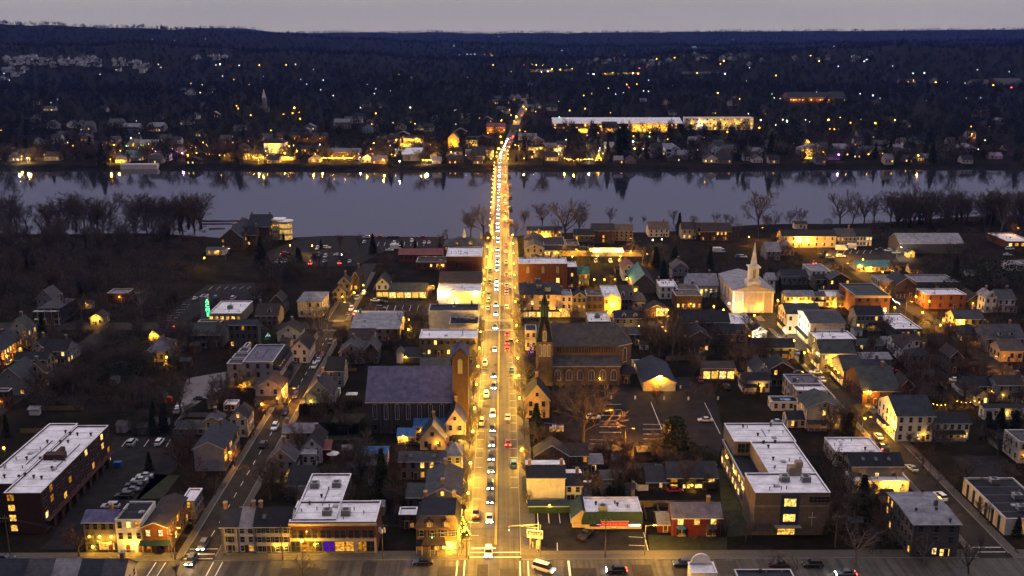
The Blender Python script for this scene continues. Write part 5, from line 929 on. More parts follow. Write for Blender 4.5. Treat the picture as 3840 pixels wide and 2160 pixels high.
B('grey side house|with white lit yard below the orange corner block','R',120,480,1200,H=6.5,r=1075,p=.6,wall='grey',rc='dark',fw=(2,6),lit=.2,noside=1)
q=B('green roofed market|golden lit underside by the top street','R',125,602,545,b=605,r=456,p=.35,wall='yellow',rc='teal',fw=(1,8),lit=.3,sw=(1,2),cat='market hall',name='market_hall')
B('small yellow house|two gables behind green market','R',845,1040,575,b=635,r=490,p=.9,wall='yellow',rc='grey',fw=(1,4),lit='.111',noside=1,cat='house')
B('cream blank walled store|long side on the far right street','R',432,680,730,H=7,roof='flat',back=655,wall='peach',rc='lgrey',fw=(0,0),sw=(2,4),lit=0,cat='building',name='store')
B('brown brick gable house|on the corner of far right street','R',652,930,792,b=965,roof='gy',a=692,D=14,wall='brown',rc='navy',fw=(2,3),lit='_.____',sw=(2,4))
B('long flat grey roofed depot|behind the brown brick gable house','R',935,1500,752,H=6,roof='flat',back=652,wall='dgrey',rc='lgrey',fw=(1,6),lit=0,noside=1,cat='building',name='depot')
B('red brick hall|white roof and orange lit corner','R',1058,1612,922,b=1120,roof='flat',back=840,wall='orange',rc='white',fw=(2,4),lit=0,sw=(2,3),cat='building',name='brick_hall')
B('brick gable annex|five white windows right of red hall','R',1608,1870,1015,b=1112,roof='gy',a=918,D=12,wall='brown',rc='brown',fw=(1,6),lit=0,noside=1)
B('white rear gable|right of the brick annex','R',1868,2035,960,H=7,roof='gy',p=.8,back=830,wall='white',rc='lgrey',lit=0)
B('grey roofed white house|at the right dark trees','R',2040,2280,985,H=6,r=850,p=.6,wall='white',rc='grey',lit=0)
B('tan house with orange lit end|three windows facing far right street','R',1462,1850,1255,b=1432,r=1130,p=.55,wall='tan',rc='grey',fw=(2,4),lit=0,sw=(3,3))
B('pale flat roofed garage block|catching a pink reflection','R',640,1005,1388,H=4.5,roof='flat',back=1182,wall='dgrey',rc='white',fw=(1,5),lit=.3,vents=[(855,1335)],cat='garage',name='garage_block')
q=B('white topped dormer house|three dormers at the right','H',1985,2330,770,H=5.5,r=640,p=.6,wall='grey',rc='grey',lit=0,sw=(2,2)); dormer(q,-2,1,q['H']+.8,1.6,-1,0,'grey','white'); dormer(q,2.5,1,q['H']+.8,1.6,-1,0,'grey','white')
B('yellow dormer cottage|lit window at the right edge','H',2110,2318,880,H=4.5,r=780,p=.7,wall='peach',rc='grey',fw=(1,3),lit='1..')
B('low hipped porch house|left of the white topped dormer house','H',1770,1960,735,H=4.5,roof='hip',r=640,p=.5,wall='tan',rc='dark',lit=.3)
B('dark roofed street house|north end of the right street row','H',170,480,548,H=8.5,r=450,p=.45,wall='peach',rc='greengrey',fw=(2,4),lit=.1,sw=(3,4),shop='S',cat='row house',name='row_house')
B('white walled high house|grey shallow roof in right street row','H',386,700,632,H=9.5,r=522,p=.22,wall='white',rc='grey',fw=(0,0),sw=(3,5),lit=(0,.35),shop='S',cat='row house',name='row_house')
B('white roofed dark house|below the white walled high house','H',442,800,776,H=8.5,roof='flat',back=703,wall='dgrey',rc='snow',fw=(3,4),lit=.05,sw=(3,2),shop='S',ch=2,cat='row house',name='row_house')
B('green roofed corner house|with pyramid gable in right street row','H',480,790,905,H=7,r=790,p=.6,wall='grey',rc='greengrey',fw=(2,3),lit=.2,sw=(3,4),shop='S',cat='row house',name='row_house')
q=B('balcony house|lamps under its porch roof on right street','H',690,862,1062,b=1212,r=918,p=.55,wall='grey',rc='greengrey',fw=(2,2),lit=.3,sw=(2,5),shop='S',cat='row house',name='row_house'); MB().box(-1.6,0,0,q['D'],3.0,3.15).box(-1.6,-1.5,0,q['D'],3.15,4.1).build('balcony',wm('brown'),q['o'],(-q['hw'],0,0))
B('brick row house|rust windows on right street','H',862,1190,1245,b=1370,r=1020,p=.55,wall='brick',rc='greengrey',fw=(2,3),lit=0,sw=(3,6),cat='row house',name='row_house')
B('grey back house|one lit window behind right street row','H',788,1042,826,b=882,r=770,p=.55,wall='grey',rc='greengrey',fw=(1,2),lit='1.',noside=1)
B('pale roofed shed|below the grey back house','H',852,1122,955,H=3.5,roof='shed',r=895,p=.2,wall='grey',rc='lgrey',fw=(0,0),cat='shed',name='shed')
B('dark slate rear house|with white lit door','H',800,1075,1035,H=5,r=960,p=.5,wall='white',rc='navy',fw=(2,3),lit='....1.',noside=1)
B('white dormer cottage|with side porch and chimney','H',1140,1380,790,H=5,r=735,p=.5,wall='white',rc='brown',fw=(2,4),lit=0,ch=1)
B('white gable cottage|below the white dormer cottage','H',1222,1330,860,H=5.5,roof='gy',a=800,D=9,wall='white',rc='brown',lit=0)
B('brown hip house|with small lit lamp among dark trees','H',1300,1480,930,H=6,roof='hip',r=850,p=.6,wall='tan',rc='dark',lit=.1)
B('grey gabled cottage|right of the brown hip house','H',1650,1765,940,H=6,roof='gy',a=880,D=9,wall='dgrey',rc='brown',lit=0)
B('rust red gable house|with lilac roof in the dark yard','H',1210,1322,1195,b=1288,roof='gy',a=1140,D=8,wall='orange',rc='brown',rc2='purple',fw=(2,2),lit='_...',sw=(1,2))
B('grey house with three lit windows|at the right dark yard','H',1800,2070,1200,b=1310,r=1112,p=.55,wall='dgrey',rc='dark',fw=(2,4),lit='11...1..',sw=(2,2))
B('tall grey rear house|white chimney at right','H',2080,2318,1190,H=6,r=1105,p=.6,wall='grey',rc='brown',lit=0,ch=1)
B('lit doorway cottage|beside string lights at the right edge','H',1890,2000,1290,b=1380,roof='gy',a=1250,D=9,wall='cream',rc='dark',fw=(1,2),lit='.1')
B('long pale garden wall house|below the right string lights','H',1960,2330,1400,H=4,r=1370,p=.3,wall='white',rc='dark',lit=0)
B('dark roofed stone house|on the left of right street','H',5,240,852,b=952,r=768,p=.6,wall='olive',rc='dark',fw=(2,3),lit='......',sw=(2,2))
B('red brick attic house|one lit window left of right street','H',20,232,1045,H=6,roof='gy',a=985,D=9,wall='dbrick',rc='dark',fw=(2,2),lit='1...')
B('black flat warehouse shop|purple roof and white parapet','H',205,480,1180,H=6.5,roof='flat',back=1095,wall='lilac',rc='purple',lit=0,sw=(2,3))
B('white roofed purple house|black chimneys below the black shop','H',262,545,1240,H=6,roof='flat',back=1155,wall='lilac',rc='snow',fw=(2,4),lit=0,sw=(2,2),ch=2)
B('black roofed low shop|lower left of right street','H',285,612,1310,H=4.5,roof='flat',back=1232,wall='cream',rc='black',lit=0,sw=(1,2))
q=B('white shop with blue skylight|black roof near the cream gable house','H',40,315,1345,b=1425,roof='flat',back=1292,wall='white',rc='black',fw=(1,4),lit=0,sw=(1,2)); MB().box(-1.6,1.6,-.8,.8,0,.35).build('skylight',mat('blue_light',(.05,.30,.75),.4),q['o'],(0,q['D']*.5,q['H']-.4))
# riverside of the near bank
q=B('brick riverside inn|row of steep gables at the water','I',1990,2200,1190,b=1300,roof='gy',a=1105,D=34,wall='brown',rc='navy',fw=(2,4),lit=.1,sw=(2,9),cat='hotel',name='riverside_inn')
for i in range(4): MB().loft([[(q['hw']-2,4+i*8,q['H']),(q['hw']+.4,4+i*8-2.4,q['H']-.3),(q['hw']+.4,4+i*8+2.4,q['H']-.3)],[(q['hw']-2,4+i*8,q['H']+3),(q['hw']+.4,4+i*8-.05,q['H']+3),(q['hw']+.4,4+i*8+.05,q['H']+3)]]).build('side_gable',wm('brown'),q['o'])
for i in range(3): obj('chimney',shared('chim',chim),q['o'],(0,6+i*11,q['H']+q['rh']+.3))
B('dark slate inn wing|chimneys beside the glass rotunda','J',-70,118,1085,b=1225,r=975,p=.8,wall='brown',rc='navy',fw=(3,6),lit=.2,sw=(3,4),ch=2,cat='hotel',name='inn_wing')
B('front inn gable|twin gables on the park side','I',2090,2318,1160,b=1265,r=1085,p=.8,wall='brown',rc='dark',fw=(2,5),lit=.15,noside=1,ch=2,cat='hotel',name='inn_gable_house')
# round glazed end of the inn
g=gp('J',262,1215); tb=empty('glass_rotunda',(g[0],g[1]+4,0)); tag(tb,'round three storey glass rotunda glowing at the riverside inn','rotunda'); LM.append(('round glass rotunda',g[0],g[1]+4)); FOOT.append((g[0]-9,g[0]+5,g[1],g[1]+10))
hR=vp('J',262,1050,g[1])[2]; RW=emit('rotunda_glow',(1,.58,.14),.75,.6,.5)
for k in range(3):
    z=.4+k*hR/3.1; MB().cyl((0,0,z),(0,0,z+hR/3.1*.72),3.7,3.7,16).build('glazing',RW,tb); MB().cyl((0,0,z+hR/3.1*.72),(0,0,z+hR/3.1),4.1,4.1,16).build('floor_band',wm('cream'),tb)
    for i in range(12): a=2*pi*i/12; MB().box(-.08,.08,-.08,.08,z,z+hR/3.1*.72).build('mullion',TRIM(),tb,(3.75*cos(a),3.75*sin(a),0),a)
MB().cyl((0,0,hR+.2),(0,0,hR+.6),4.8,4.8,20).build('roof',rm('snow'),tb); MB().box(-8,-3,-1,7,0,hR+.8).build('service_block',wm('cream'),tb); MB().box(-8.4,-1,-1.4,7.4,hR+.8,hR+1.2).build('service_roof',rm('snow'),tb)
for i in range(3): win(tb,(-7+i*1.2,-1.02,hR*.8),0,.7,.9,0); win(tb,(-7+i*1.2,-1.02,hR*.45),0,.7,.9,-1)
q=B('stone station inn|long grey hipped roof with white cupola','J',1700,2062,1262,H=6.5,roof='hip',r=1178,p=.45,wall='stone',rc='grey',fw=(2,8),lit=.3,ch=2,cat='inn',name='station_inn'); MB().box(-.9,.9,-.9,.9,-.6,1.6).loft([[(-.7,-.7,1.6),(.7,-.7,1.6),(.7,.7,1.6),(-.7,.7,1.6)],[(-.05,-.05,5),(.05,-.05,5),(.05,.05,5),(-.05,.05,5)]]).build('cupola',wm('white'),q['o'],(0,q['D']/2,q['H']+q['rh']))
for s in(-.33,.33): dormer(q,s*q['hw'],1.2,q['H']+.5,2.2,1,0,'grey','tan')
B('low red roofed station building|brick canopy left of station inn','J',1292,1690,1335,H=4.5,r=1285,p=.4,wall='brick',rc='red',fw=(1,9),lit=.15,noside=1,cat='building',name='station_building')
B('red brick platform hall|below the low red roofed station','J',1450,1722,1408,H=4,roof='flat',back=1360,wall='brick',rc='brown',fw=(1,5),lit=.4,noside=1,cat='building',name='platform_hall')
B('small lit cabin|by the riverside park road','I',1865,2030,1300,b=1345,r=1270,p=.3,wall='cream',rc='grey',fw=(1,3),lit='11.',noside=1,cat='cabin',name='cabin')
B('golden lit motel|two storeys under a dark roof','T',278,745,162,b=248,r=106,p=.5,wall='yellow',rc='navy',fw=(2,9),lit=.25,noside=1,cat='motel',name='motel')
B('grey hip roofed house|left in front of the motel','T',245,500,290,H=6.5,roof='hip',r=185,p=.6,wall='grey',rc='grey',lit=.1)
B('pale gable house with attic window|near the bridge foot','T',250,508,405,b=525,roof='gy',a=348,back=270,wall='lilac',rc='grey',fw=(2,3),lit='...__1',sw=(2,3))
B('dark roofed wing|right of the pale attic gable house','T',510,752,430,b=520,r=370,p=.4,wall='cream',rc='dark',fw=(1,6),lit='11.1..',noside=1)
B('brown flat roofed store|behind the dark roofed wing','T',505,800,358,H=5,roof='flat',back=245,wall='tan',rc='brown',fw=(0,0),noside=1,cat='building',name='store')
B('small brown store|next to the brown flat roofed store','T',815,985,362,H=4,roof='flat',back=285,wall='brown',rc='tan',fw=(0,0),noside=1,cat='building',name='store')
B('small tan gable hut|in front of the pale attic gable house','T',355,440,535,H=4,roof='gy',p=.5,D=6,wall='peach',rc='dark',noside=1,lit=0)
B('golden lit yard wall house|between the wing and lit tent','T',755,1130,440,b=510,roof='flat',back=378,wall='yellow',rc='brown',fw=(0,0),noside=1,cat='building',name='lit_store')
B('long floodlit white shed|with two lamps on its pale roof','T',1140,1580,452,b=512,r=396,p=.45,wall='white',rc='snow',fw=(0,0),noside=1,cat='shed',name='white_shed')
B('low golden wall shed|right of the long floodlit white shed','T',1580,1860,478,b=512,roof='flat',D=5,wall='yellow',rc='brown',fw=(0,0),noside=1,cat='shed',name='lit_shed')
B('dark double house|with white bays below riverside trees','T',920,1190,225,H=7,r=140,p=.6,wall='dgrey',rc='dark',fw=(2,4),lit=.2,noside=1)
B('tall brown riverside block|flat toned hip roof','T',1170,1465,162,b=330,r=65,p=.5,wall='brown',rc='brown',fw=(3,3),lit='....1..1.',noside=1,cat='apartment building',name='riverside_block')
B('tan riverside town house|right of the tall brown block','T',1470,1720,165,b=300,r=75,p=.5,wall='tan',rc='tan',fw=(3,4),lit=.2,noside=1,cat='town house',name='town_house')
B('white riverside town house|two balconies under a tan roof','K',1240,1425,1112,b=1180,r=1040,p=.6,wall='white',rc='tan',fw=(2,4),lit=.15,noside=1,cat='town house',name='town_house')
B('lit porch town house|right of the big fir tree','K',1540,1680,1110,b=1200,r=1045,p=.6,wall='cream',rc='brown',fw=(2,3),lit='...11.',noside=1,cat='town house',name='town_house')
for i,(a_,b__) in enumerate(((1682,1780),(1782,1880),(1882,1990))): B(('left','middle','right')[i]+' brown terrace unit|in the dark row below the river trees','K',a_,b__,1130,b=1215,r=1050,p=.6,wall='brown',rc='brown',fw=(2,3),lit=.2,noside=1,cat='town house',name='town_house')
B('big white boat house|tiny red roof between bank trees','L',245,355,1062,b=1108,r=1036,p=.5,wall='white',rc='brown',fw=(1,1),lit=0,noside=1)
B('orange lit motel row|long dark roof with two flood lamps','L',130,620,1172,b=1275,r=1115,p=.5,wall='cream',rc='dark',fw=(2,7),lit=.08,sw=(2,2),cat='motel',name='motel')
B('grey modern duplex|solar panel roof right of the motel row','L',622,800,1180,b=1262,r=1100,p=.6,wall='grey',rc='grey',fw=(2,5),lit='1.1.......'.replace('1.1.','11..'),sw=(2,2),cat='town house',name='town_house')
B('white gabled duplex|with lit lower windows beside dark trees','L',805,945,1175,b=1262,r=1100,p=.7,wall='white',rc='dark',fw=(2,5),lit='...11...11',sw=(2,2),cat='town house',name='town_house')
B('long grey warehouse|pale metal roof under riverside trees','L',1195,1772,1238,b=1330,r=1145,p=.5,wall='dgrey',rc='metal',fw=(0,0),sw=(0,0),cat='warehouse',name='grey_warehouse')
B('red fascia shop|white flat roof at the right edge','L',2170,2400,1220,b=1285,roof='flat',back=1145,wall='orange',rc='snow',fw=(1,4),lit='1111',win_w=2,cat='shop',name='fascia_shop',sw=(0,0))
B('pink barn house|at the end of the orange lit lane','L',115,240,1300,b=1345,roof='gy',a=1225,back=1205,wall='pink',rc='lgrey',fw=(1,3),lit=0)
B('grey barn wing|left half of the pink barn','L',-10,115,1310,H=5,r=1225,p=.6,wall='grey',rc='lgrey',lit=0,noside=1)
B('white cottage pair|right edge above dark trees','H',2185,2318,95,b=160,roof='flat',back=65,wall='white',rc='lgrey',fw=(1,4),lit=0)
B('tilted white workshop|pale roof left of the top street','H',395,570,160,H=5,roof='flat',back=95,wall='white',rc='lgrey',lit=.1)
B('dark hip house|below the tilted white workshop','H',560,745,235,H=6.5,roof='gy',p=.6,back=150,wall='brown',rc='grey',lit=.15)
B('dark long low house|left of the dark hip house','H',130,360,205,H=4.5,r=145,p=.4,wall='grey',rc='dark',lit=0)
B('white house by the steeple|pale roof right of white church','H',0,70,235,H=7,r=175,p=.5,wall='white',rc='lgrey',lit=0)
B('dark roofed lamp house|with yellow porch lamp behind yellow row','H',430,545,235,b=330,r=190,p=.5,wall='tan',rc='dark',fw=(2,2),lit='...1',noside=1)
B('car park lodge|lit window by tow yard','L',1268,1330,1320,b=1365,roof='gy',a=1300,D=5,wall='yellow',rc='dark',fw=(1,1),lit='1',noside=1,cat='hut',name='lodge')
B('grey cabin|behind the white church left side','G',1455,1600,135,H=6,roof='gy',a=85,D=10,wall='grey',rc='grey',lit=0)
# ================================================================ BRIDGE
STEEL=mat('bridge_steel',(.20,.19,.17),.6); CONC=mat('concrete',(.22,.21,.20),.9,.3,.4)
br=empty('truss_bridge',(0,596,0)); tag(br,'long steel truss bridge with side walkway crossing the river','bridge')
NS=6; LB=330.0; SP=LB/NS; DX0,DX1=-6.6,2.6
MB().box(DX0,DX1,0,LB,-.6,.05).build('deck',ASPH,br); MB().box(DX0-2.4,DX0-.3,0,LB,-.3,.12).build('walkway',mat('walkway',(.32,.26,.2),.85,.3,.8),br)
MB().box(-2.1,-1.98,0,LB,.06,.08).box(-2.5-.0,-2.38,0,LB,.06,.08).build('marking',YEL,br)
for s in range(NS):
    y0=s*SP
    for sx,xx in((-1,DX0-.15),(1,DX1+.15)):
        m=MB(); n=8; h=6.5; q=SP/n
        m.box(xx-.15,xx+.15,y0+.3,y0+SP-.3,-.2,.35); m.box(xx-.14,xx+.14,y0+q,y0+SP-q,h-.2,h+.15)
        for i in range(1,n): m.box(xx-.1,xx+.1,y0+q*i-.1,y0+q*i+.1,.35,h-.2)
        for i in range(n):
            a,b=(0 if i==0 else (h if i<n/2 else 0)),(h if i<n/2 else (0 if i<n-1 else 0))
            if i==0: a,b=.2,h
            elif i==n-1: a,b=h,.2
            elif i<n/2: a,b=h,.2
            else: a,b=.2,h
            m.cyl((xx,y0+q*i,a),(xx,y0+q*(i+1),b),.13,.13,4)
        m.box(xx-.06,xx+.06,y0,y0+SP,1.0,1.12)
        m.build('truss',STEEL,br)
    m=MB()
    for i in range(1,8): m.box(DX0,DX1,y0+SP/8*i-.12,y0+SP/8*i+.12,6.3,6.5)
    for i in range(1,7): m.cyl((DX0,y0+SP/8*i,6.4),(DX1,y0+SP/8*(i+1),6.4),.06,.06,4).cyl((DX1,y0+SP/8*i,6.4),(DX0,y0+SP/8*(i+1),6.4),.06,.06,4)
    m.build('top_bracing',STEEL,br)
    if s: 
        MB().loft([[(-10,y0-2,-6),(-10+18.5/2,y0-4.6,-6),(6.5,y0-2,-6),(6.5,y0+2,-6),(-10,y0+2,-6)],[(-9,y0-1.3,-.6),(-.5,y0-2.0,-.6),(5.5,y0-1.3,-.6),(5.5,y0+1.3,-.6),(-9,y0+1.3,-.6)]]).build('pier',CONC,br); LM.append((('','first','second','third','fourth','fifth')[s]+' bridge pier',0,596+y0))
rl=MB(); rl.box(DX0-2.5,DX0-2.4,0,LB,1.0,1.1)
for i in range(84): rl.box(DX0-2.5,DX0-2.42,i*LB/84,i*LB/84+.08,.1,1.0)
rl.build('railing',STEEL,br); LM.append(('near bridge portal',-2,597)); LM.append(('far bridge portal',-2,926))
foot(-14,8,590,935)
far_road=MB()
ys=[926+i*12 for i in range(60)]
cx=lambda Y: -2.2+ (max(0,Y-1000)*.065 if Y<1500 else 32.5)
for a,b in zip(ys,ys[1:]): far_road.poly([(cx(a)-4.5,a,max(tz(cx(a),a),.8)+.25),(cx(a)+4.5,a,max(tz(cx(a),a),.8)+.25),(cx(b)+4.5,b,max(tz(cx(b),b),.8)+.25),(cx(b)-4.5,b,max(tz(cx(b),b),.8)+.25)])
struct('far_bank_road',far_road,ASPH); foot(-10,12,920,1100)
# ================================================================ LAMPS
PT=bpy.data.lights; LGAIN=7.0
LAMPC=dict(y=(1.0,.50,.04),o=(1.0,.38,.03),w=(1.0,.86,.62),c=(.75,.88,1.0),r=(1,.06,.03),g=(.1,1,.35),p=(.9,.3,1))
LNAME=dict(y='yellow',o='orange',w='warm white',c='cool white',r='red',g='green',p='pink')
def bulb(c,s): return emit('bulb_%s_%s'%(c,s),LAMPC[c],s)
def ptl(par,loc,c,pw,rad=.25):
    k=(c,pw,rad)
    d=shared(('pl',)+k,lambda:PT.new('lamp_light','POINT')); d.energy=pw*LGAIN; d.color=LAMPC[c]; d.shadow_soft_size=rad
    o=bpy.data.objects.new('lamp_light',d); col.objects.link(o); o.parent=par; o.location=loc
def globe_mesh(s,c,h):
    m=MB(); m.cyl((0,0,0),(0,0,.5),.16,.12,6,0); m.cyl((0,0,.5),(0,0,h-.35),.07,.06,6,0); m.box(-.55,.55,-.03,.03,h-.9,h-.84,0); return m.mesh('post',[mat('lamp_post',(.03,.035,.03),.6)])
def lamp(X,Y,Z=0.,kind='globe',c='y',pw=400,h=None,s=16,noun=None,r=None,dx=0,group='street lamps'):
    if kind=='globe':
        h=h or 4.6; o=empty('street_lamp',(X,Y,Z)); obj('post',shared(('gpost',h),lambda:globe_mesh(s,c,h)),o); r=r or .34
        obj('globe',shared(('globe',c,s,r,h),lambda:MB().ball((0,0,h),r,n=10,m=6).mesh('globe',[bulb(c,s)])),o); 
        if pw: ptl(o,(dx,-.55,h-.1),c,pw)
    elif kind=='arm':
        h=h or 8.0; L=2.2*(1 if dx>=0 else -1); o=empty('street_lamp',(X,Y,Z))
        obj('post',shared(('apost',h,L),lambda:MB().cyl((0,0,0),(0,0,h),.12,.07,6).cyl((0,0,h-.3),(L,0,h+.1),.05,.04,5).mesh('post',[mat('lamp_pole',(.12,.11,.10),.6)])),o)
        obj('lamp_head',shared(('ahead',c,s,L,h),lambda:MB().box(L-.5,L+.5,-.2,.2,h,h+.16,0).box(L-.4,L+.4,-.16,.16,h-.08,h,1).mesh('lamp_head',[mat('lamp_pole',(.12,.11,.10),.6),bulb(c,s)])),o)
        if pw: ptl(o,(L,0,h-.4),c,pw)
    elif kind=='wall':
        o=empty('wall_lamp',(X,Y,Z)); obj('lamp_head',shared(('wl',c,s,r),lambda:MB().ball((0,-.25,0),r or .28,n=8,m=5).mesh('lamp_head',[bulb(c,s)])),o); obj('bracket',shared('wlb',lambda:MB().box(-.06,.06,-.12,.05,-.12,.12).mesh('bracket',[mat('lamp_post',(.03,.035,.03),.6)])),o)
        if pw: ptl(o,(0,-.75,-.25),c,pw)
    else:   # far lamp
        h=h or 7; o=empty({'far bank facade lamps':'facade_lamp','far bank garden lamps':'garden_lamp'}.get(group,'street_lamp'),(X,Y,Z)); obj('post',shared(('fp',h),lambda:MB().cyl((0,0,0),(0,0,h),.14,.1,4).mesh('post',[mat('lamp_pole',(.12,.11,.10),.6)])),o)
        obj('globe',shared(('fg',c,s,r,h),lambda:MB().ball((0,0,h+.3),r or .5,n=6,m=4).mesh('globe',[bulb(c,s)])),o)
        if pw: ptl(o,(0,-1.2,h-.2),c,pw,.5)
    later(o,noun or LNAME[c]+(' wall lamp' if kind=='wall' else ' street lamp'),'lamp',group); return o
def lampat(cr,x,y,h=4.6,**k):
    "lamp whose light is seen at a pixel: find the ground below it"
    X,Y,_=gp(cr,x,y,h); return lamp(X,Y,0,h=h,**k)
def wlamp(c,x,y,bld,c_='y',pw=150,s=14,side='F',r=.3):
    b=BL[bld]; Yp=b['Y'] if side=='F' else None
    if side=='F': p=vp(c,x,y,b['Y']-.1); return lamp(p[0],b['Y']-.05,p[2],'wall',c_,pw,s=s,r=r)
# bridge lamps on the walkway side and over the roadway
for i in range(15): lamp(DX0-2.7,606+i*22,.1,'globe','o',2200,h=4.2,s=14,noun='amber bridge walkway lamp',group='bridge lamps')
for i in range(10): lamp(DX1+.35,614+i*32,.1,'arm','o',2600,h=6.2,s=14,dx=-1,noun='yellow bridge roadway lamp',group='bridge lamps')
for i in range(7): Y_=932+i*16; lamp(cx(Y_)+(-5.4 if i%2 else 5.4),Y_,max(tz(cx(Y_),Y_),.8),'globe','y' if i<4 else 'o',3200 if i<4 else 1800,h=5,s=20,noun='bright bridgehead lamp',group='bridge lamps')
# main street lamps, both pavements
for i,y in enumerate((236,254.5,277,296,318,337,358,379)):
    lamp(-9.6,y,0,'globe','y',(2500,2700,2000,2400,1900,2200,2100,2200)[i],s=18,dx=.6)
    if i in(1,3,4,5,6,7): lamp(4.7,y+9,0,'globe','y',(0,1300,0,1300,1400,1600,1700,1800)[i],s=18,dx=-.6)
for i in range(7):
    y=416+i*25; lamp(-9.6,y,0,'globe','y',1900,s=18,dx=.6); lamp(4.7,y+9,0,'globe','y',1900,s=18,dx=-.6)
lamp(-10.4,213,0,'arm','y',2600,h=8.5,s=18,dx=1); lamp(8.3,211.6,0,'arm','y',2200,h=8.5,s=18,dx=-1); lamp(-1,182,0,'arm','y',3600,h=9,s=18,dx=1); lamp(33,212.0,0,'arm','y',1800,h=8,s=40,dx=1); lamp(-78.5,211.6,0,'arm','y',1600,h=8,s=18,dx=1)
lampat('B',378,1160,h=4.4,kind='globe',c='y',pw=420)
for (c,x,y,h,cc,pw) in (('F',285,1220,6,'o',2200),('F',478,735,5,'o',260),('F',1560,290,8,'y',2000),('F',890,355,5,'y',400),('C',937,232,8,'o',6500),('D',785,138,7,'o',900),('H',1255,436,7,'o',1500),('H',2012,930,6,'o',900),('H',2300,1108,6,'o',1300),('H',682,90,7,'y',1500),('H',1148,490,5,'y',700),('T',218,262,6,'y',1200),('T',1632,268,8,'o',1500),('T',1850,478,6,'y',1300),('T',890,415,7,'y',1800),('T',892,512,4,'y',1200),('T',1232,508,4,'y',900),('T',1548,510,4,'y',900),('T',1190,825,4,'y',500),('T',1328,826,4,'y',500),('T',1470,826,4,'y',500),('T',1635,812,4,'y',700),('L',458,1238,6,'y',2600),('L',755,1285,6,'y',900),('L',1172,1272,6,'w',900),('L',2232,1098-0,8,'o',500),
  ('K',2235,1095,8,'o',1800),('K',2145,1180,5,'o',700),('J',308,1255,5,'y',900),('J',508,1258,5,'y',900),('J',2150,1185,5,'y',1200),('J',2140,1300,5,'y',1500),('A',30,395,5,'y',80),('E',180,865,4,'y',350),('E',60,930,4,'o',300),('E',1508,940,3,'y',250),('G',1965,455,5,'w',600),('G',1828,480,4,'y',900),('G',2195,560,5,'y',1000),('G',1150,660,4,'y',200),('D',970,690,4,'y',300),('F',1380,690,4,'y',350),('H',90,425,4,'y',700),('E',1850,40,5,'y',500),('I',2035,1285,6,'w',150),('H',1560,650,4,'y',400),('H',1765,740,3,'y',300),('K',1358,1200,3,'w',120),('K',1275,1207,3,'w',120),('G',1412,570,3,'y',500),('G',1365,665,2.5,'o',500),('L',1295,1325,3,'y',350),('H',1062,520,4,'w',400),('H',150,690,3.5,'w',1500),('H',235,790,3.5,'y',700),('H',330,900,3.5,'y',700),('D',960,215,3.5,'y',700),('D',990,228,3.5,'y',500),('H',1400,535,3.5,'y',1600)):
    lampat(c,x,y,h=h,kind='arm' if h>=6 else 'globe',c=cc,pw=pw,s=16)
for (c,x,y,b,cc,pw) in (('A',738,1122,'grey three storey shop','y',60),('A',822,1122,'grey three storey shop','y',60),('A',920,1122,'grey three storey shop','y',90),('A',766,1205,'grey three storey shop','y',60),('A',1112,1180,'white three storey row house','y',260),('B',1212,298,'small blue roofed porch house','y',140),('G',1335,1112,'cream garage','y',900),('F',1690,350,'floodlit white hall','w',500),('F',1985,345,'floodlit white hall','y',1300),('F',1800,430,'floodlit white hall','y',700),
  ('E',870,585,'tiny yellow lit house','y',220),('E',1385,735,'yellow gable cottage','y',220),('G',2195,725,'floodlit white house','w',700),('G',2150,745,'floodlit white house','y',500),('D',985,690,'white roofed lit porch house','y',260),('D',1085,690,'white roofed lit porch house','y',200),('T',525,235,'golden lit motel','y',1600),('T',1215,412,'long floodlit white shed','y',1100),('T',1535,412,'long floodlit white shed','y',1100),('L',285,1195,'orange lit motel row','o',2200),('L',365,1195,'orange lit motel row','o',1200),('T',1440,1150,'ochre pedimented hall','y',900),('G',2080,500,'white columned church','y',230),('G',2240,480,'white columned church','y',200),('R',160,520,'green roofed market','y',900),('R',300,568,'green roofed market','y',500),('R',1030,1160,'red brick hall','y',900),('R',1410,1405,'tan house with orange lit end','y',200),('E',2185,1190,'lilac modern terrace','y',200),
  ('R',1020,622,'small yellow house','y',250),('C',1480,700,'black house','y',60),('B',1720,1060,'ochre mansard house','y',700),('B',1600,1200,'ochre mansard house','y',260),('H',250,430,'yellow lit row','y',700),('H',350,440,'yellow lit row','y',700),('H',600,450,'cream row with black windows','y',900),('H',720,450,'cream row with black windows','y',700)):
    wlamp(c,x,y,b,cc,pw)
for i,y in enumerate(range(292,425,17)): lamp(RX1+1.4,y,.1,'globe','y',800 if i%3 else 1200,s=16,dx=-.4)
for i,y in enumerate(range(232,290,27)): lamp(RX0-1.0,y,.1,'globe','y',250,s=12,dx=.4)
for i,y in enumerate((392,424,452,480,508,535)): lamp(R21+1.2,y,0,'globe','o' if i%2 else 'y',1100,s=16,dx=-.4)
for i,x in enumerate((24,46,70,94)): lamp(x,UY1+1.6,0,'globe','y',1000,s=16)
for i,x in enumerate((-62,-40,-20)): lamp(x,UY0-1.6,0,'globe','y',700,s=16)
lamp(-66.5,UY1+3,0,'arm','y',2200,h=8,s=18,dx=-1); lamp(-78,300,0,'globe','o',500,s=14,dx=.4); lamp(-78,262,0,'globe','o',350,s=14,dx=.4); lamp(-78,365,0,'globe','o',500,s=14,dx=.4); lamp(-66.8,455,0,'globe','y',700,s=14)
q=BL['tan house with orange lit end']; lamp(q['X']-q['hw']-3,q['Y']+4,0,'globe','o',900,h=4)
q=BL['red brick hall']; lamp(q['X']-q['hw']-3,q['Y']+3,0,'globe','o',1300,h=5)
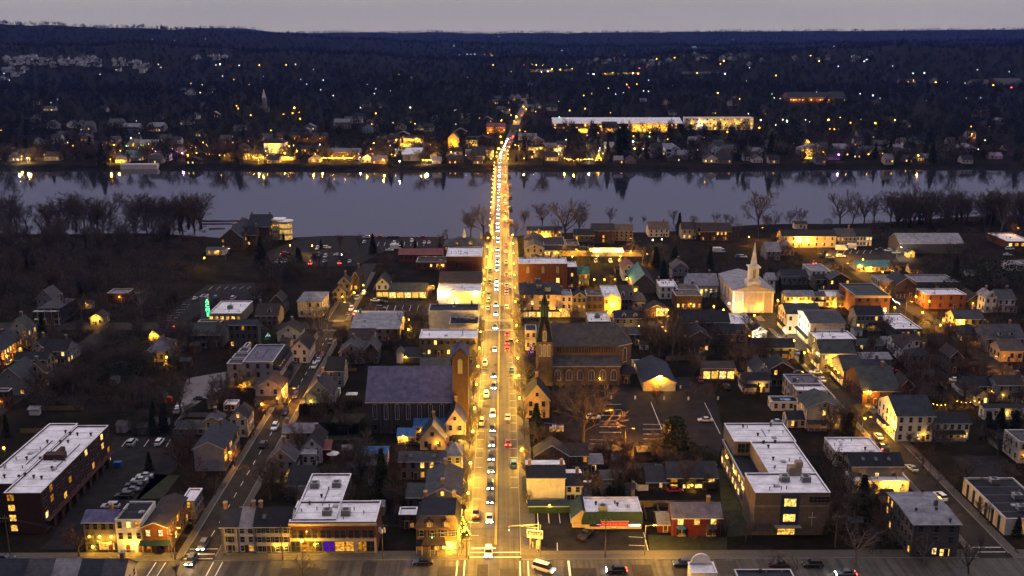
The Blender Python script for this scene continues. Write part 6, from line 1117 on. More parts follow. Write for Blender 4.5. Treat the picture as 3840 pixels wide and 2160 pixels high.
for b_ in('balcony house',):
    q=BL[b_]
    for i in range(4): lamp(q['X']-q['hw']-1.7,q['Y']+1+i*(q['D']-2)/3,5.2,'wall','y',120,s=14)
q=BL['low dark roofed school wing']
for i in range(3): lamp(q['X']-q['hw']-.05,q['Y']+4+i*q['D']/3,5.2,'wall','y',120,s=14)
# porch lamps on some of the dark houses
rl_=random.Random(77); np_=0
for nm,q in list(BL.items()):
    if q['Y']>560 or q['H']>9.5 or q['W']<4.5 or rl_.random()>.36 or np_>=58: continue
    lamp(q['X']+rl_.uniform(-.7,.7)*q['hw'],q['Y']-.05,2.5,'wall',rl_.choice('yyyo'),rl_.choice((14,25,45)),s=14,r=.22,noun='porch lamp',group='porch lamps'); np_+=1
# ================================================================ CARS
def car_proto(kind,colr,lights):
    key=('car',kind,colr,lights)
    if key in SH: return SH[key]
    CC=dict(white=(.75,.75,.76),silver=(.42,.43,.45),black=(.015,.015,.018),grey=(.10,.105,.115),navy=(.02,.035,.08),red=(.28,.02,.015),blue=(.04,.12,.28))[colr]
    pm=mat('car_'+colr,CC,.28,spec=.6); L,Wd,zb,zr={'sedan':(4.6,1.8,.95,1.45),'suv':(4.7,1.9,1.08,1.72),'van':(5.2,2.0,1.1,2.05),'pickup':(5.6,2.0,1.1,1.8),'truck':(6.8,2.3,1.2,2.9)}[kind]
    h=L/2; W=Wd/2; m=MB()
    def sec(y,z,wd,z0=.28): return [(-wd*.92,y,z0),(wd*.92,y,z0),(wd,y,z0+.22),(wd*.98,y,z-.12),(wd*.86,y,z),(-wd*.86,y,z),(-wd*.98,y,z-.12),(-wd,y,z0+.22)]
    hood=zb-.08; m.loft([sec(-h,hood-.28,W*.84),sec(-h+.25,hood-.12,W*.97),sec(-h+1.3,hood+.02,W),sec(h-.9,zb,W),sec(h-.15,zb-.05,W*.97),sec(h,zb-.25,W*.86)])
    parts=[('body',m.mesh('body',[pm]))]
    ga,gb,ra,rb={'sedan':(-h+1.25,h-.55,-h+2.0,h-1.35),'suv':(-h+1.2,h-.2,-h+1.85,h-.55),'van':(-h+.7,h-.1,-h+1.4,h-.25),'pickup':(-h+1.4,h-2.1,-h+2.0,h-2.4),'truck':(-h+.2,-h+2.0,-h+.6,-h+1.9)}[kind]
    zr2=zr if kind!='truck' else 2.1
    gm=MB().loft([[(-W*.88,ga,zb-.06),(W*.88,ga,zb-.06),(W*.88,gb,zb-.06),(-W*.88,gb,zb-.06)],[(-W*.70,ra,zr2-.05),(W*.70,ra,zr2-.05),(W*.70,rb,zr2-.05),(-W*.70,rb,zr2-.05)]]); parts.append(('windows',gm.mesh('windows',[mat('car_glass',(.012,.014,.018),.08,spec=.7)])))
    rm_=MB().loft([[(-W*.72,ra-.05,zr2-.06),(W*.72,ra-.05,zr2-.06),(W*.72,rb+.05,zr2-.06),(-W*.72,rb+.05,zr2-.06)],[(-W*.6,ra+.12,zr2+.03),(W*.6,ra+.12,zr2+.03),(W*.6,rb-.12,zr2+.03),(-W*.6,rb-.12,zr2+.03)]]); parts.append(('car_roof',rm_.mesh('car_roof',[pm])))
    if kind=='truck': parts.append(('cargo_box',MB().box(-W*1.02,W*1.02,-h+2.1,h+.1,.7,zr).mesh('cargo_box',[mat('truck_box',(.7,.7,.7),.6)])))
    if kind=='pickup': parts.append(('bed',MB().box(-W*.8,W*.8,h-2.0,h-.12,zb-.02,zb+.03).mesh('bed',[mat('bed_black',(.02,.02,.02),.8)])))
    wl=shared('wheel',lambda:MB().cyl((-.11,0,0),(.11,0,0),.33,.33,12,0).cyl((-.12,0,0),(.12,0,0),.19,.19,8,1).mesh('wheel',[mat('tyre',(.012,.012,.012),.9),mat('rim',(.3,.3,.31),.4,metal=.6)]))
    for sx in(-1,1):
        for yy in(-h+.85,h-.9): parts.append(('wheel',wl,(sx*(W-.1),yy,.33)))
    hl=emit('headlight_on',(1,.90,.82),75) if 'h' in lights else mat('headlight_off',(.55,.55,.56),.2); tl=emit('taillight_on',(1,.03,.015),40) if 't' in lights else mat('taillight_off',(.16,.01,.01),.3)
    for sx in(-1,1):
        parts.append(('headlight',shared(('hl',kind,'h' in lights),lambda:MB().box(-.22,.22,-.07,.08,-.1,.1).mesh('headlight',[hl])),(sx*W*.62,-h+.06,hood-.3)))
        parts.append(('taillight',shared(('tl',kind,'t' in lights),lambda:MB().box(-.2,.2,-.06,.06,-.12,.12).mesh('taillight',[tl])),(sx*W*.68,h-.02,zb-.3)))
    SH[key]=parts; return parts
CN=dict(sedan='car',suv='suv',van='van',pickup='pickup truck',truck='box truck')
def car_at(X,Y,Z,rz,kind='sedan',colr='white',lights='',where='',group='parked cars'):
    if not where: FOOT.append((X-1.5,X+1.5,Y-1.5,Y+1.5))
    o=empty({'sedan':'parked_car','suv':'parked_suv','van':'van','pickup':'pickup_truck','truck':'box_truck'}[kind] if not lights else {'sedan':'driving_car','suv':'driving_suv'}.get(kind,'driving_van'),(X,Y,Z),rz)
    for p in car_proto(kind,colr,lights): obj(p[0],p[1],o,p[2] if len(p)>2 else (0,0,0))
    later(o,colr+' '+CN[kind]+(' '+where if where else (' parked' if not lights else ' with lights on')),CN[kind],group); return o
DIR=dict(S=0,N=pi,E=pi/2,W=-pi/2)
def car(c,x,y,d='S',kind='sedan',colr='white',lights='',z=.04,where='',group='parked cars'):
    X,Y,_=gp(c,x,y,.6); return car_at(X,Y,z,DIR.get(d,d) if isinstance(d,str) else radians(d),kind,colr,lights,where,group)
rc_=random.Random(11); CL=['white','silver','black','grey','navy','red','grey','black','black','blue']; CKD=['sedan','sedan','suv','suv','van','pickup']
LX=-4.9; RXc=.6
Q='in the oncoming main street queue'
for x,y,k,cl in ((1903,1250,'suv','white'),(1918,968,'sedan','white'),(1930,815,'suv','black'),(1920,700,'suv','black'),(1940,565,'suv','grey'),(1938,465,'suv','black'),(1950,352,'suv','grey'),(1955,232,'suv','black'),(1955,110,'suv','white')):
    X,Y,_=gp('B',x,y,.7); car_at(LX+.9,Y,.05,0,k,cl,'h',Q,'cars queueing on the main street')
yq=297.0
while yq<392: yq+=rc_.choice((9,12,18,30)); car_at(LX+.9,yq,.05,0,rc_.choice(CKD[:4]),rc_.choice(CL),'h',Q,'cars queueing on the main street')
yq=412.0
while yq<585: yq+=rc_.choice((8,9,11,14,24,30)); car_at(LX+.9,yq,.05,0,rc_.choice(CKD[:4]),rc_.choice(CL),'h',Q,'cars queueing on the main street')
for (c,x,y,cl) in (('B',2030,135,'white'),('B',2097,345,'red'),('F',2245,865,'red'),('F',2248,800,'red'),('F',2245,725,'red'),('F',2240,480,'red'),('F',2290,330,'red')):
    X,Y,_=gp(c,x,y,.7); car_at(RXc+.3,Y,.05,pi,'sedan',cl,'t','driving away on the main street','cars driving to the bridge')
for y in(430,455,470,492,520,547,566): car_at(RXc+.2,y,.05,pi,rc_.choice(CKD[:4]),rc_.choice(CL),'t','driving away on the main street','cars driving to the bridge')
for i in range(19): car_at(-4.4,604+i*17+rc_.uniform(-5,5),.12,0,rc_.choice(CKD[:4]),rc_.choice(CL),'h','crossing the bridge towards the town','cars on the bridge')
for i in range(19): car_at(.3,640+i*14.8+rc_.uniform(-3,3),.12,pi,rc_.choice(CKD[:4]),rc_.choice(CL),'t','crossing the bridge away from the town','cars on the bridge')
for i in range(12):
    Y=935+i*17; car_at(cx(Y)-2.0,Y,max(tz(cx(Y),Y),.8)+.3,0,'suv',rc_.choice(CL),'h','coming down the far bank road','cars beyond the bridge')
    if i%2: car_at(cx(Y)+2.0,Y+6,max(tz(cx(Y),Y+6),.8)+.3,pi,'sedan',rc_.choice(CL),'t','going up the far bank road','cars beyond the bridge')
for y in(232.5,294,352): car_at(BX0+1.1,y,.05,0 if rc_.random()<.9 else pi,rc_.choice(CKD[:4]),rc_.choice(CL))
for y in(263,345,379,462,488): car_at(BX1-1.1,y,.05,pi,rc_.choice(CKD[:4]),rc_.choice(CL))
for y in(428,441,452,476,500): car_at(BX0+1.1,y,.05,0,rc_.choice(CKD[:4]),rc_.choice(CL))
for a in (('A',1575,1320,'S','suv','navy','h'),('A',1672,1195,'S','suv','grey','h'),('A',910,872,'W','suv','silver'),('A',1190,622,'W','sedan','silver'),('A',1148,657,'W','sedan','silver'),('A',1105,695,'W','sedan','black'),('A',1080,738,'W','sedan','grey'),('A',1025,785,'W','suv','black'),('A',1085,348,'N','suv','silver'),('A',1312,345,'N','suv','white'),('A',1460,85,'N','sedan','white'),('A',35,1300,'E','sedan','black'),
  ('B',1375,1332,'W','sedan','black'),('B',155,220,'S','suv','white'),('B',240,98,'S','suv','black'),('B',60,365,'N','suv','black'),('B',1290,358,'W','sedan','black'),
  ('C',605,1110,150,'pickup','black'),('C',670,140,'E','suv','white'),('C',785,90,'W','sedan','black'),('C',1590,162,'W','sedan','silver'),('C',860,1400,'W','suv','black','ht'),('C',262,1385,60,'van','white','ht'),('C',1410,1345,'W','suv','navy'),('C',1340,740,'E','sedan','red'),
  ('D',910,298,'N','sedan','white'),('D',935,380,'N','sedan','black','t'),('D',1185,560,-170,'sedan','silver'),('D',1418,792,-170,'suv','white'),('D',370,1350,'W','suv','black'),('D',85,1350,'W','sedan','black'),('D',85,180,'E','sedan','silver'),('D',640,1425,'W','sedan','grey','ht'),
  ('E',1600,650,'N','sedan','red','t'),('E',1765,408,'N','sedan','silver'),('E',1955,400,'N','suv','blue'),('E',2110,405,'N','suv','silver'),('E',1610,1400,'N','sedan','white'),('E',1815,1310,'E','sedan','black'),('E',150,950,'S','sedan','black'),('E',80,990,'S','sedan','grey'),('E',190,700,'E','sedan','white'),
  ('F',362,1285,'S','suv','black'),('F',265,1425,'S','suv','black'),('F',528,1020,'S','suv','silver'),('F',565,965,'S','sedan','silver'),('F',600,915,'S','sedan','red'),('F',675,805,'S','suv','navy'),('F',835,550,'N','sedan','black'),('F',905,540,'N','suv','white','ht'),('F',862,500,'S','suv','white'),('F',915,405,'S','suv','silver'),('F',978,358,'S','suv','white'),('F',1080,425,'E','sedan','white'),('F',1145,440,'E','sedan','black'),('F',1130,495,'E','suv','grey'),('F',2085,1280,'S','suv','white'),
  ('G',1945,1210,'N','suv','black'),('G',1705,1145,'N','suv','red'),('G',850,1430,'E','sedan','black'),('G',760,70,'S','suv','white'),('G',890,70,'S','suv','white'),('G',975,65,'N','sedan','silver'),('G',2090,30,'E','suv','white'),('G',2060,30,'E','suv','blue'),('G',1360,710,'E','sedan','red'),
  ('H',430,1075,'W','sedan','white'),('H',265,1080,'W','sedan','black'),('H',490,1140,'N','sedan','white'),('H',1205,1115,'E','suv','black'),('H',1130,1060,'E','sedan','red'),('H',260,895,'S','sedan','silver'),('H',1700,1145,'E','sedan','white'),('H',660,25,'E','suv','white'),('H',560,35,'E','suv','silver'),('H',500,25,'E','suv','grey'),('H',410,85,'N','suv','red','t'),
  ('L',668,1290,'E','truck','white'),('L',740,1275,'W','truck','silver'),('L',1160,1320,'W','sedan','silver'),('L',1090,1300,'W','suv','silver'),('L',1010,1290,'W','sedan','black'),('L',2190,1285,'E','suv','white'),('L',2170,1340,'E','sedan','silver'),('K',1875,1310,'E','truck','white'),
  ('J',1000,1182,'W','suv','silver'),('J',1118,1182,'W','suv','red'),('J',1200,1182,'W','sedan','black'),('J',1238,1182,'W','sedan','black'),('J',1275,1182,'W','sedan','black'),('J',1505,1180,'W','sedan','red'),('J',1410,1215,'S','suv','white'),('J',1250,1235,'S','suv','white'),('J',1525,1230,'S','sedan','silver'),('J',1565,1230,'S','sedan','silver'),('J',555,1280,'S','suv','white'),('J',640,1275,'E','suv','white'),('J',1210,1297,'E','sedan','white'),('J',1270,1280,'E','truck','white'),('J',980,1225,'S','sedan','white'),('J',265,1332,'E','suv','red','t'),('J',565,1340,'S','suv','silver'),('J',628,1355,'S','suv','silver'),('J',235,1400,'S','suv','white'),('J',495,1415,'N','suv','grey','t'),('J',760,1412,'N','suv','grey','t'),('J',740,1340,'E','sedan','white','h'),('J',270,1400,'S','sedan','silver'),('J',190,1400,'S','sedan','grey'),('J',845,1400,'S','sedan','silver'),('J',620,1400,'S','sedan','silver')):
    c,x,y,d,k,cl=a[:6]; car(c,x,y,d,k,cl,a[6] if len(a)>6 else '')
# ================================================================ STREET FURNITURE
def util_pole(c,x,yb,yt,noun='wooden utility pole',tr=0):
    X,Y,_=gp(c,x,yb); h=vp(c,x,yt,Y)[2]; o=empty('utility_pole',(X,Y,0)); WD=mat('pole_wood',(.12,.085,.055),.9,.3,2)
    MB().cyl((0,0,0),(0,0,h),.17,.11,7).build('post',WD,o); MB().box(-1.3,1.3,-.07,.07,h-.9,h-.75).build('crossarm',WD,o)
    for s in(-1.15,-.4,.4,1.15): MB().cyl((s,0,h-.75),(s,0,h-.5),.06,.05,5).build('insulator',mat('insulator',(.4,.38,.36),.4),o)
    for i in range(tr): MB().cyl((-.55+.55*i,-.35 if i%2 else .3,h-2.6),(-.55+.55*i,-.35 if i%2 else .3,h-1.5),.26,.26,8).build('transformer',mat('transformer',(.5,.5,.5),.5),o)
    later(o,noun,'pole','utility poles'); return (X,Y,h)
poles=[util_pole('A',1443,1318,1085),util_pole('B',222,1320,1030),util_pole('B',1045,1312,1010,tr=3),util_pole('C',766,1300,968),util_pole('D',550,1215,940),util_pole('D',1808,1030,870)]
poles2=[util_pole('E',1438,650,475,'bare white pole'),util_pole('E',745,620,490),util_pole('F',1140,190,85),util_pole('A',85,1290,950),util_pole('B',1735,1300,1130,'signal pole')]
pp=sorted(poles+[poles2[3]],key=lambda p:p[0]); wi=0
for a,b in zip(pp,pp[1:]):
    if abs(a[1]-b[1])>15: continue
    for s in(-1.15,.4):
        m=MB(); pr=None
        for i in range(9):
            t=i/8; p=(a[0]+(b[0]-a[0])*t,a[1]+(b[1]-a[1])*t+s*.3,(a[2]-.5)*(1-t)+(b[2]-.5)*t-1.6*4*t*(1-t))
            if pr: m.cyl(pr,p,.025,.025,3,cap=False)
            pr=p
        o=m.build('overhead_wire',mat('wire',(.02,.02,.02),.6)); o['label']='%s overhead wire strung along the cross street pavement from left'%(ORD[wi] or 'first'); o['category']='wire'; o['group']='overhead wires'; wi+=1
def signal(X,Y,L,lab,colr='g'):
    o=empty('traffic_signal',(X,Y,0)); o['label']=lab; o['category']='traffic light'; GM=mat('galvanised',(.45,.42,.36),.5)
    MB().cyl((0,0,0),(0,0,7),.16,.11,8).build('post',GM,o); MB().cyl((0,0,6.6),(L,0,6.1),.08,.05,6).cyl((0,0,5.6),(L*.6,0,6.0),.05,.04,5).build('mast_arm',GM,o)
    h=MB().box(-.18,.18,-.15,.15,-1.1,0).build('signal_head',mat('signal_box',(.35,.27,.05),.6),o,(L,0,6.0))
    for i,cc in enumerate('ryg'): MB().ball((0,-.16,-.2-i*.34),.12,n=8,m=4).build('signal_lens',bulb(cc,12) if cc==colr else mat('lens_dark',(.05,.04,.03),.4),h)
signal(7.9,215.2,-7.0,'galvanised traffic signal mast at the food market corner','g'); signal(-11.2,211.8,-6,'traffic signal mast at the mansard house corner','g')
o=empty('pylon_sign',gp('C',188,1235)); tag(o,'red and white food market pylon sign at the street corner','sign'); o.rotation_euler=(0,0,radians(-14))
MB().cyl((-1.2,0,0),(-1.2,0,5.0),.1,.1,6).cyl((1.2,0,0),(1.2,0,5.0),.1,.1,6).build('post',mat('galvanised',(.45,.42,.36),.5),o)
sb=MB().box(-1.9,1.9,-.18,.18,3.2,5.2).build('sign_board',mat('sign_white',(.75,.72,.66),.6),o); MB().box(-1.8,1.8,-.22,-.18,4.05,5.0).build('red_panel',emit('sign_red_lit',(.85,.08,.02),.8),sb); text(sb,'Food & Deli',.55,(0,-.24,4.3),mat('letter_white',(.9,.85,.75),.6)); text(sb,'MARKET',.5,(0,-.24,3.45),mat('letter_red',(.4,.05,.03),.6))
for i,(c,x,y) in enumerate((('C',170,1215),('C',155,1190))):
    o=MB().cyl((0,0,0),(0,0,1.5),.13,.13,8).ball((0,0,1.5),.13).build('bollard',mat('bollard_yellow',(.6,.42,.04),.6),None,gp(c,x,y)); later(o,'yellow bollard','bollard','yellow bollards')
o=empty('route_sign',gp('C',210,1255)); tag(o,'stacked white route number signs on a post by the market','sign')
MB().cyl((0,0,0),(0,0,3.2),.05,.05,5).build('post',mat('galvanised',(.45,.42,.36),.5),o)
for i in range(3): MB().box(-.38,.38,-.09,-.05,.9+i*.8,1.6+i*.8).build('sign_plate',mat('sign_plate',(.6,.55,.5),.5),o)
for i,(x,y) in enumerate(((898,1318),(1115,1320),(1376,1325),(1597,1328),(1865,1325),(1525,1225))):
    o=empty('lit_bollard',gp('G',x,y)); MB().cyl((0,0,0),(0,0,1.0),.28,.28,8).build('post',mat('bollard_white',(.7,.66,.62),.6),o); MB().cyl((0,0,1.0),(0,0,1.15),.3,.3,8).build('cap',mat('bollard_cap',(.4,.38,.36),.6),o); later(o,'white car park bollard','bollard','white car park bollards')
o=empty('garden_umbrella',gp('B',635,500)); tag(o,'white garden umbrella beside the small red shed','umbrella'); MB().cyl((0,0,0),(0,0,2.6),.04,.04,5).build('pole',TRIM(),o); MB().loft([[(1.9*cos(i*pi/4),1.9*sin(i*pi/4),2.3) for i in range(8)],[(.05*cos(i*pi/4),.05*sin(i*pi/4),2.9) for i in range(8)]]).build('canopy',wm('white'),o)
o=empty('garden_umbrella',gp('F',870,1330)); tag(o,'square white garden parasol beside the mint green house','umbrella'); MB().cyl((0,0,0),(0,0,2.6),.04,.04,5).build('pole',TRIM(),o); MB().loft([[(-1.9,-1.4,2.3),(1.9,-1.4,2.3),(1.9,1.4,2.3),(-1.9,1.4,2.3)],[(-.05,-.05,2.9),(.05,-.05,2.9),(.05,.05,2.9),(-.05,.05,2.9)]]).build('canopy',wm('white'),o)
# boom lift in the car park corner
o=empty('boom_lift',gp('C',375,262)); tag(o,'blue and white boom lift parked at the car park corner','lift'); MB().box(-1.6,1.8,-1,1,.5,2.0).build('body',wm('white'),o); MB().cyl((1.6,0,2.2),(-4.2,0,3.0),.22,.16,6).build('boom',mat('boom_blue',(.04,.16,.42),.5),o); MB().box(-2.6,-1.6,-.8,.8,.3,1.4).build('cab',wm('white'),o)
for sx in(-1.1,1.1):
    for sy in(-.9,.9): MB().cyl((sx,sy-.15,.4),(sx,sy+.15,.4),.4,.4,10).build('wheel',mat('tyre',(.012,.012,.012),.9),o)
# timber and white fences
def fence(lab,c,pts,h,m,step=.35):
    P=[np.array(gp(c,x,y)) for x,y in pts]; o=empty('fence',tuple(P[0])); tag(o,lab,'fence'); k=0
    for a,b in zip(P,P[1:]):
        d=b-a; L=np.linalg.norm(d); n=max(1,int(L/2.2)); rz=math.atan2(d[1],d[0])
        me=shared(('fp',round(L/n,2),h,m.name),lambda:MB().box(.02,L/n-.02,-.03,.03,.05,h).mesh('panel',[m])); mp=shared(('fpost',h,m.name),lambda:MB().box(-.07,.07,-.07,.07,0,h+.12).mesh('post',[m]))
        for i in range(n):
            p=a+d*i/n-P[0]; obj('panel',me,o,tuple(p),rz); obj('post',mp,o,tuple(p))
    return o
FW_=mat('fence_wood',(.22,.15,.08),.85,.3,1); fence('brown timber fence behind the cream garage','G',[(1395,975),(1660,965),(1760,1120)],1.9,FW_); fence('timber fence right of the string lit pergola','G',[(2000,1060),(2060,1145)],1.9,FW_)
fence('white panel fence left of the black house','C',[(650,705),(790,745)],1.7,wm('white')); fence('curved white fence in front of the black house','C',[(985,705),(1040,750),(1122,748)],1.8,wm('white'))
fence('pale timber fence across the dark left gardens','A',[(170,275),(560,270)],1.6,FW_); fence('weathered timber fence in front of the white garden shed','E',[(360,1425),(760,1420)],1.6,FW_)
# red bins, logs in the river, steps
o=MB().box(-.8,.8,-.7,.7,0,1.7).box(-.85,.85,-.75,.75,1.7,1.8).build('skip_bin',mat('bin_red',(.4,.05,.02),.6),None,gp('E',1540,1345)); tag(o,'red refuse bin on the gravel court','bin')
o=MB().box(-1.0,1.0,-.7,.7,0,1.3).box(-1.05,1.05,-.75,.75,1.3,1.42).build('refuse_bin',mat('bin_blue',(.02,.09,.28),.6),None,gp('A',972,545)); tag(o,'blue refuse bin beside the brick apartment block','bin')
LOG=mat('driftwood',(.09,.075,.07),.9)
for i,(x,y,L) in enumerate(((1980,1060,24),(2040,1035,30),(1960,1105,10),(1900,1033,14))):
    g=gp('I',x,y,-2.8); o=MB().cyl((-L/2,0,0),(L/2,rt.uniform(-2,2),0),.5,.25,6).cyl((0,0,0),(L*.2,2.5,.5),.2,.08,4).build('drift_log',LOG,None,g); later(o,'floating drift log in the river','log','drift logs')
# string lights and lit trees
def strings(lab,c,pts,h,c_='y',s=14,step=1.3,far=0,pw=0,r=.13,posts=1):
    P=[np.array(tp(c,x,y) if far else gp(c,x,y)) for x,y in pts]; o=empty('string_lights',tuple(P[0])); tag(o,lab,'string lights'); m=MB(); wv=MB()
    for a,b in zip(P,P[1:]):
        d=b-a; L=np.linalg.norm(d); n=max(2,int(L/step))
        for i in range(n):
            t=i/n; p=a+d*t-P[0]; sag=.5*abs(sin(pi*t*max(1,L/6))); m.ball((p[0],p[1],p[2]+h-sag),r,n=5,m=3)
        wv.cyl(tuple(a-P[0]+np.array((0,0,h))),tuple(b-P[0]+np.array((0,0,h))),.02,.02,3)
        if posts:
            for t in(0,.5,1): p=a+d*t-P[0]; wv.cyl((p[0],p[1],p[2]),(p[0],p[1],p[2]+h),.06,.06,4)
        if pw:
            for t in(.25,.75): p=a+d*t-P[0]; ptl(o,(p[0],p[1]-.5,p[2]+h-.5),c_,pw,.3)
    mm=m.build('bulbs',bulb(c_,s),o); mm['kind']='stuff'; wv.build('cable',mat('wire',(.02,.02,.02),.6),o)
strings('string lights over the patio of the pergola','G',[(1730,1100),(1860,1150),(2010,1080)],3.4,s=14,pw=260); strings('string lights along the terrace of the brick restaurant','G',[(1480,500),(1725,500)],3.6,s=14,pw=300); strings('left string of patio lights near the right edge','H',[(1490,1430),(1635,1430)],2.6,s=14,pw=60); strings('right string of patio lights near the right edge','H',[(1705,1412),(1945,1412)],2.8,s=14,pw=60)
strings('fairy lights round the doors of the black roofed town house','B',[(140,1262),(270,1266)],2.4,s=14,step=.35,pw=50,r=.09); strings('fairy lights over the shop windows of the brick store','B',[(380,1262),(530,1264)],2.8,s=14,step=.4,pw=60,r=.09); strings('fairy lights on the awning of the grey shop','A',[(815,1253),(935,1253)],2.9,s=14,step=.35,pw=40,r=.09)
strings('lit string over the top street by the orange corner block','H',[(1120,500),(1190,545)],4.5,'w',14,.8,pw=200); strings('glowing lantern strings beside the green roofed market','H',[(1100,200),(1180,215)],3,'y',14,.8,pw=150)
def xmas(lab,c,x,yb,yt,cols,s=14,n=90,far=0,w=.28):
    X,Y,Z=tp(c,x,yb) if far else gp(c,x,yb); h=vp(c,x,yt,Y)[2]-Z; o=empty('lit_tree',(X,Y,Z)); tag(o,lab,'lit tree'); obj('crown',tree_proto('c1')[1],o,(0,0,0),0,(h/10*w/.25,h/10*w/.25,h/10)); obj('trunk',tree_proto('c1')[0],o,(0,0,0),0,(h/10,)*3)
    for ci,cc in enumerate(cols):
        m=MB(); rg=random.Random(ci)
        for i in range(n//len(cols)): t=rg.random()**.8; a=rg.random()*6.28; rr=w*h*(1-t)*.95; m.ball((rr*cos(a),rr*sin(a),h*(.08+.9*t)),.016*h+.04,n=5,m=3)
        mm=m.build('fairy_lights',bulb(cc,s),o); mm['kind']='stuff'
    ptl(o,(0,-w*h-.6,h*.4),cols[0],12*h,.3)
xmas('pink lit christmas tree left of the gothic spire','G',170,935,820,'p',1.6,40); xmas('golden lit tree on the far river bank','K',783,500,420,'y',14,160,1,.4); xmas('yellow lit bush on the mansard house side','B',1705,1130,960,'y',12,120,0,.35); xmas('golden lit tree beside the far bank playhouse','J',368,435,375,'y',12,120,1,.35); xmas('blue and pink lit tree in the left wood','E',1505,1020,960,'yo',5,50,0,.3); xmas('green lit garden tree by the light blue gable house','F',110,760,720,'gp',4,60,0,.6)
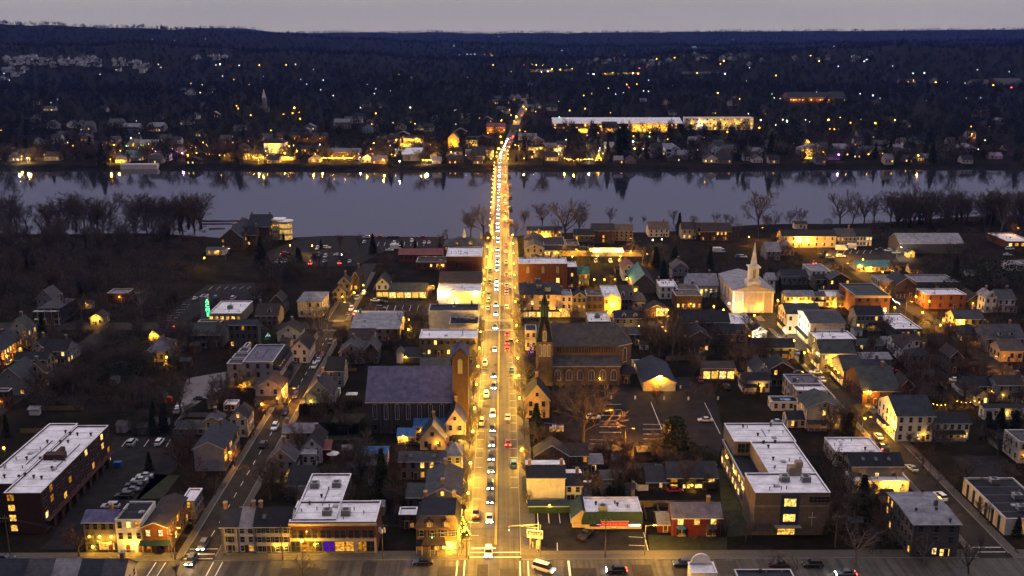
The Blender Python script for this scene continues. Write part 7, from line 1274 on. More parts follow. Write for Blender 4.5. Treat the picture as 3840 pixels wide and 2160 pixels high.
# ================================================================ TREES OF THE TOWN
for a in (('A',1600,722,440,'r0',1.1),('A',1232,575,425,'c0',1.3),('A',1848,545,425,'c1',1.2),('A',1262,290,70,'c2'),('A',1355,262,60,'v0'),('A',1180,260,140,'s0'),('A',1520,300,150,'s1'),('A',650,1290,1020,'r1',1.3),('A',1450,1449,1330,'b1'),('A',1900,1245,1150,'s2',.6),('A',1570,830,650,'r0'),('A',60,300,120,'c0'),
 ('B',385,1449,1270,'b2',1.1),('B',775,560,330,'b0',1.2),('B',840,620,420,'b3'),('B',1040,800,395,'c0'),('B',960,800,560,'b4'),('B',745,900,640,'b5'),('B',120,820,430,'b1',1.1),('B',225,640,430,'b2'),('B',900,300,140,'o0',1.0),('B',1110,900,700,'b0'),('B',1835,240,60,'b3',.9),('B',1690,1240,1170,'s0',.6),('B',830,360,280,'s1',.6),('B',190,180,60,'r1'),('B',160,800,690,'s2'),('B',1160,1000,850,'b2'),('B',700,800,600,'b4'),
 ('C',585,345,-190,'b2',1.25),('C',200,290,20,'c1',1.2),('C',1335,480,135,'o0',1.1),('C',1480,490,350,'s0',1.2),('C',1590,510,380,'s1',1.1),('C',1400,520,400,'s2'),('C',890,805,600,'c2',1.3),('C',800,790,700,'o0'),('C',1020,690,560,'b4'),('C',1130,470,350,'r0',1.2),('C',700,450,380,'s1'),('C',850,450,385,'s2'),('C',690,180,60,'b1'),
 ('D',770,965,610,'c0',1.3),('D',665,295,100,'v1',1.2),('D',590,430,300,'b3'),('D',720,1340,985,'p0',1.25),('D',1285,1350,1060,'p1',1.1),('D',1650,1430,1130,'b4'),('D',1310,330,75,'p2'),('D',1270,565,360,'r1',1.2),('D',1390,715,500,'r0'),('D',60,1400,1230,'r0',1.2),('D',200,1449,1290,'r1'),('D',470,1110,980,'c1',1.1),('D',2050,1120,960,'c2',1.3),('D',1800,330,90,'c0',1.3),('D',1900,300,60,'c1',1.4),('D',2020,330,80,'c2',1.3),('D',1720,210,90,'b0'),('D',1930,100,-40,'b2'),('D',430,560,420,'s0'),('D',470,660,500,'b1'),('D',860,1250,1100,'s1'),('D',1020,1240,1060,'b3'),('D',1750,1240,1100,'b1'),
 ('E',1640,1449,1120,'b1',1.2),('E',1285,560,230,'p0'),('E',1940,905,610,'b2'),('E',1720,860,600,'b0'),('E',400,820,545,'c0',1.1),('E',1550,900,760,'b3'),('E',2000,520,440,'b4'),('E',1230,1000,700,'s0'),('E',1350,1080,900,'s1',1.3),('E',1100,1180,980,'s2',1.4),('E',2020,960,850,'s0'),('E',1740,1449,1360,'s1',1.2),('E',1390,1449,1330,'c1'),('E',1490,1449,1340,'c2'),('E',580,600,380,'b5'),
 ('F',585,890,360,'p1',.8),('F',788,835,640,'b3'),('F',1420,775,400,'b0'),('F',1700,455,350,'b2'),('F',1570,450,260,'b4',.8),('F',1500,670,550,'c0'),('F',1330,800,690,'v0'),('F',385,150,-60,'c1'),('F',400,260,60,'b1'),('F',850,1000,830,'b3',.7),('F',1970,1290,960,'b1',.8),('F',1050,560,440,'b5'),('F',700,500,380,'b4'),('F',250,1400,1290,'b0'),('F',430,1110,1000,'r0'),('F',1140,940,860,'s0'),('F',930,960,870,'b2'),
 ('G',140,1205,930,'b2',1.3),('G',600,1420,1140,'b3',1.3),('G',430,1449,1190,'b0',1.2),('G',720,1370,1170,'r0',1.1),('G',1305,1370,1170,'r1',1.0),('G',1640,1330,1150,'r0',1.1),('G',1790,1325,1160,'r1',1.1),('G',1090,1210,1090,'v1'),('G',1020,1200,1140,'s1'),('G',60,720,440,'b5',1.3),('G',90,600,330,'b1'),('G',2225,1300,1170,'c0'),('G',1330,935,500,'p0',.7),('G',1450,945,520,'p1',.7),('G',1560,930,560,'p2',.7),('G',1510,930,620,'p0',.6),('G',1250,930,660,'r0'),('G',1370,300,60,'c1',1.2),('G',1290,100,-60,'c2',1.3),('G',1450,100,-30,'c0',1.4),('G',1790,160,-50,'c0'),('G',1800,480,330,'s0'),('G',1850,470,350,'s1'),('G',270,480,350,'b3'),('G',1680,960,680,'b2'),('G',1980,940,760,'b0'),('G',1880,950,780,'s2'),('G',2100,1300,1230,'s0'),('G',930,1240,1190,'s1'),
 ('H',350,330,210,'s0',1.3),('H',100,330,200,'c0'),('H',220,320,230,'s1'),('H',1290,480,320,'r0'),('H',650,470,400,'b0'),('H',1880,300,60,'s2',1.1),('H',2050,300,30,'s0',1.2),('H',2200,310,100,'s1'),('H',1700,200,20,'c1'),('H',1420,1240,1090,'c0',1.3),('H',1500,620,520,'b1'),('H',1690,820,700,'s2'),('H',1180,900,800,'s0'),('H',1060,780,560,'b3',.8),('H',2150,500,400,'b2'),('H',2290,620,400,'r1'),('H',1930,880,690,'r0',1.3),('H',2080,560,430,'b4'),('H',1200,1040,930,'s1'),('H',2260,1060,880,'r0'),('H',300,1000,880,'v0'),('H',560,420,320,'b5'),
 ('J',1945,1178,890,'b0',1.1),('J',2062,1182,855,'b2',1.1),('J',2100,1225,1130,'o0',1.2),('J',1720,1175,1105,'b3'),('J',1060,1330,1145,'c0',1.2),('J',935,1290,1130,'b4'),('J',590,1290,1200,'c1'),('J',1320,1290,1215,'c2'),('J',1440,1280,1200,'c0'),('J',1660,1275,1205,'c1'),('J',395,1430,1280,'c2',1.3),('J',50,1430,1170,'c0',1.3),('J',760,1300,1140,'b1'),('J',780,1449,1300,'b3'),('J',250,1220,1130,'c0'),
 ('K',110,1110,915,'b1'),('K',270,1095,855,'b3',1.1),('K',485,1205,785,'b2',1.15),('K',610,1150,845,'b0',1.1),('K',890,1062,895,'b5'),('K',1080,1062,980,'b4'),('K',1190,1062,980,'b0'),('K',1460,1062,930,'b3'),('K',1512,1160,955,'c0',1.0),('K',1640,1075,965,'b4'),('K',1845,1070,945,'b2'),('K',1935,1070,955,'b1'),('K',2228,1110,735,'b3',1.05),('K',655,1330,1240,'s0',1.1),('K',1090,1340,1180,'b5',1.2),('K',30,1180,1010,'b4'),('K',1300,1449,1260,'c1',1.3),('K',1470,1449,1270,'c2',1.5),('K',1560,1420,1270,'b2'),('K',1690,1215,1090,'c0'),('K',2050,1180,1040,'b1'),('K',2290,1130,940,'b0'),('K',1750,1320,1220,'b3'),('K',1990,1090,970,'b4'),('K',720,1140,1060,'c1'),
 ('L',650,1075,715,'b2',1.05),('L',765,1060,800,'b4'),('L',870,1060,770,'b0'),('L',960,1060,760,'b5'),('L',1110,1060,745,'b1'),('L',2110,1130,800,'p2',1.3),('L',60,1090,920,'r0'),('L',200,1080,930,'b3'),('L',300,1080,890,'b4'),('L',540,1090,1010,'s0')):
    tree(a[0],a[1],a[2],a[3],a[4],a[5] if len(a)>5 else 1.0)
for i in range(19): tree('B',372+i*27.5,118-i*3.8,30-i*1.5,'v%d'%(i%2),1.15,noun='hedge cypress of the church hedge')
for i in range(13): tree('B',530+i*28,292-i*1.5,175+(i%3)*6,'v%d'%(i%2),1.2,noun='front hedge cypress by the church wall')
BB=['b0','b1','b2','b3','b4','b5']; W1='in the riverside wood at the left'; W2='in the riverside wood at the right'; W3='in the dark wood at the left edge'; W4='in the dark gardens left of the left street'; W5='in the dark gardens at the right edge'; W6='in the yard behind the gothic church'
scat('I',0,1850,1085,1160,44,18,27,BB,fix=W1,nm2='wood_tree'); scat('I',0,1850,1160,1330,34,12,20,BB,fix=W1,nm2='wood_tree'); scat('L',1150,2318,1030,1105,44,17,27,BB,fix=W2,nm2='wood_tree'); scat('E',0,1000,-40,480,30,9,16,BB,fix=W3,nm2='wood_tree'); scat('E',450,1300,650,1330,26,7,13,BB,fix=W4); scat('E',900,1700,480,900,10,8,13,['b1','b4'],fix=W4); scat('H',1130,2300,850,1420,14,6,11,BB,fix=W5); scat('G',1180,2050,600,960,8,9,14,['b1','b3'],fix=W6); scat('E',0,1000,0,400,12,4,8,['s0','s1','s2','c0'],fix=W3); scat('E',500,1300,700,1300,14,3,6,['s0','s1','s2'],fix=W4); scat('I',0,1400,1200,1400,10,2,4,['s0','s1'],fix=W1); scat('H',1400,2318,0,420,9,7,12,['b0','b3','s0'],fix='in the dark grove at the right edge'); scat('L',1100,2318,1060,1200,16,2.5,6,['s0','s1','s2'],fix=W2); scat('F',0,400,0,330,8,6,12,['b0','b5','s0'],fix='in the gardens above the cinema'); scat('J',0,1400,1290,1449,10,5,9,['b4','b0'],fix='around the riverside car park'); scat('L',400,2300,1290,1400,4,4,7,['b1'],fix='near the tow yard')
GT=dict(nm2='garden_tree'); BR=['b0','b1','b2','b3','b4','b5','r0','r1']
for c_,x0,x1,y0,y1,n,h0,h1,fx in (('A',960,1800,0,560,9,6,11,'in the back gardens by the left street'),('A',0,900,-250,150,12,7,12,'in the gardens above the brick apartment block'),('B',-50,1250,380,960,22,6,11,'in the gardens behind the brick store'),('B',380,1000,60,380,8,6,10,'on the stone church lawn'),('C',0,1700,300,860,18,6,11,'between the church lot and the black house'),('C',1100,1980,1080,1240,5,4,7,'on the red farmhouse lawn'),('D',420,2100,250,1250,24,6,11,'in the yards right of the school'),('E',1250,2318,560,1440,24,6,12,'between the left street houses'),('E',100,900,300,1000,18,7,12,'around the navy porch house'),('F',0,1500,150,760,24,6,12,'in the blocks by the cinema'),('F',640,1480,800,1060,12,5,10,'in the courts above the stone church'),('G',350,2300,580,1300,34,6,13,'around the gothic church blocks'),('G',600,2000,60,330,16,6,11,'between the barn theatre and white church'),('H',0,2300,120,760,26,6,11,'between the right street houses'),('H',700,2300,700,1430,34,6,12,'in the right dark yards'),('T',250,2390,120,700,14,6,10,'near the riverside motel'),('L',0,2300,1180,1449,16,6,11,'around the tow yard and warehouse'),('J',0,1700,1200,1449,16,5,10,'around the riverside car park'),('I',1000,1900,1200,1449,12,6,10,'in the riverside park'),('C',-20,420,-150,420,5,6,9,'by the boom lift corner')): scat(c_,x0,x1,y0,y1,n,h0,h1,BR,.6,fix=fx,nm2='garden_tree')
for y in range(232,395,14):
    plant(-10.6,y+rt.uniform(-2,2),.1,rt.uniform(5,8),rt.choice(BR[:6]),1,None,'along the main street left pavement','street_tree')
    plant(5.9,y+6+rt.uniform(-2,2),.1,rt.uniform(5,9),rt.choice(BR[:6]),1,None,'along the main street right pavement','street_tree')
for y in range(225,480,19): plant(-77.3,y,.1,rt.uniform(4,7),rt.choice(BR),1,None,'along the left street','street_tree'); plant(121,y*.8+50,.1,rt.uniform(4,6),rt.choice(BR),1,None,'along the right street','street_tree')
# sheds and fences of the back yards
ks=0; SHW=['dgrey','brown','tan','white','olive','lilac']
for _ in range(600):
    if ks>=44: break
    c_,x0,x1,y0,y1=rt.choice((('A',950,1800,0,560),('B',0,1250,380,960),('C',450,1300,400,860),('D',420,1100,300,1200),('E',300,2300,560,1400),('F',0,1500,150,1010),('G',1180,2300,560,1000),('H',700,2300,700,1430),('H',0,2300,120,500)))
    P=gp(c_,rt.uniform(x0,x1),rt.uniform(y0,y1))
    if occ(P[0],P[1],2.6): continue
    w_,d_,h_=rt.uniform(2.4,4.5),rt.uniform(2.4,4),rt.uniform(2.1,2.8); o=empty('garden_shed',P,rt.choice((0,0,.15,-.1))); wl=rt.choice(SHW)
    MB().loft([[(-w_/2,0,0),(-w_/2,d_,0),(-w_/2,d_,h_),(-w_/2,d_/2,h_+.8),(-w_/2,0,h_)],[(w_/2,0,0),(w_/2,d_,0),(w_/2,d_,h_),(w_/2,d_/2,h_+.8),(w_/2,0,h_)]]).build('wall',wm(wl),o); MB().slab([(-w_/2-.2,-.2,h_-.1),(w_/2+.2,-.2,h_-.1),(w_/2+.2,d_/2,h_+.95),(-w_/2-.2,d_/2,h_+.95)],.08).slab([(-w_/2-.2,d_/2,h_+.95),(w_/2+.2,d_/2,h_+.95),(w_/2+.2,d_+.2,h_-.1),(-w_/2-.2,d_+.2,h_-.1)],.08).build('roof',rm(rt.choice(['dark','grey','brown','lgrey','greengrey'])),o); MB().box(-.45,.45,-.06,0,0,1.9).build('door',DTRIM(),o)
    FOOT.append((P[0]-w_/2,P[0]+w_/2,P[1],P[1]+d_)); later(o,{'dgrey':'dark grey','olive':'drab olive'}.get(wl,wl)+' garden shed','shed','back yard sheds'); ks+=1
kf=0
for _ in range(500):
    if kf>=46: break
    q=rt.choice(list(BL.values()))
    if q['Y']>520 or q['D']<5: continue
    x0=q['X']-q['hw']-rt.uniform(0,3); x1=q['X']+q['hw']+rt.uniform(0,3); y=q['Y']+q['D']+rt.uniform(4,9)
    if any(occ(x0+(x1-x0)*t,y,.5) for t in(0,.25,.5,.75,1)): continue
    m_=rt.choice((FW_,FW_,wm('grey'),wm('white'))); o=empty('fence',(x0,y,0)); n=max(2,int((x1-x0)/2.3)); L=(x1-x0)/n; h=rt.choice((1.2,1.6,1.8))
    me=MB().box(.03,L-.03,-.03,.03,.05,h).mesh('panel',[m_]); mp=MB().box(-.07,.07,-.07,.07,0,h+.12).mesh('post',[m_])
    for i in range(n): obj('panel',me,o,(i*L,0,0)); obj('post',mp,o,(i*L,0,0))
    nd=max(1,int((y-q['Y']-q['D'])/2.3)); Ld=(y-q['Y']-q['D'])/nd; me2=MB().box(-.03,.03,-Ld+.03,-.03,.05,h).mesh('panel',[m_])
    for i in range(nd): obj('panel',me2,o,(0,-i*Ld,0))
    later(o,('timber' if m_ is FW_ else 'painted')+' yard fence','fence','yard fences'); kf+=1
scat('A',980,1800,20,560,9,3,7,['s0','s1','b0','b3'],fix='in the back gardens by the left street'); scat('B',330,1250,400,900,12,3,7,['s0','b2','b5','r0'],fix='in the gardens behind the brick store'); scat('C',640,1300,380,800,10,3,7,['s1','b4','r1','b0'],fix='between the church lot and the black house'); scat('D',520,1250,330,1150,10,3,7,['s2','b3','r0'],fix='in the yards right of the school'); scat('H',1050,1750,720,1100,12,3,7,['s0','s2','b5','b1'],fix='between the back houses of the right street'); scat('F',900,1500,760,1010,8,2.5,6,['s1','b2'],fix='in the courts above the stone church'); scat('G',1500,2300,600,1000,10,3,6,['s1','s0','b5'],fix='between the cottages by the white church'); scat('H',0,700,0,320,8,4,8,['s0','b1','b3'],fix='behind the yellow lit row')
# low brush under the woods, too dense to count
def brush(name,lab,regions,seed,m,n,hh):
    rg=np.random.default_rng(seed); V=[];Fc=[];k=0
    for (c,x0,x1,y0,y1,cnt) in regions:
        for _ in range(cnt):
            P=gp(c,rg.uniform(x0,x1),rg.uniform(y0,y1))
            if occ(P[0],P[1],1): continue
            c0=np.array(P)
            for _ in range(n):
                b=c0+np.array((rg.normal()*1.2,rg.normal()*1.2,0)); d=np.array((rg.normal()*.5,rg.normal()*.5,1.0)); d=d/np.linalg.norm(d)*rg.uniform(.5,1)*hh; s=rg.normal(size=3)*.07
                V+= [tuple(b-s),tuple(b+s),tuple(b+d)]; Fc.append((k,k+1,k+2)); k+=3
    me=bpy.data.meshes.new(name); me.from_pydata(V,[],Fc); me.materials.append(m); o=obj(name,me); tag(o,lab,'brush',kind='stuff')
brush('brush','tangle of low brush under the bare trees of the near bank',[('I',0,1850,1080,1449,700),('E',0,1700,0,600,500),('L',900,2318,1040,1200,500),('E',450,1350,650,1380,300),('G',1180,2050,600,960,120),('H',1130,2318,850,1430,200)],3,TWIG,22,2.4)
# ================================================================ FAR BANK TOWN
FB=lambda lab,c,x0,x1,ye,b,**k: B(lab,c,x0,x1,ye,b=b,far=1,noside=k.pop('noside',1),**k)
p_=FB('riverside playhouse|white drum with dark roof, floodlit','J',70,252,330,425,roof='hip',r=282,p=.5,wall='white',rc='dark',fw=(0,0),cat='theatre',name='playhouse')
FB('long brown riverside restaurant|blue grey roof and lit deck','J',640,942,412,492,r=375,p=.45,wall='brown',rc='lgrey',fw=(2,12),lit=.45,cat='restaurant',name='riverside_restaurant')
FB('golden terrace restaurant|low glowing building under the playhouse','J',-40,150,440,490,roof='flat',D=9,wall='tan',rc='brown',fw=(1,10),lit=.9,win_w=2,cat='restaurant',name='terrace_restaurant')
FB('lit garden pavilion|right of the playhouse terrace','J',180,340,448,492,roof='hip',r=425,p=.4,wall='peach',rc='brown',fw=(1,8),lit=.9,win_w=1.6,cat='restaurant',name='garden_pavilion')
FB('grey riverside works|white roof by the far bank','J',1308,1478,432,502,roof='flat',back=368,wall='grey',rc='snow',fw=(1,5),lit=0,cat='building',name='riverside_works')
FB('yellow lit inn|long veranda on the far bank','J',1335,1512,285,330,r=262,p=.4,wall='peach',rc='brown',fw=(2,9),lit=.8,cat='inn',name='far_inn')
FB('glowing veranda hall|below the yellow lit inn','J',1290,1500,335,372,roof='flat',D=8,wall='peach',rc='tan',fw=(1,10),lit=1.0,win_w=2,cat='inn',name='veranda_hall')
FB('lit cottage court|left of the yellow lit inn','J',1180,1310,292,332,r=275,p=.5,wall='yellow',rc='brown',fw=(1,6),lit=.9,cat='inn',name='cottage_court')
FB('white victorian hotel|mansard roof near the far bridge end','J',1902,2002,300,372,roof='mans',D=10,wall='white',rc='dark',fw=(3,5),lit=.6,cat='hotel',name='far_hotel')
FB('golden lit stone church|tall gable left of the hotel','J',1738,1832,285,402,roof='gy',a=235,D=18,wall='yellow',rc='brown',fw=(2,2),lit=.6,cat='church',name='far_church')
FB('red roofed far store|beside the far bank road','J',2088,2258,188,238,r=148,p=.5,wall='orange',rc='red',fw=(1,8),lit=.9,cat='store',name='red_roof_store')
FB('white gabled cottage row|near the far bridge end','J',1955,2150,395,465,r=360,p=.6,wall='white',rc='navy',fw=(2,7),lit=.25)
FB('white boat cottage|left of the white gabled cottage row','J',1898,1958,410,440,r=385,p=.5,wall='white',rc='lgrey',fw=(1,3),lit=.1)
FB('string lit beach bar|right bank of grey riverside works','J',1500,1672,478,505,roof='flat',D=3,wall='dgrey',rc='brown',fw=(0,0),cat='bar',name='beach_bar')
FB('yellow lit bar terrace|between restaurant and riverside works','J',1032,1200,468,502,roof='flat',D=5,wall='yellow',rc='brown',fw=(1,8),lit=1.0,cat='bar',name='bar_terrace')
FB('grey gable terrace|rising behind the restaurant','J',720,850,140,205,r=110,p=.7,wall='grey',rc='lgrey',fw=(2,5),lit=.05); FB('pale gable pair|right of the grey gable terrace','J',800,960,110,150,r=88,p=.7,wall='white',rc='grey',fw=(1,5),lit=.05)
FB('white blue house|with yellow lamp on the far hill','J',965,1055,190,242,roof='gy',a=162,D=9,wall='blue',rc='navy',fw=(2,3),lit=.2); FB('beige gable barn|beside the white blue house','J',1072,1110,195,235,roof='gy',a=160,D=9,wall='tan',rc='grey',fw=(1,1),lit=0)
FB('lit shop house row|left under the far church','J',1430,1600,190,222,r=170,p=.4,wall='tan',rc='grey',fw=(1,9),lit=.75)
FB('brown lit terrace|behind the playhouse','J',180,640,265,320,r=235,p=.4,wall='brown',rc='brown',fw=(2,16),lit=.2,cat='terrace',name='brown_terrace'); FB('pink gable house|left of the playhouse','J',20,140,270,310,r=240,p=.6,wall='pink',rc='grey',fw=(1,4),lit=.5)
FB('dark riverside mill|lit windows by the playhouse','J',375,600,385,440,r=350,p=.5,wall='brown',rc='dark',fw=(2,8),lit=.3)
# old factory
FB('long factory shed|white roof and golden windows','K',370,1545,152,205,r=98,p=.22,wall='brick',rc='snow',fw=(2,30),lit=.6,win_w=2.2,cat='factory',name='factory_shed')
FB('golden lit factory hall|front of the long factory shed','K',1080,1412,150,235,r=118,p=.2,wall='peach',rc='snow',fw=(2,10),lit=.9,win_w=2.4,cat='factory',name='factory_hall')
FB('white three storey factory|rows of bright windows','K',1568,2188,100,215,roof='flat',D=14,wall='white',rc='white',fw=(3,20),lit=.55,win_w=1.8,cat='factory',name='white_factory')
FB('dark gabled workshop|before the long factory shed','K',820,955,190,232,r=135,p=.6,wall='peach',rc='navy',fw=(1,5),lit=.4); FB('yellow lit annex|left of the dark gabled workshop','K',605,690,200,240,r=185,p=.5,wall='yellow',rc='brown',fw=(1,4),lit=.9)
for i,(lab,x0,x1,ye,b,kw) in enumerate((('lit glass front shop|on the far bank green',150,305,372,440,dict(roof='flat',D=8,wall='cream',rc='grey',fw=(2,7),lit=.8)),('lit gallery|right of the glass front shop',340,470,375,440,dict(roof='flat',D=8,wall='cream',rc='grey',fw=(1,6),lit=.7)),('grey shop roofs|above the glass front shop',60,225,275,305,dict(roof='gx',r=240,p=.5,wall='white',rc='lgrey',fw=(1,6),lit=.2)),('red and white house|glowing ground floor',1132,1212,325,395,dict(roof='flat',D=8,wall='orange',rc='lgrey',fw=(2,4),lit='....1111')),('grey loft house|left of the white modern house',1262,1365,380,470,dict(roof='gx',r=330,p=.6,wall='grey',rc='dark',fw=(3,5),lit=.02)),('white modern house|flat roof with dark loggias',1390,1525,382,458,dict(roof='flat',back=330,wall='white',rc='purple',fw=(2,2),lit=0,win_w=4,win_h=2.6)),('pale gable cottage|under bare trees',1848,1948,410,450,dict(roof='gy',a=375,D=9,wall='grey',rc='grey',fw=(1,3),lit=0)),('grey bank cottage|far right of the pale gable cottage',2122,2215,405,455,dict(roof='gy',a=370,D=9,wall='lilac',rc='grey',fw=(1,3),lit=0)),('white edge house|with small steeple roof',1225,1262,385,420,dict(roof='gy',a=350,D=7,wall='white',rc='grey',fw=(1,1),lit=0)),('golden string lit bar|right of the lit gallery',655,752,345,375,dict(roof='gx',r=330,p=.4,wall='yellow',rc='brown',fw=(1,6),lit=.9)))):
    FB(lab,'K',x0,x1,ye,b,**kw)
for lab,c,x0,x1,ye,b,kw in (('white glowing villa|many lit windows and terrace','L',300,545,385,450,dict(roof='hip',r=335,p=.5,wall='white',rc='lgrey',fw=(3,12),lit=.75)),('lit villa terrace|in front of the white glowing villa','L',315,510,455,482,dict(roof='flat',D=4,wall='peach',rc='brown',fw=(1,12),lit=1.)),('orange gable house|behind the glowing villa','L',325,385,330,352,dict(roof='gy',a=298,D=9,wall='yellow',rc='grey',fw=(1,1),lit=.5)),('grey villa|with purple lit terrace','L',605,745,380,440,dict(roof='gx',r=335,p=.5,wall='grey',rc='lgrey',fw=(2,6),lit=.3)),('dark villa|yellow windows right of the grey villa','L',860,1030,390,425,dict(roof='gx',r=355,p=.5,wall='grey',rc='grey',fw=(1,6),lit=.4)),('small white boathouse|bright wall on the right far bank','L',1372,1460,432,472,dict(roof='flat',D=6,wall='white',rc='lgrey',fw=(0,0))),('pale hip house|right far bank under trees','L',1712,1888,375,415,dict(roof='hip',r=330,p=.5,wall='lilac',rc='lgrey',fw=(1,6),lit=.05)),('orange lit house|left of the pale hip house','L',1615,1692,375,405,dict(roof='gx',r=355,p=.5,wall='yellow',rc='grey',fw=(1,3),lit=1.)),('lit edge villa|right frame edge of the far bank','L',2150,2330,380,405,dict(roof='gx',r=345,p=.5,wall='peach',rc='navy',fw=(1,6),lit=.6)),
  ('grey hill house|lit porch at the far left','I',415,520,162,205,dict(roof='gy',a=125,D=9,wall='grey',rc='grey',fw=(2,3),lit='....1.')),('white double gable house|far left hill','I',692,765,170,215,dict(roof='gy',a=125,D=9,wall='white',rc='grey',fw=(2,3),lit=.2)),('blue grey hill house|beside the white double gable','I',768,830,165,245,dict(roof='gx',r=130,p=.6,wall='grey',rc='grey',fw=(3,3),lit=.05)),('white lamp house|with bright lamp on the hill','I',978,1100,150,200,dict(roof='gx',r=108,p=.6,wall='lilac',rc='grey',fw=(2,4),lit=.3)),('grey hill terrace|left of two','I',1108,1255,182,240,dict(roof='gx',r=150,p=.5,wall='lilac',rc='lgrey',fw=(2,7),lit=.03)),('grey hill terrace with lit ground floor|right of two','I',1328,1475,180,230,dict(roof='gx',r=142,p=.5,wall='lilac',rc='lgrey',fw=(2,6),lit='......111111')),('long white hill house|two bright windows','I',1632,1745,142,168,dict(roof='gx',r=125,p=.5,wall='white',rc='grey',fw=(1,6),lit='1....1')),('white gable villa|among hill trees','I',2115,2218,190,222,dict(roof='gx',r=165,p=.6,wall='white',rc='grey',fw=(1,5),lit=.1)),('white chapel gables|left far bank','I',305,360,318,340,dict(roof='gy',a=285,D=9,wall='white',rc='grey',fw=(1,1),lit=0)),('white gable row|right of the white chapel','I',362,482,322,342,dict(roof='gx',r=305,p=.6,wall='white',rc='grey',fw=(1,5),lit=0)),('yellow lit gable|left far bank','I',525,588,328,348,dict(roof='gy',a=300,D=8,wall='yellow',rc='brown',fw=(1,3),lit=1.)),('round roofed lit house|left frame edge','I',0,100,388,455,dict(roof='hip',r=355,p=.5,wall='orange',rc='lgrey',fw=(2,5),lit=.6)),('long lit diner|left far bank','I',840,1065,340,368,dict(roof='gx',r=320,p=.4,wall='orange',rc='grey',fw=(1,10),lit=.9)),('green lit restaurant|white roof on far bank','I',1150,1420,340,368,dict(roof='gx',r=298,p=.3,wall='green',rc='lgrey',fw=(1,12),lit=.7)),('white balcony house|stepped terraces at the water','I',1355,1530,435,498,dict(roof='flat',D=9,wall='white',rc='grey',fw=(2,6),lit=.05,win_w=2)),('brown lit quay house|right of the balcony house','I',1770,1990,410,455,dict(roof='gx',r=385,p=.5,wall='brown',rc='dark',fw=(1,8),lit=.4)),('gold lit quay restaurant|left of the playhouse terrace','I',2195,2330,425,488,dict(roof='gx',r=395,p=.4,wall='brown',rc='dark',fw=(2,6),lit=.8)),('lit hill house|small and far left','I',392,492,18,42,dict(roof='gx',r=-8,p=.6,wall='white',rc='grey',fw=(1,4),lit=.6)),('teal lit house|above the white dock','I',1130,1290,430,475,dict(roof='gx',r=395,p=.5,wall='green',rc='teal',fw=(1,5),lit=.2))):
    FB(lab,c,x0,x1,ye,b,**kw)
for nm,n_,pw in (('riverside playhouse',1,1500),('long brown riverside restaurant',3,500),('golden terrace restaurant',3,900),('lit garden pavilion',2,900),('yellow lit inn',3,700),('glowing veranda hall',3,900),('lit cottage court',2,700),('golden lit stone church',1,900),('red roofed far store',2,900),('yellow lit bar terrace',2,700),('golden lit factory hall',5,500),('white three storey factory',6,260),('long factory shed',6,300),('lit glass front shop',2,900),('lit gallery',2,900),('white glowing villa',3,900),('lit villa terrace',3,600),('green lit restaurant',2,500),('long lit diner',2,500),('gold lit quay restaurant',2,900),('brown lit terrace',4,400),('dark gabled workshop',1,900),('yellow lit annex',1,900),('golden string lit bar',1,900),('red and white house',1,500),('orange gable house',1,500),('white victorian hotel',1,500)):
    q=BL[nm]
    for i in range(n_): x_=q['X']-q['hw']+q['W']*(i+.5)/n_; lamp(x_,q['Y']-2.2,q['z0'],'far','y',pw,h=max(3.0,q['H']*.55),s=14,r=.3,noun='yellow facade lamp',group='far bank facade lamps')
g=tp('I',1290,527); o=MB().box(-17,17,0,6,-3.4,1.6).build('white_dock',wm('white'),None,(g[0],Yf(g[0])-3,0)); tag(o,'long white dock wall at the far bank waterline','dock')
strings('string of lights along the playhouse terrace','J',[(-20,500),(340,500)],4,'y',45,1.0,1,1500,.25); strings('string of lights along the riverside restaurant deck','J',[(615,502),(885,502)],4,'y',45,1.0,1,1500,.25); strings('string of lights on the beach bar','J',[(1500,510),(1672,510)],3,'y',40,1.0,1,500,.25); strings('string of lights on the far bank lawn','K',[(492,505),(740,503)],3,'y',30,1.2,1,400,.22); strings('row of lights at the foot of the dark villa','L',[(860,450),(1065,450)],3,'y',12,3,1,100,.25); strings('row of lights below the glowing villa','L',[(315,492),(515,490)],3,'y',30,1.4,1,900,.25)
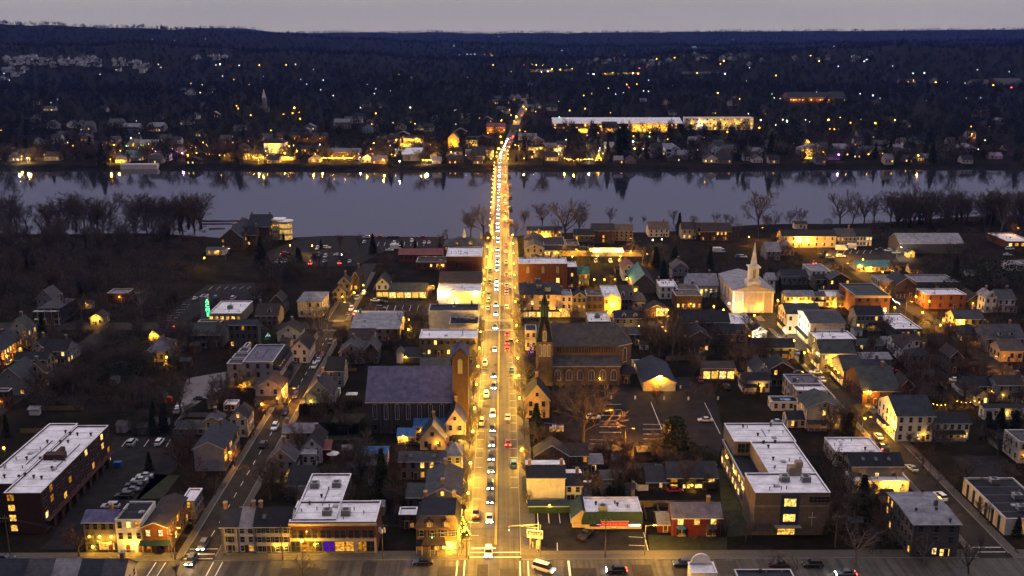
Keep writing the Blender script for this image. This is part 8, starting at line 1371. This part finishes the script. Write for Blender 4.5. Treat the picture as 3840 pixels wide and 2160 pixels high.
# random further houses of the far town, each its own thing
rh=random.Random(21); HW=['white','grey','cream','lilac','brown','tan','pink','dgrey']; HR=['grey','dark','lgrey','brown','navy']
def far_house(X,Y,Z,w,d,h,wl,rcn,lit,noun,gy,nw=3,fix=None):
    key=('fh',wl,rcn,gy); 
    def mk():
        m=MB(); hw=.5
        if gy: m.loft([[(-hw,0,0),(hw,0,0),(hw,0,.6),(0,0,.98),(-hw,0,.6)],[(-hw,1,0),(hw,1,0),(hw,1,.6),(0,1,.98),(-hw,1,.6)]]); r=MB().slab([(-.56,-.04,.57),(0,-.04,1.02),(0,1.04,1.02),(-.56,1.04,.57)],.03).slab([(0,-.04,1.02),(.56,-.04,.57),(.56,1.04,.57),(0,1.04,1.02)],.03)
        else: m.loft([[(-hw,0,0),(-hw,1,0),(-hw,1,.6),(-hw,.5,.98),(-hw,0,.6)],[(hw,0,0),(hw,1,0),(hw,1,.6),(hw,.5,.98),(hw,0,.6)]]); r=MB().slab([(-.53,-.06,.56),(.53,-.06,.56),(.53,.5,1.02),(-.53,.5,1.02)],.03).slab([(-.53,.5,1.02),(.53,.5,1.02),(.53,1.06,.56),(-.53,1.06,.56)],.03)
        return m.mesh('wall',[wm(wl)]),r.mesh('roof',[rm(rcn)])
    a,b=shared(key,mk); o=empty('far_house',(X,Y,Z-.5)); obj('wall',a,o,(0,0,0),0,(w,d,h)); obj('roof',b,o,(0,0,0),0,(w,d,h))
    for i in range(nw): win(o,(-w/2+w*(i+.5)/nw,-.02,h*.33),0,1.2,1.6,rh.randrange(5) if rh.random()<lit else -1)
    FOOT.append((X-w/2,X+w/2,Y-1,Y+d)); (tag(o,fix,'house',fix.replace(' house',' houses',1)) if fix else later(o,noun,'house','far bank houses'))
k=0
for _ in range(900):
    if k>=170: break
    Y=rh.uniform(0,1)**2.0*640+932; X=rh.uniform(-.56,.5)*Y
    if occ(X,Y,3): continue
    if abs(X)>420 and rh.random()<.55: continue
    w,d,h=rh.uniform(8,15),rh.uniform(8,11),rh.uniform(7,10); wl=rh.choice(HW); far_house(X,Y,tz(X,Y),w,d,h,wl,rh.choice(HR),.42 if X<80 else .25,{'dgrey':'dark grey'}.get(wl,wl)+' house on the far bank',rh.random()<.4); k+=1
kl=0
for _ in range(600):
    if kl>=84: break
    X=rh.uniform(-470,120); Y=Yf(X)+rh.uniform(10,150)
    if occ(X,Y,.5): continue
    lamp(X,Y,tz(X,Y),'far',rh.choice('yyyow'),rh.choice((500,900,1500)),h=rh.uniform(3,5),s=14,r=.3,noun='small far bank garden lamp',group='far bank garden lamps'); kl+=1
def hamlet(c,x0,x1,y0,y1,n,noun,wls=('white',),lit=.04,w=(9,14)):
    k=0
    for _ in range(n*6):
        if k>=n: break
        P=tp(c,rh.uniform(x0,x1),rh.uniform(y0,y1))
        if occ(P[0],P[1],2): continue
        far_house(P[0],P[1],P[2],rh.uniform(*w),10,rh.uniform(8,11),rh.choice(wls),rh.choice(HR[:3]),lit,noun,rh.random()<.65,2,noun); k+=1
hamlet('M',40,370,440,500,22,'white gabled house in the left hill estate'); hamlet('M',380,745,440,510,24,'white gabled house in the left hill estate'); hamlet('M',0,210,525,610,9,'white house below the left hill estate'); hamlet('M',840,1130,465,560,16,'white gabled house in the second hill estate'); hamlet('M',1440,1800,425,460,8,'far white house on the hill crest'); hamlet('M',1370,1610,680,720,5,'white house in the hill wood')
hamlet('N',1780,2560,430,500,26,'small house of the distant suburb',('white','grey','lilac')); hamlet('O',0,520,420,520,18,'small house of the distant suburb',('white','grey','lilac'),.1); hamlet('O',580,1480,420,470,10,'small house in the far right woods',('white','grey')); hamlet('N',1200,1500,650,860,9,'house on the road above the bridge',('white','cream','grey'),.2)
for i,(c,x0,x1,ye,b,lab,kw) in enumerate((('O',800,1135,735,775,'distant school|long dark roof and lit ground floor',dict(roof='gx',r=695,p=.35,wall='orange',rc='dark',fw=(1,26),lit=.75,win_w=2)),('O',1135,1240,740,775,'distant school annex|right end of the lit school',dict(roof='gx',r=690,p=.4,wall='brown',rc='dark',fw=(1,8),lit=.4)),('O',10,315,545,562,'long distant white works|in the suburb',dict(roof='flat',D=20,wall='lilac',rc='lgrey',fw=(1,14),lit=.1)),('O',1640,1760,618,630,'left distant lit condominium|beyond the field',dict(roof='gx',r=598,p=.5,wall='tan',rc='grey',fw=(1,8),lit=.6)),('O',1880,1935,612,632,'gabled distant condominium|beyond the field',dict(roof='gy',a=590,D=12,wall='tan',rc='grey',fw=(1,4),lit=.5)),('O',2190,2330,625,648,'long distant condominium|right of the field',dict(roof='gx',r=600,p=.5,wall='tan',rc='grey',fw=(1,10),lit=.4)),('O',2380,2576,635,660,'rightmost distant lit condominium|at the frame edge',dict(roof='gx',r=590,p=.5,wall='orange',rc='grey',fw=(1,12),lit=.6)),('N',1420,1600,525,545,'distant lit shopping strip|left part',dict(roof='flat',D=20,wall='cream',rc='lgrey',fw=(1,14),lit=.9,win_w=3)),('N',1640,1745,522,540,'distant golden store|in the shopping strip',dict(roof='flat',D=20,wall='yellow',rc='lgrey',fw=(1,10),lit=1.,win_w=3)),('N',1975,2095,552,568,'distant yellow canopy store|right part of shopping strip',dict(roof='flat',D=15,wall='yellow',rc='lgrey',fw=(1,8),lit=1.,win_w=3)),('N',2130,2255,548,562,'distant filling station|bright canopy',dict(roof='flat',D=15,wall='cream',rc='lgrey',fw=(1,8),lit=1.,win_w=3)))): FB(lab,c,x0,x1,ye,b,cat='building',name='distant_building',**kw)
q=BL['distant school']
for i in range(5): lamp(q['X']-q['hw']+q['W']*(i+.5)/5,q['Y']-3,q['z0'],'far','y',300,h=4,s=20,r=.4,noun='yellow facade lamp',group='far bank facade lamps')
g=tp('O',85,415); o=empty('water_tower',g); tag(o,'pale blue water tower on the horizon woods','water tower'); zt=vp('O',85,362,g[1])[2]-g[2]; WTM=mat('tower_blue',(.16,.38,.48),.5); rr=abs(vp('O',106,362,g[1])[0]-vp('O',64,362,g[1])[0])/2
MB().cyl((0,0,0),(0,0,zt),rr*.22,rr*.16,10).build('stem',WTM,o); MB().ball((0,0,zt),rr,n=16,m=10,sz=.62).build('tank',WTM,o)
g=tp('M',1997,810); o=empty('church_steeple',g); tag(o,'small pale church steeple on the far hill','steeple'); MB().box(-3,3,-3,3,0,14).build('tower',wm('lilac'),o); MB().loft([[(-2.4,-2.4,14),(2.4,-2.4,14),(2.4,2.4,14),(-2.4,2.4,14)],[(-.1,-.1,26),(.1,-.1,26),(.1,.1,26),(-.1,.1,26)]]).build('spire',wm('white'),o)
# boats and jetties
for i,(c,x,y,L,cl) in enumerate((('K',640,545,24,'white'),('K',1500,540,14,'white'),('J',1530,548,16,'grey'),('L',530,520,12,'white'),('L',2290,487,12,'white'),('K',1785,530,8,'red'),('K',2090,520,9,'orange'))):
    g=gp(c,x,y,-2.6); o=empty('moored_boat',g); MB().loft([[(-L/2,-1,0),(L/2-2,-1.3,0),(L/2,0,.4),(L/2-2,1.3,0),(-L/2,1,0)],[(-L/2,-1.3,1.1),(L/2-1.6,-1.6,1.2),(L/2+.6,0,1.7),(L/2-1.6,1.6,1.2),(-L/2,1.3,1.1)]]).build('hull',wm(cl),o); MB().box(-L/4,L/8,-.9,.9,1.1,2.4).build('cabin',wm(cl),o); later(o,cl+' moored boat at the far bank','boat','moored boats')
    if cl in('orange','red'): ptl(o,(0,-2.5,2.2),'o',500,.3); MB().ball((0,-1,2.9),.5,n=6,m=4).build('deck_lamp',bulb('o',60),o)
# ================================================================ FAR LAMPS
def tph(c,x,y,h):
    d=ray(c,x,y); Y=905.0
    while Y<9000:
        t=Y/d[1]
        if HC+d[2]*t<=max(tz(d[0]*t,Y),.8)+h: break
        Y*=1.003
    t=Y/d[1]; return (d[0]*t,Y,max(tz(d[0]*t,Y),.8))
FL=dict(
I='10,215,o2;1185,285,w3;1235,130,w1;1030,145,w2;735,205,w2;295,195,w1;1260,240,w2;810,388,w1;1650,420,p3;1700,440,y3;1408,405,p2;1380,380,y2;1935,375,p2;195,450,o2;1145,355,g2;1280,350,g2;2105,268,w1;2040,325,w1;2110,325,w2;1840,325,y2;1870,345,y2;430,190,y2;470,28,y2;2155,15,y3;2270,75,y3;1600,405,p1;1780,420,y2;1990,440,y2;2250,312,o1;660,355,y2;1090,400,y2;925,345,y2;1030,345,y3;1560,380,w1',
J='345,8,y3;135,215,y2;578,345,w3;1440,155,o3;1240,145,w2;1048,158,y2;1085,62,y2;1130,305,y3;1225,432,y3;1300,497,w3;1055,430,r2;2220,128,y2;2225,325,y4;2215,270,y3;2200,380,y4;1765,412,y3;1955,157,w2;945,10,w2;1400,8,w2;1800,32,w1;1810,157,w1;2190,75,w1;400,110,y3;250,70,y3;330,60,y3;1065,330,y3;1215,350,w2;1260,440,y2;1450,290,y3;1270,300,y3;1000,455,y3;370,400,y3;340,350,w3;300,360,y3;480,430,p2;540,440,w2;1840,320,y2;2130,470,y2;2100,240,o2;100,440,y3;180,445,y3;260,420,y4;60,460,y3;700,470,y2;800,470,y2;1150,480,y3;1900,440,w1;2295,30,o2;2310,75,y2;2255,390,y3',
K='42,93,o4;88,80,r2;130,22,o3;215,45,w2;430,93,g2;428,388,w4;800,178,o3;500,225,o2;610,215,y3;780,235,o3;830,140,y3;1170,180,y3;1375,170,y4;1095,318,w4;1245,270,g2;1740,278,w2;1680,390,o2;1410,295,o2;1100,265,y2;565,385,y2;490,300,w2;660,20,o2;520,35,y2;890,55,o2;2140,65,w2;2250,120,w2;680,260,p2;960,360,y2;900,340,y2;1110,380,y3;1190,380,w3;30,345,y2;250,380,y3;200,410,y3;300,450,w2;1200,210,y4;1290,180,y3;1880,120,y3;2000,150,y4;2110,140,y4;1840,200,y3;1950,225,y3;1720,170,w3;1250,235,y3;1500,150,o2;2240,190,o3;10,270,r3;20,130,o2;70,210,y2;120,225,y2;1755,490,o2',
L='135,120,w4;172,132,w4;340,120,w2;380,135,w3;70,165,w3;548,118,y4;655,100,y3;748,145,y3;845,112,y3;972,150,y4;1148,120,y3;1228,140,y3;600,205,o3;560,200,o2;640,205,o2;1850,245,o4;1840,180,o2;1915,292,o2;1965,305,w2;1905,385,w2;640,435,p3;2262,425,p3;1362,440,y3;985,410,y2;2255,112,w1;790,345,y2;820,370,y1;235,335,w1;1380,312,o1;460,360,w3;420,400,y3;500,410,y3;720,430,y2;2000,30,w1;910,430,y2',
M='1150,295,c2;1315,302,c2;1550,297,c2;1500,330,c1;1660,487,w4;1630,490,w2;1740,500,w1;1805,495,c3;1957,493,y3;2160,490,y3;2230,485,w2;1765,600,o3;1880,640,o2;1440,630,o2;1525,640,w2;875,530,w3;1215,510,w2;1195,487,w2;385,775,w2;390,830,y2;160,693,c2;1785,798,y3;2222,812,y3;2258,850,y3;2440,605,c2;2315,635,c2;2420,678,c2;2515,720,c2;1990,580,w2;1680,575,w2;30,555,c2;72,605,c2;1130,625,c1;755,560,w2;1400,705,w2;1510,700,w2;1600,695,w2;2365,525,c1;2270,600,c1;435,750,c1',
N='1185,275,w3;850,345,c2;950,410,c3;980,410,c2;1008,408,c2;1035,398,c2;890,412,c2;820,413,c2;1080,410,y2;1125,405,r3;1135,420,y3;1145,490,o3;1290,467,r3;1380,490,r3;1440,485,y2;1520,490,y3;1560,540,w3;1590,520,y3;1650,525,y4;1700,492,y3;1740,520,y3;1905,560,w4;1990,555,y4;2050,550,y3;2200,552,y4;2240,555,y3;2060,440,r3;2380,445,o3;2515,435,o3;2305,505,r2;2250,515,r3;2155,638,o3;2172,660,r3;2230,635,o3;433,563,y3;195,640,c2;250,705,c2;260,670,c2;370,685,c2;520,810,w3;260,855,y3;145,815,c2;1190,683,c2;1375,805,o3;1395,825,o3;1320,880,o4;1360,870,r2;1840,820,o3;1725,832,o2;1645,883,g2;2030,850,o2;555,935,y3;1050,965,y2;2015,665,w2;2070,710,c2;2130,700,c2;2280,685,c2;2318,690,c2;2320,605,c2;2430,535,c2;1860,555,c2;1280,540,w2;1410,400,c1;1665,380,c2;2235,345,c1;865,828,c1;985,937,c1;530,585,c1;955,585,c1;2525,612,g2;2500,645,y2;1510,545,w3;1470,490,y3;1830,720,y2;1890,705,y2;1640,765,w1;2510,885,w1;1210,905,y2',
O='1140,350,c3;965,420,y3;1030,460,o3;1390,450,c3;1370,463,c3;1175,502,c3;310,458,y4;285,482,o3;110,550,y3;320,558,c3;505,512,c2;705,570,o3;1740,608,y4;1700,620,y3;1660,618,y3;1910,622,y4;1740,553,c3;1825,552,c3;2205,640,y4;2305,628,y3;2345,645,y4;2415,653,o3;2480,620,y4;2510,630,y4;2540,632,y3;2480,660,r3;2465,543,c3;2130,627,c2;2000,620,c3;2225,527,c2;265,700,y3;430,748,y3;675,710,g3;690,738,w3;735,745,w2;1010,693,c2;1340,705,c3;1435,720,c3;1490,742,c2;1840,758,c2;2140,742,c2;2250,738,c2;1720,785,o3;590,905,w3;2405,247,c2;2000,300,c1;2150,280,c1;480,612,c1;2035,623,c2;1275,425,c2;1585,500,c2;378,297,c2')
DIST={}
for c,s in FL.items():
    for q in s.split(';'):
        x,y,k=q.split(','); n=int(k[1]); X,Y,Z=tph(c,float(x),float(y),6.0); f=min(6,max(1,(Y/1000))); r_=.26+.07*n+.09*f; s_=(0,5,10,24,48)[n]*(1 if f<1.6 else 1.6)*(.6 if k[0] in 'cw' else 1); s_=int(s_)
        if n<3 or Y>2600: DIST.setdefault((k[0],s_),MB()).ball((X,Y,Z+5.8),r_,n=6,m=4); continue
        lamp(X,Y,Z,'far',k[0],0 if Y>1700 else (0,0,0,500,1500)[n],h=5.5,s=s_,r=r_,group='far bank lights')
dm=MB(); mats=[]
for i,((c_,s_),m) in enumerate(DIST.items()):
    k=len(dm.v); dm.v+=m.v; dm.f+=[tuple(k+j for j in f) for f in m.f]; dm.m+=[i]*len(m.f); mats.append(bulb(c_,s_))
o=dm.build('distant_lights',mats); tag(o,'countless tiny lamps scattered over the far hills','lights',kind='stuff')
# ================================================================ FAR TREES
for a in (('J',1690,505,300,'c0',1.0),('J',1600,480,290,'b2',1.3),('J',1650,505,310,'b1',1.2),('K',865,500,300,'c1',.9),('K',1010,470,150,'c2',1.3),('K',960,470,200,'c0',1.2),('K',1765,495,260,'p0',1.2),('K',1610,500,340,'b0'),('K',1255,460,380,'s0'),('K',480,480,420,'s1'),('K',40,500,420,'c1'),('L',560,470,340,'v0',1.3),('L',20,480,220,'c0',1.2),('L',1440,400,280,'v1',1.2),('L',270,470,390,'s0'),('L',2090,400,230,'b3',1.2),('I',470,480,320,'c0',1.3),('I',900,490,350,'s1'),('I',1000,500,330,'c1',1.3),('I',1290,490,380,'s0'),('I',150,480,370,'s1'),('I',230,260,140,'c2',1.3),('I',100,260,150,'c0',1.4),('J',270,330,200,'b1',1.2),('J',480,180,80,'c2'),('K',1200,260,200,'s0'),('J',1090,500,350,'b0'),('J',1200,500,340,'b3'),('K',110,500,360,'b2'),('K',740,480,350,'b4'),('L',200,480,330,'b1'),('L',430,330,200,'b0'),('J',1390,505,420,'b5'),('J',2080,500,420,'c1'),('K',1350,480,420,'b1'),('K',1990,490,380,'b2'),('I',700,490,370,'b3'),('L',900,480,370,'b2'),('L',1550,480,330,'b4'),('L',1300,480,330,'c2'),('L',1100,480,370,'b0'),('L',1950,480,330,'b1'),('L',2200,480,330,'b2')):
    tree(a[0],a[1],a[2],a[3],a[4],a[5] if len(a)>5 else 1.,far=1)
for _ in range(400):
    if NT.get('f',0)>=86: break
    X=rt.uniform(-560,560); Y=Yf(X)+rt.uniform(5,50)
    if occ(X,Y,2) or abs(X+2)<12: continue
    plant(X,Y,tz(X,Y),rt.uniform(12,24),rt.choice(['b0','b1','b2','b3','b4','b5','c0']),rt.uniform(.9,1.3),fix='along the far river bank',nm2='bank_tree'); NT['f']=NT.get('f',0)+1
def wood(name,lab,n,Y0,Y1,umax,hm,tris,seed,pw,m,cell):
    rg=np.random.default_rng(seed); t=rg.random(n)**pw; Y=Y0*(Y1/Y0)**t; X=rg.uniform(-umax,umax,n)*Y
    import math as _m
    occset={}
    for a,b,c,d in FOOT:
        if d<Y0: continue
        for i in range(int(a//20)-0,int(b//20)+1):
            for j in range(int(c//20)-0,int(d//20)+1): occset.setdefault((i,j),[]).append((a,b,c,d))
    V=[];Fc=[];
    for x,y in zip(X,Y):
        if any(a-2<x<b+2 and c-9<y<d+1 for a,b,c,d in occset.get((int(x//20),int(y//20)),())) or (abs(x-cx(y))<7 and y<1650): continue
        z=tz(x,y); h=hm*rg.uniform(.65,1.25); r=h*rg.uniform(.26,.42); k=len(V)
        u=rg.normal(size=(tris,3)); u/=np.linalg.norm(u,axis=1)[:,None]; rad=rg.random(tris)[:,None]**.4
        P=u*rad*np.array((r,r,h*.42))+np.array((x,y,z+h*.56)); a=rg.normal(size=(tris,3)); a[:,2]=np.abs(a[:,2])+.8; a/=np.linalg.norm(a,axis=1)[:,None]; s=np.cross(a,rg.normal(size=(tris,3))); s/=np.linalg.norm(s,axis=1)[:,None]
        L=h*.24; w=h*cell
        T=np.stack([P-a*L*.5-s*w,P-a*L*.5+s*w,P+a*L*.5],1).reshape(-1,3); V.append(T)
        V.append(np.array([(x-.25,y,z),(x+.25,y,z),(x,y,z+h*.7)]))
    A=np.concatenate(V); nf=len(A)//3; me=bpy.data.meshes.new(name); me.from_pydata(A.tolist(),[],np.arange(nf*3).reshape(-1,3).tolist()); me.materials.append(m); o=obj(name,me); tag(o,lab,'wood',kind='stuff')
FTW=mat('far_twig',(.024,.018,.018),.95); FTE=mat('far_evergreen',(.014,.017,.013),.95)
wood('far_bank_wood','bare trees massed among the houses of the far bank',4600,945,1900,.60,13,95,1,1.0,FTW,.017)
wood('hill_wood','bare woodland covering the hills behind the far town',9500,1700,4900,.62,14,46,2,1.0,FTW,.03)
wood('ridge_wood','woodland along the distant ridges',7500,3300,7600,.66,17,26,3,.8,FTW,.05)
wood('evergreen_wood','scattered dark evergreens across the far hills',1500,1000,3600,.6,12,70,4,1.0,FTE,.03)
# ================================================================ AIR
hz=bpy.data.materials.new('haze'); hz.use_nodes=True; t=hz.node_tree; t.nodes.clear(); oo=t.nodes.new('ShaderNodeOutputMaterial'); pv=t.nodes.new('ShaderNodeVolumePrincipled')
pv.inputs['Color'].default_value=(.06,.22,1.0,1); pv.inputs['Density'].default_value=3.2e-5; pv.inputs['Anisotropy'].default_value=.2; t.links.new(pv.outputs[0],oo.inputs['Volume'])
o=MB().box(-8600,8600,-400,9700,-9,330).build('haze',hz); o['kind']='stuff'; o['label']='thin bluish dusk haze filling the valley'; o['category']='haze'
autolabel()
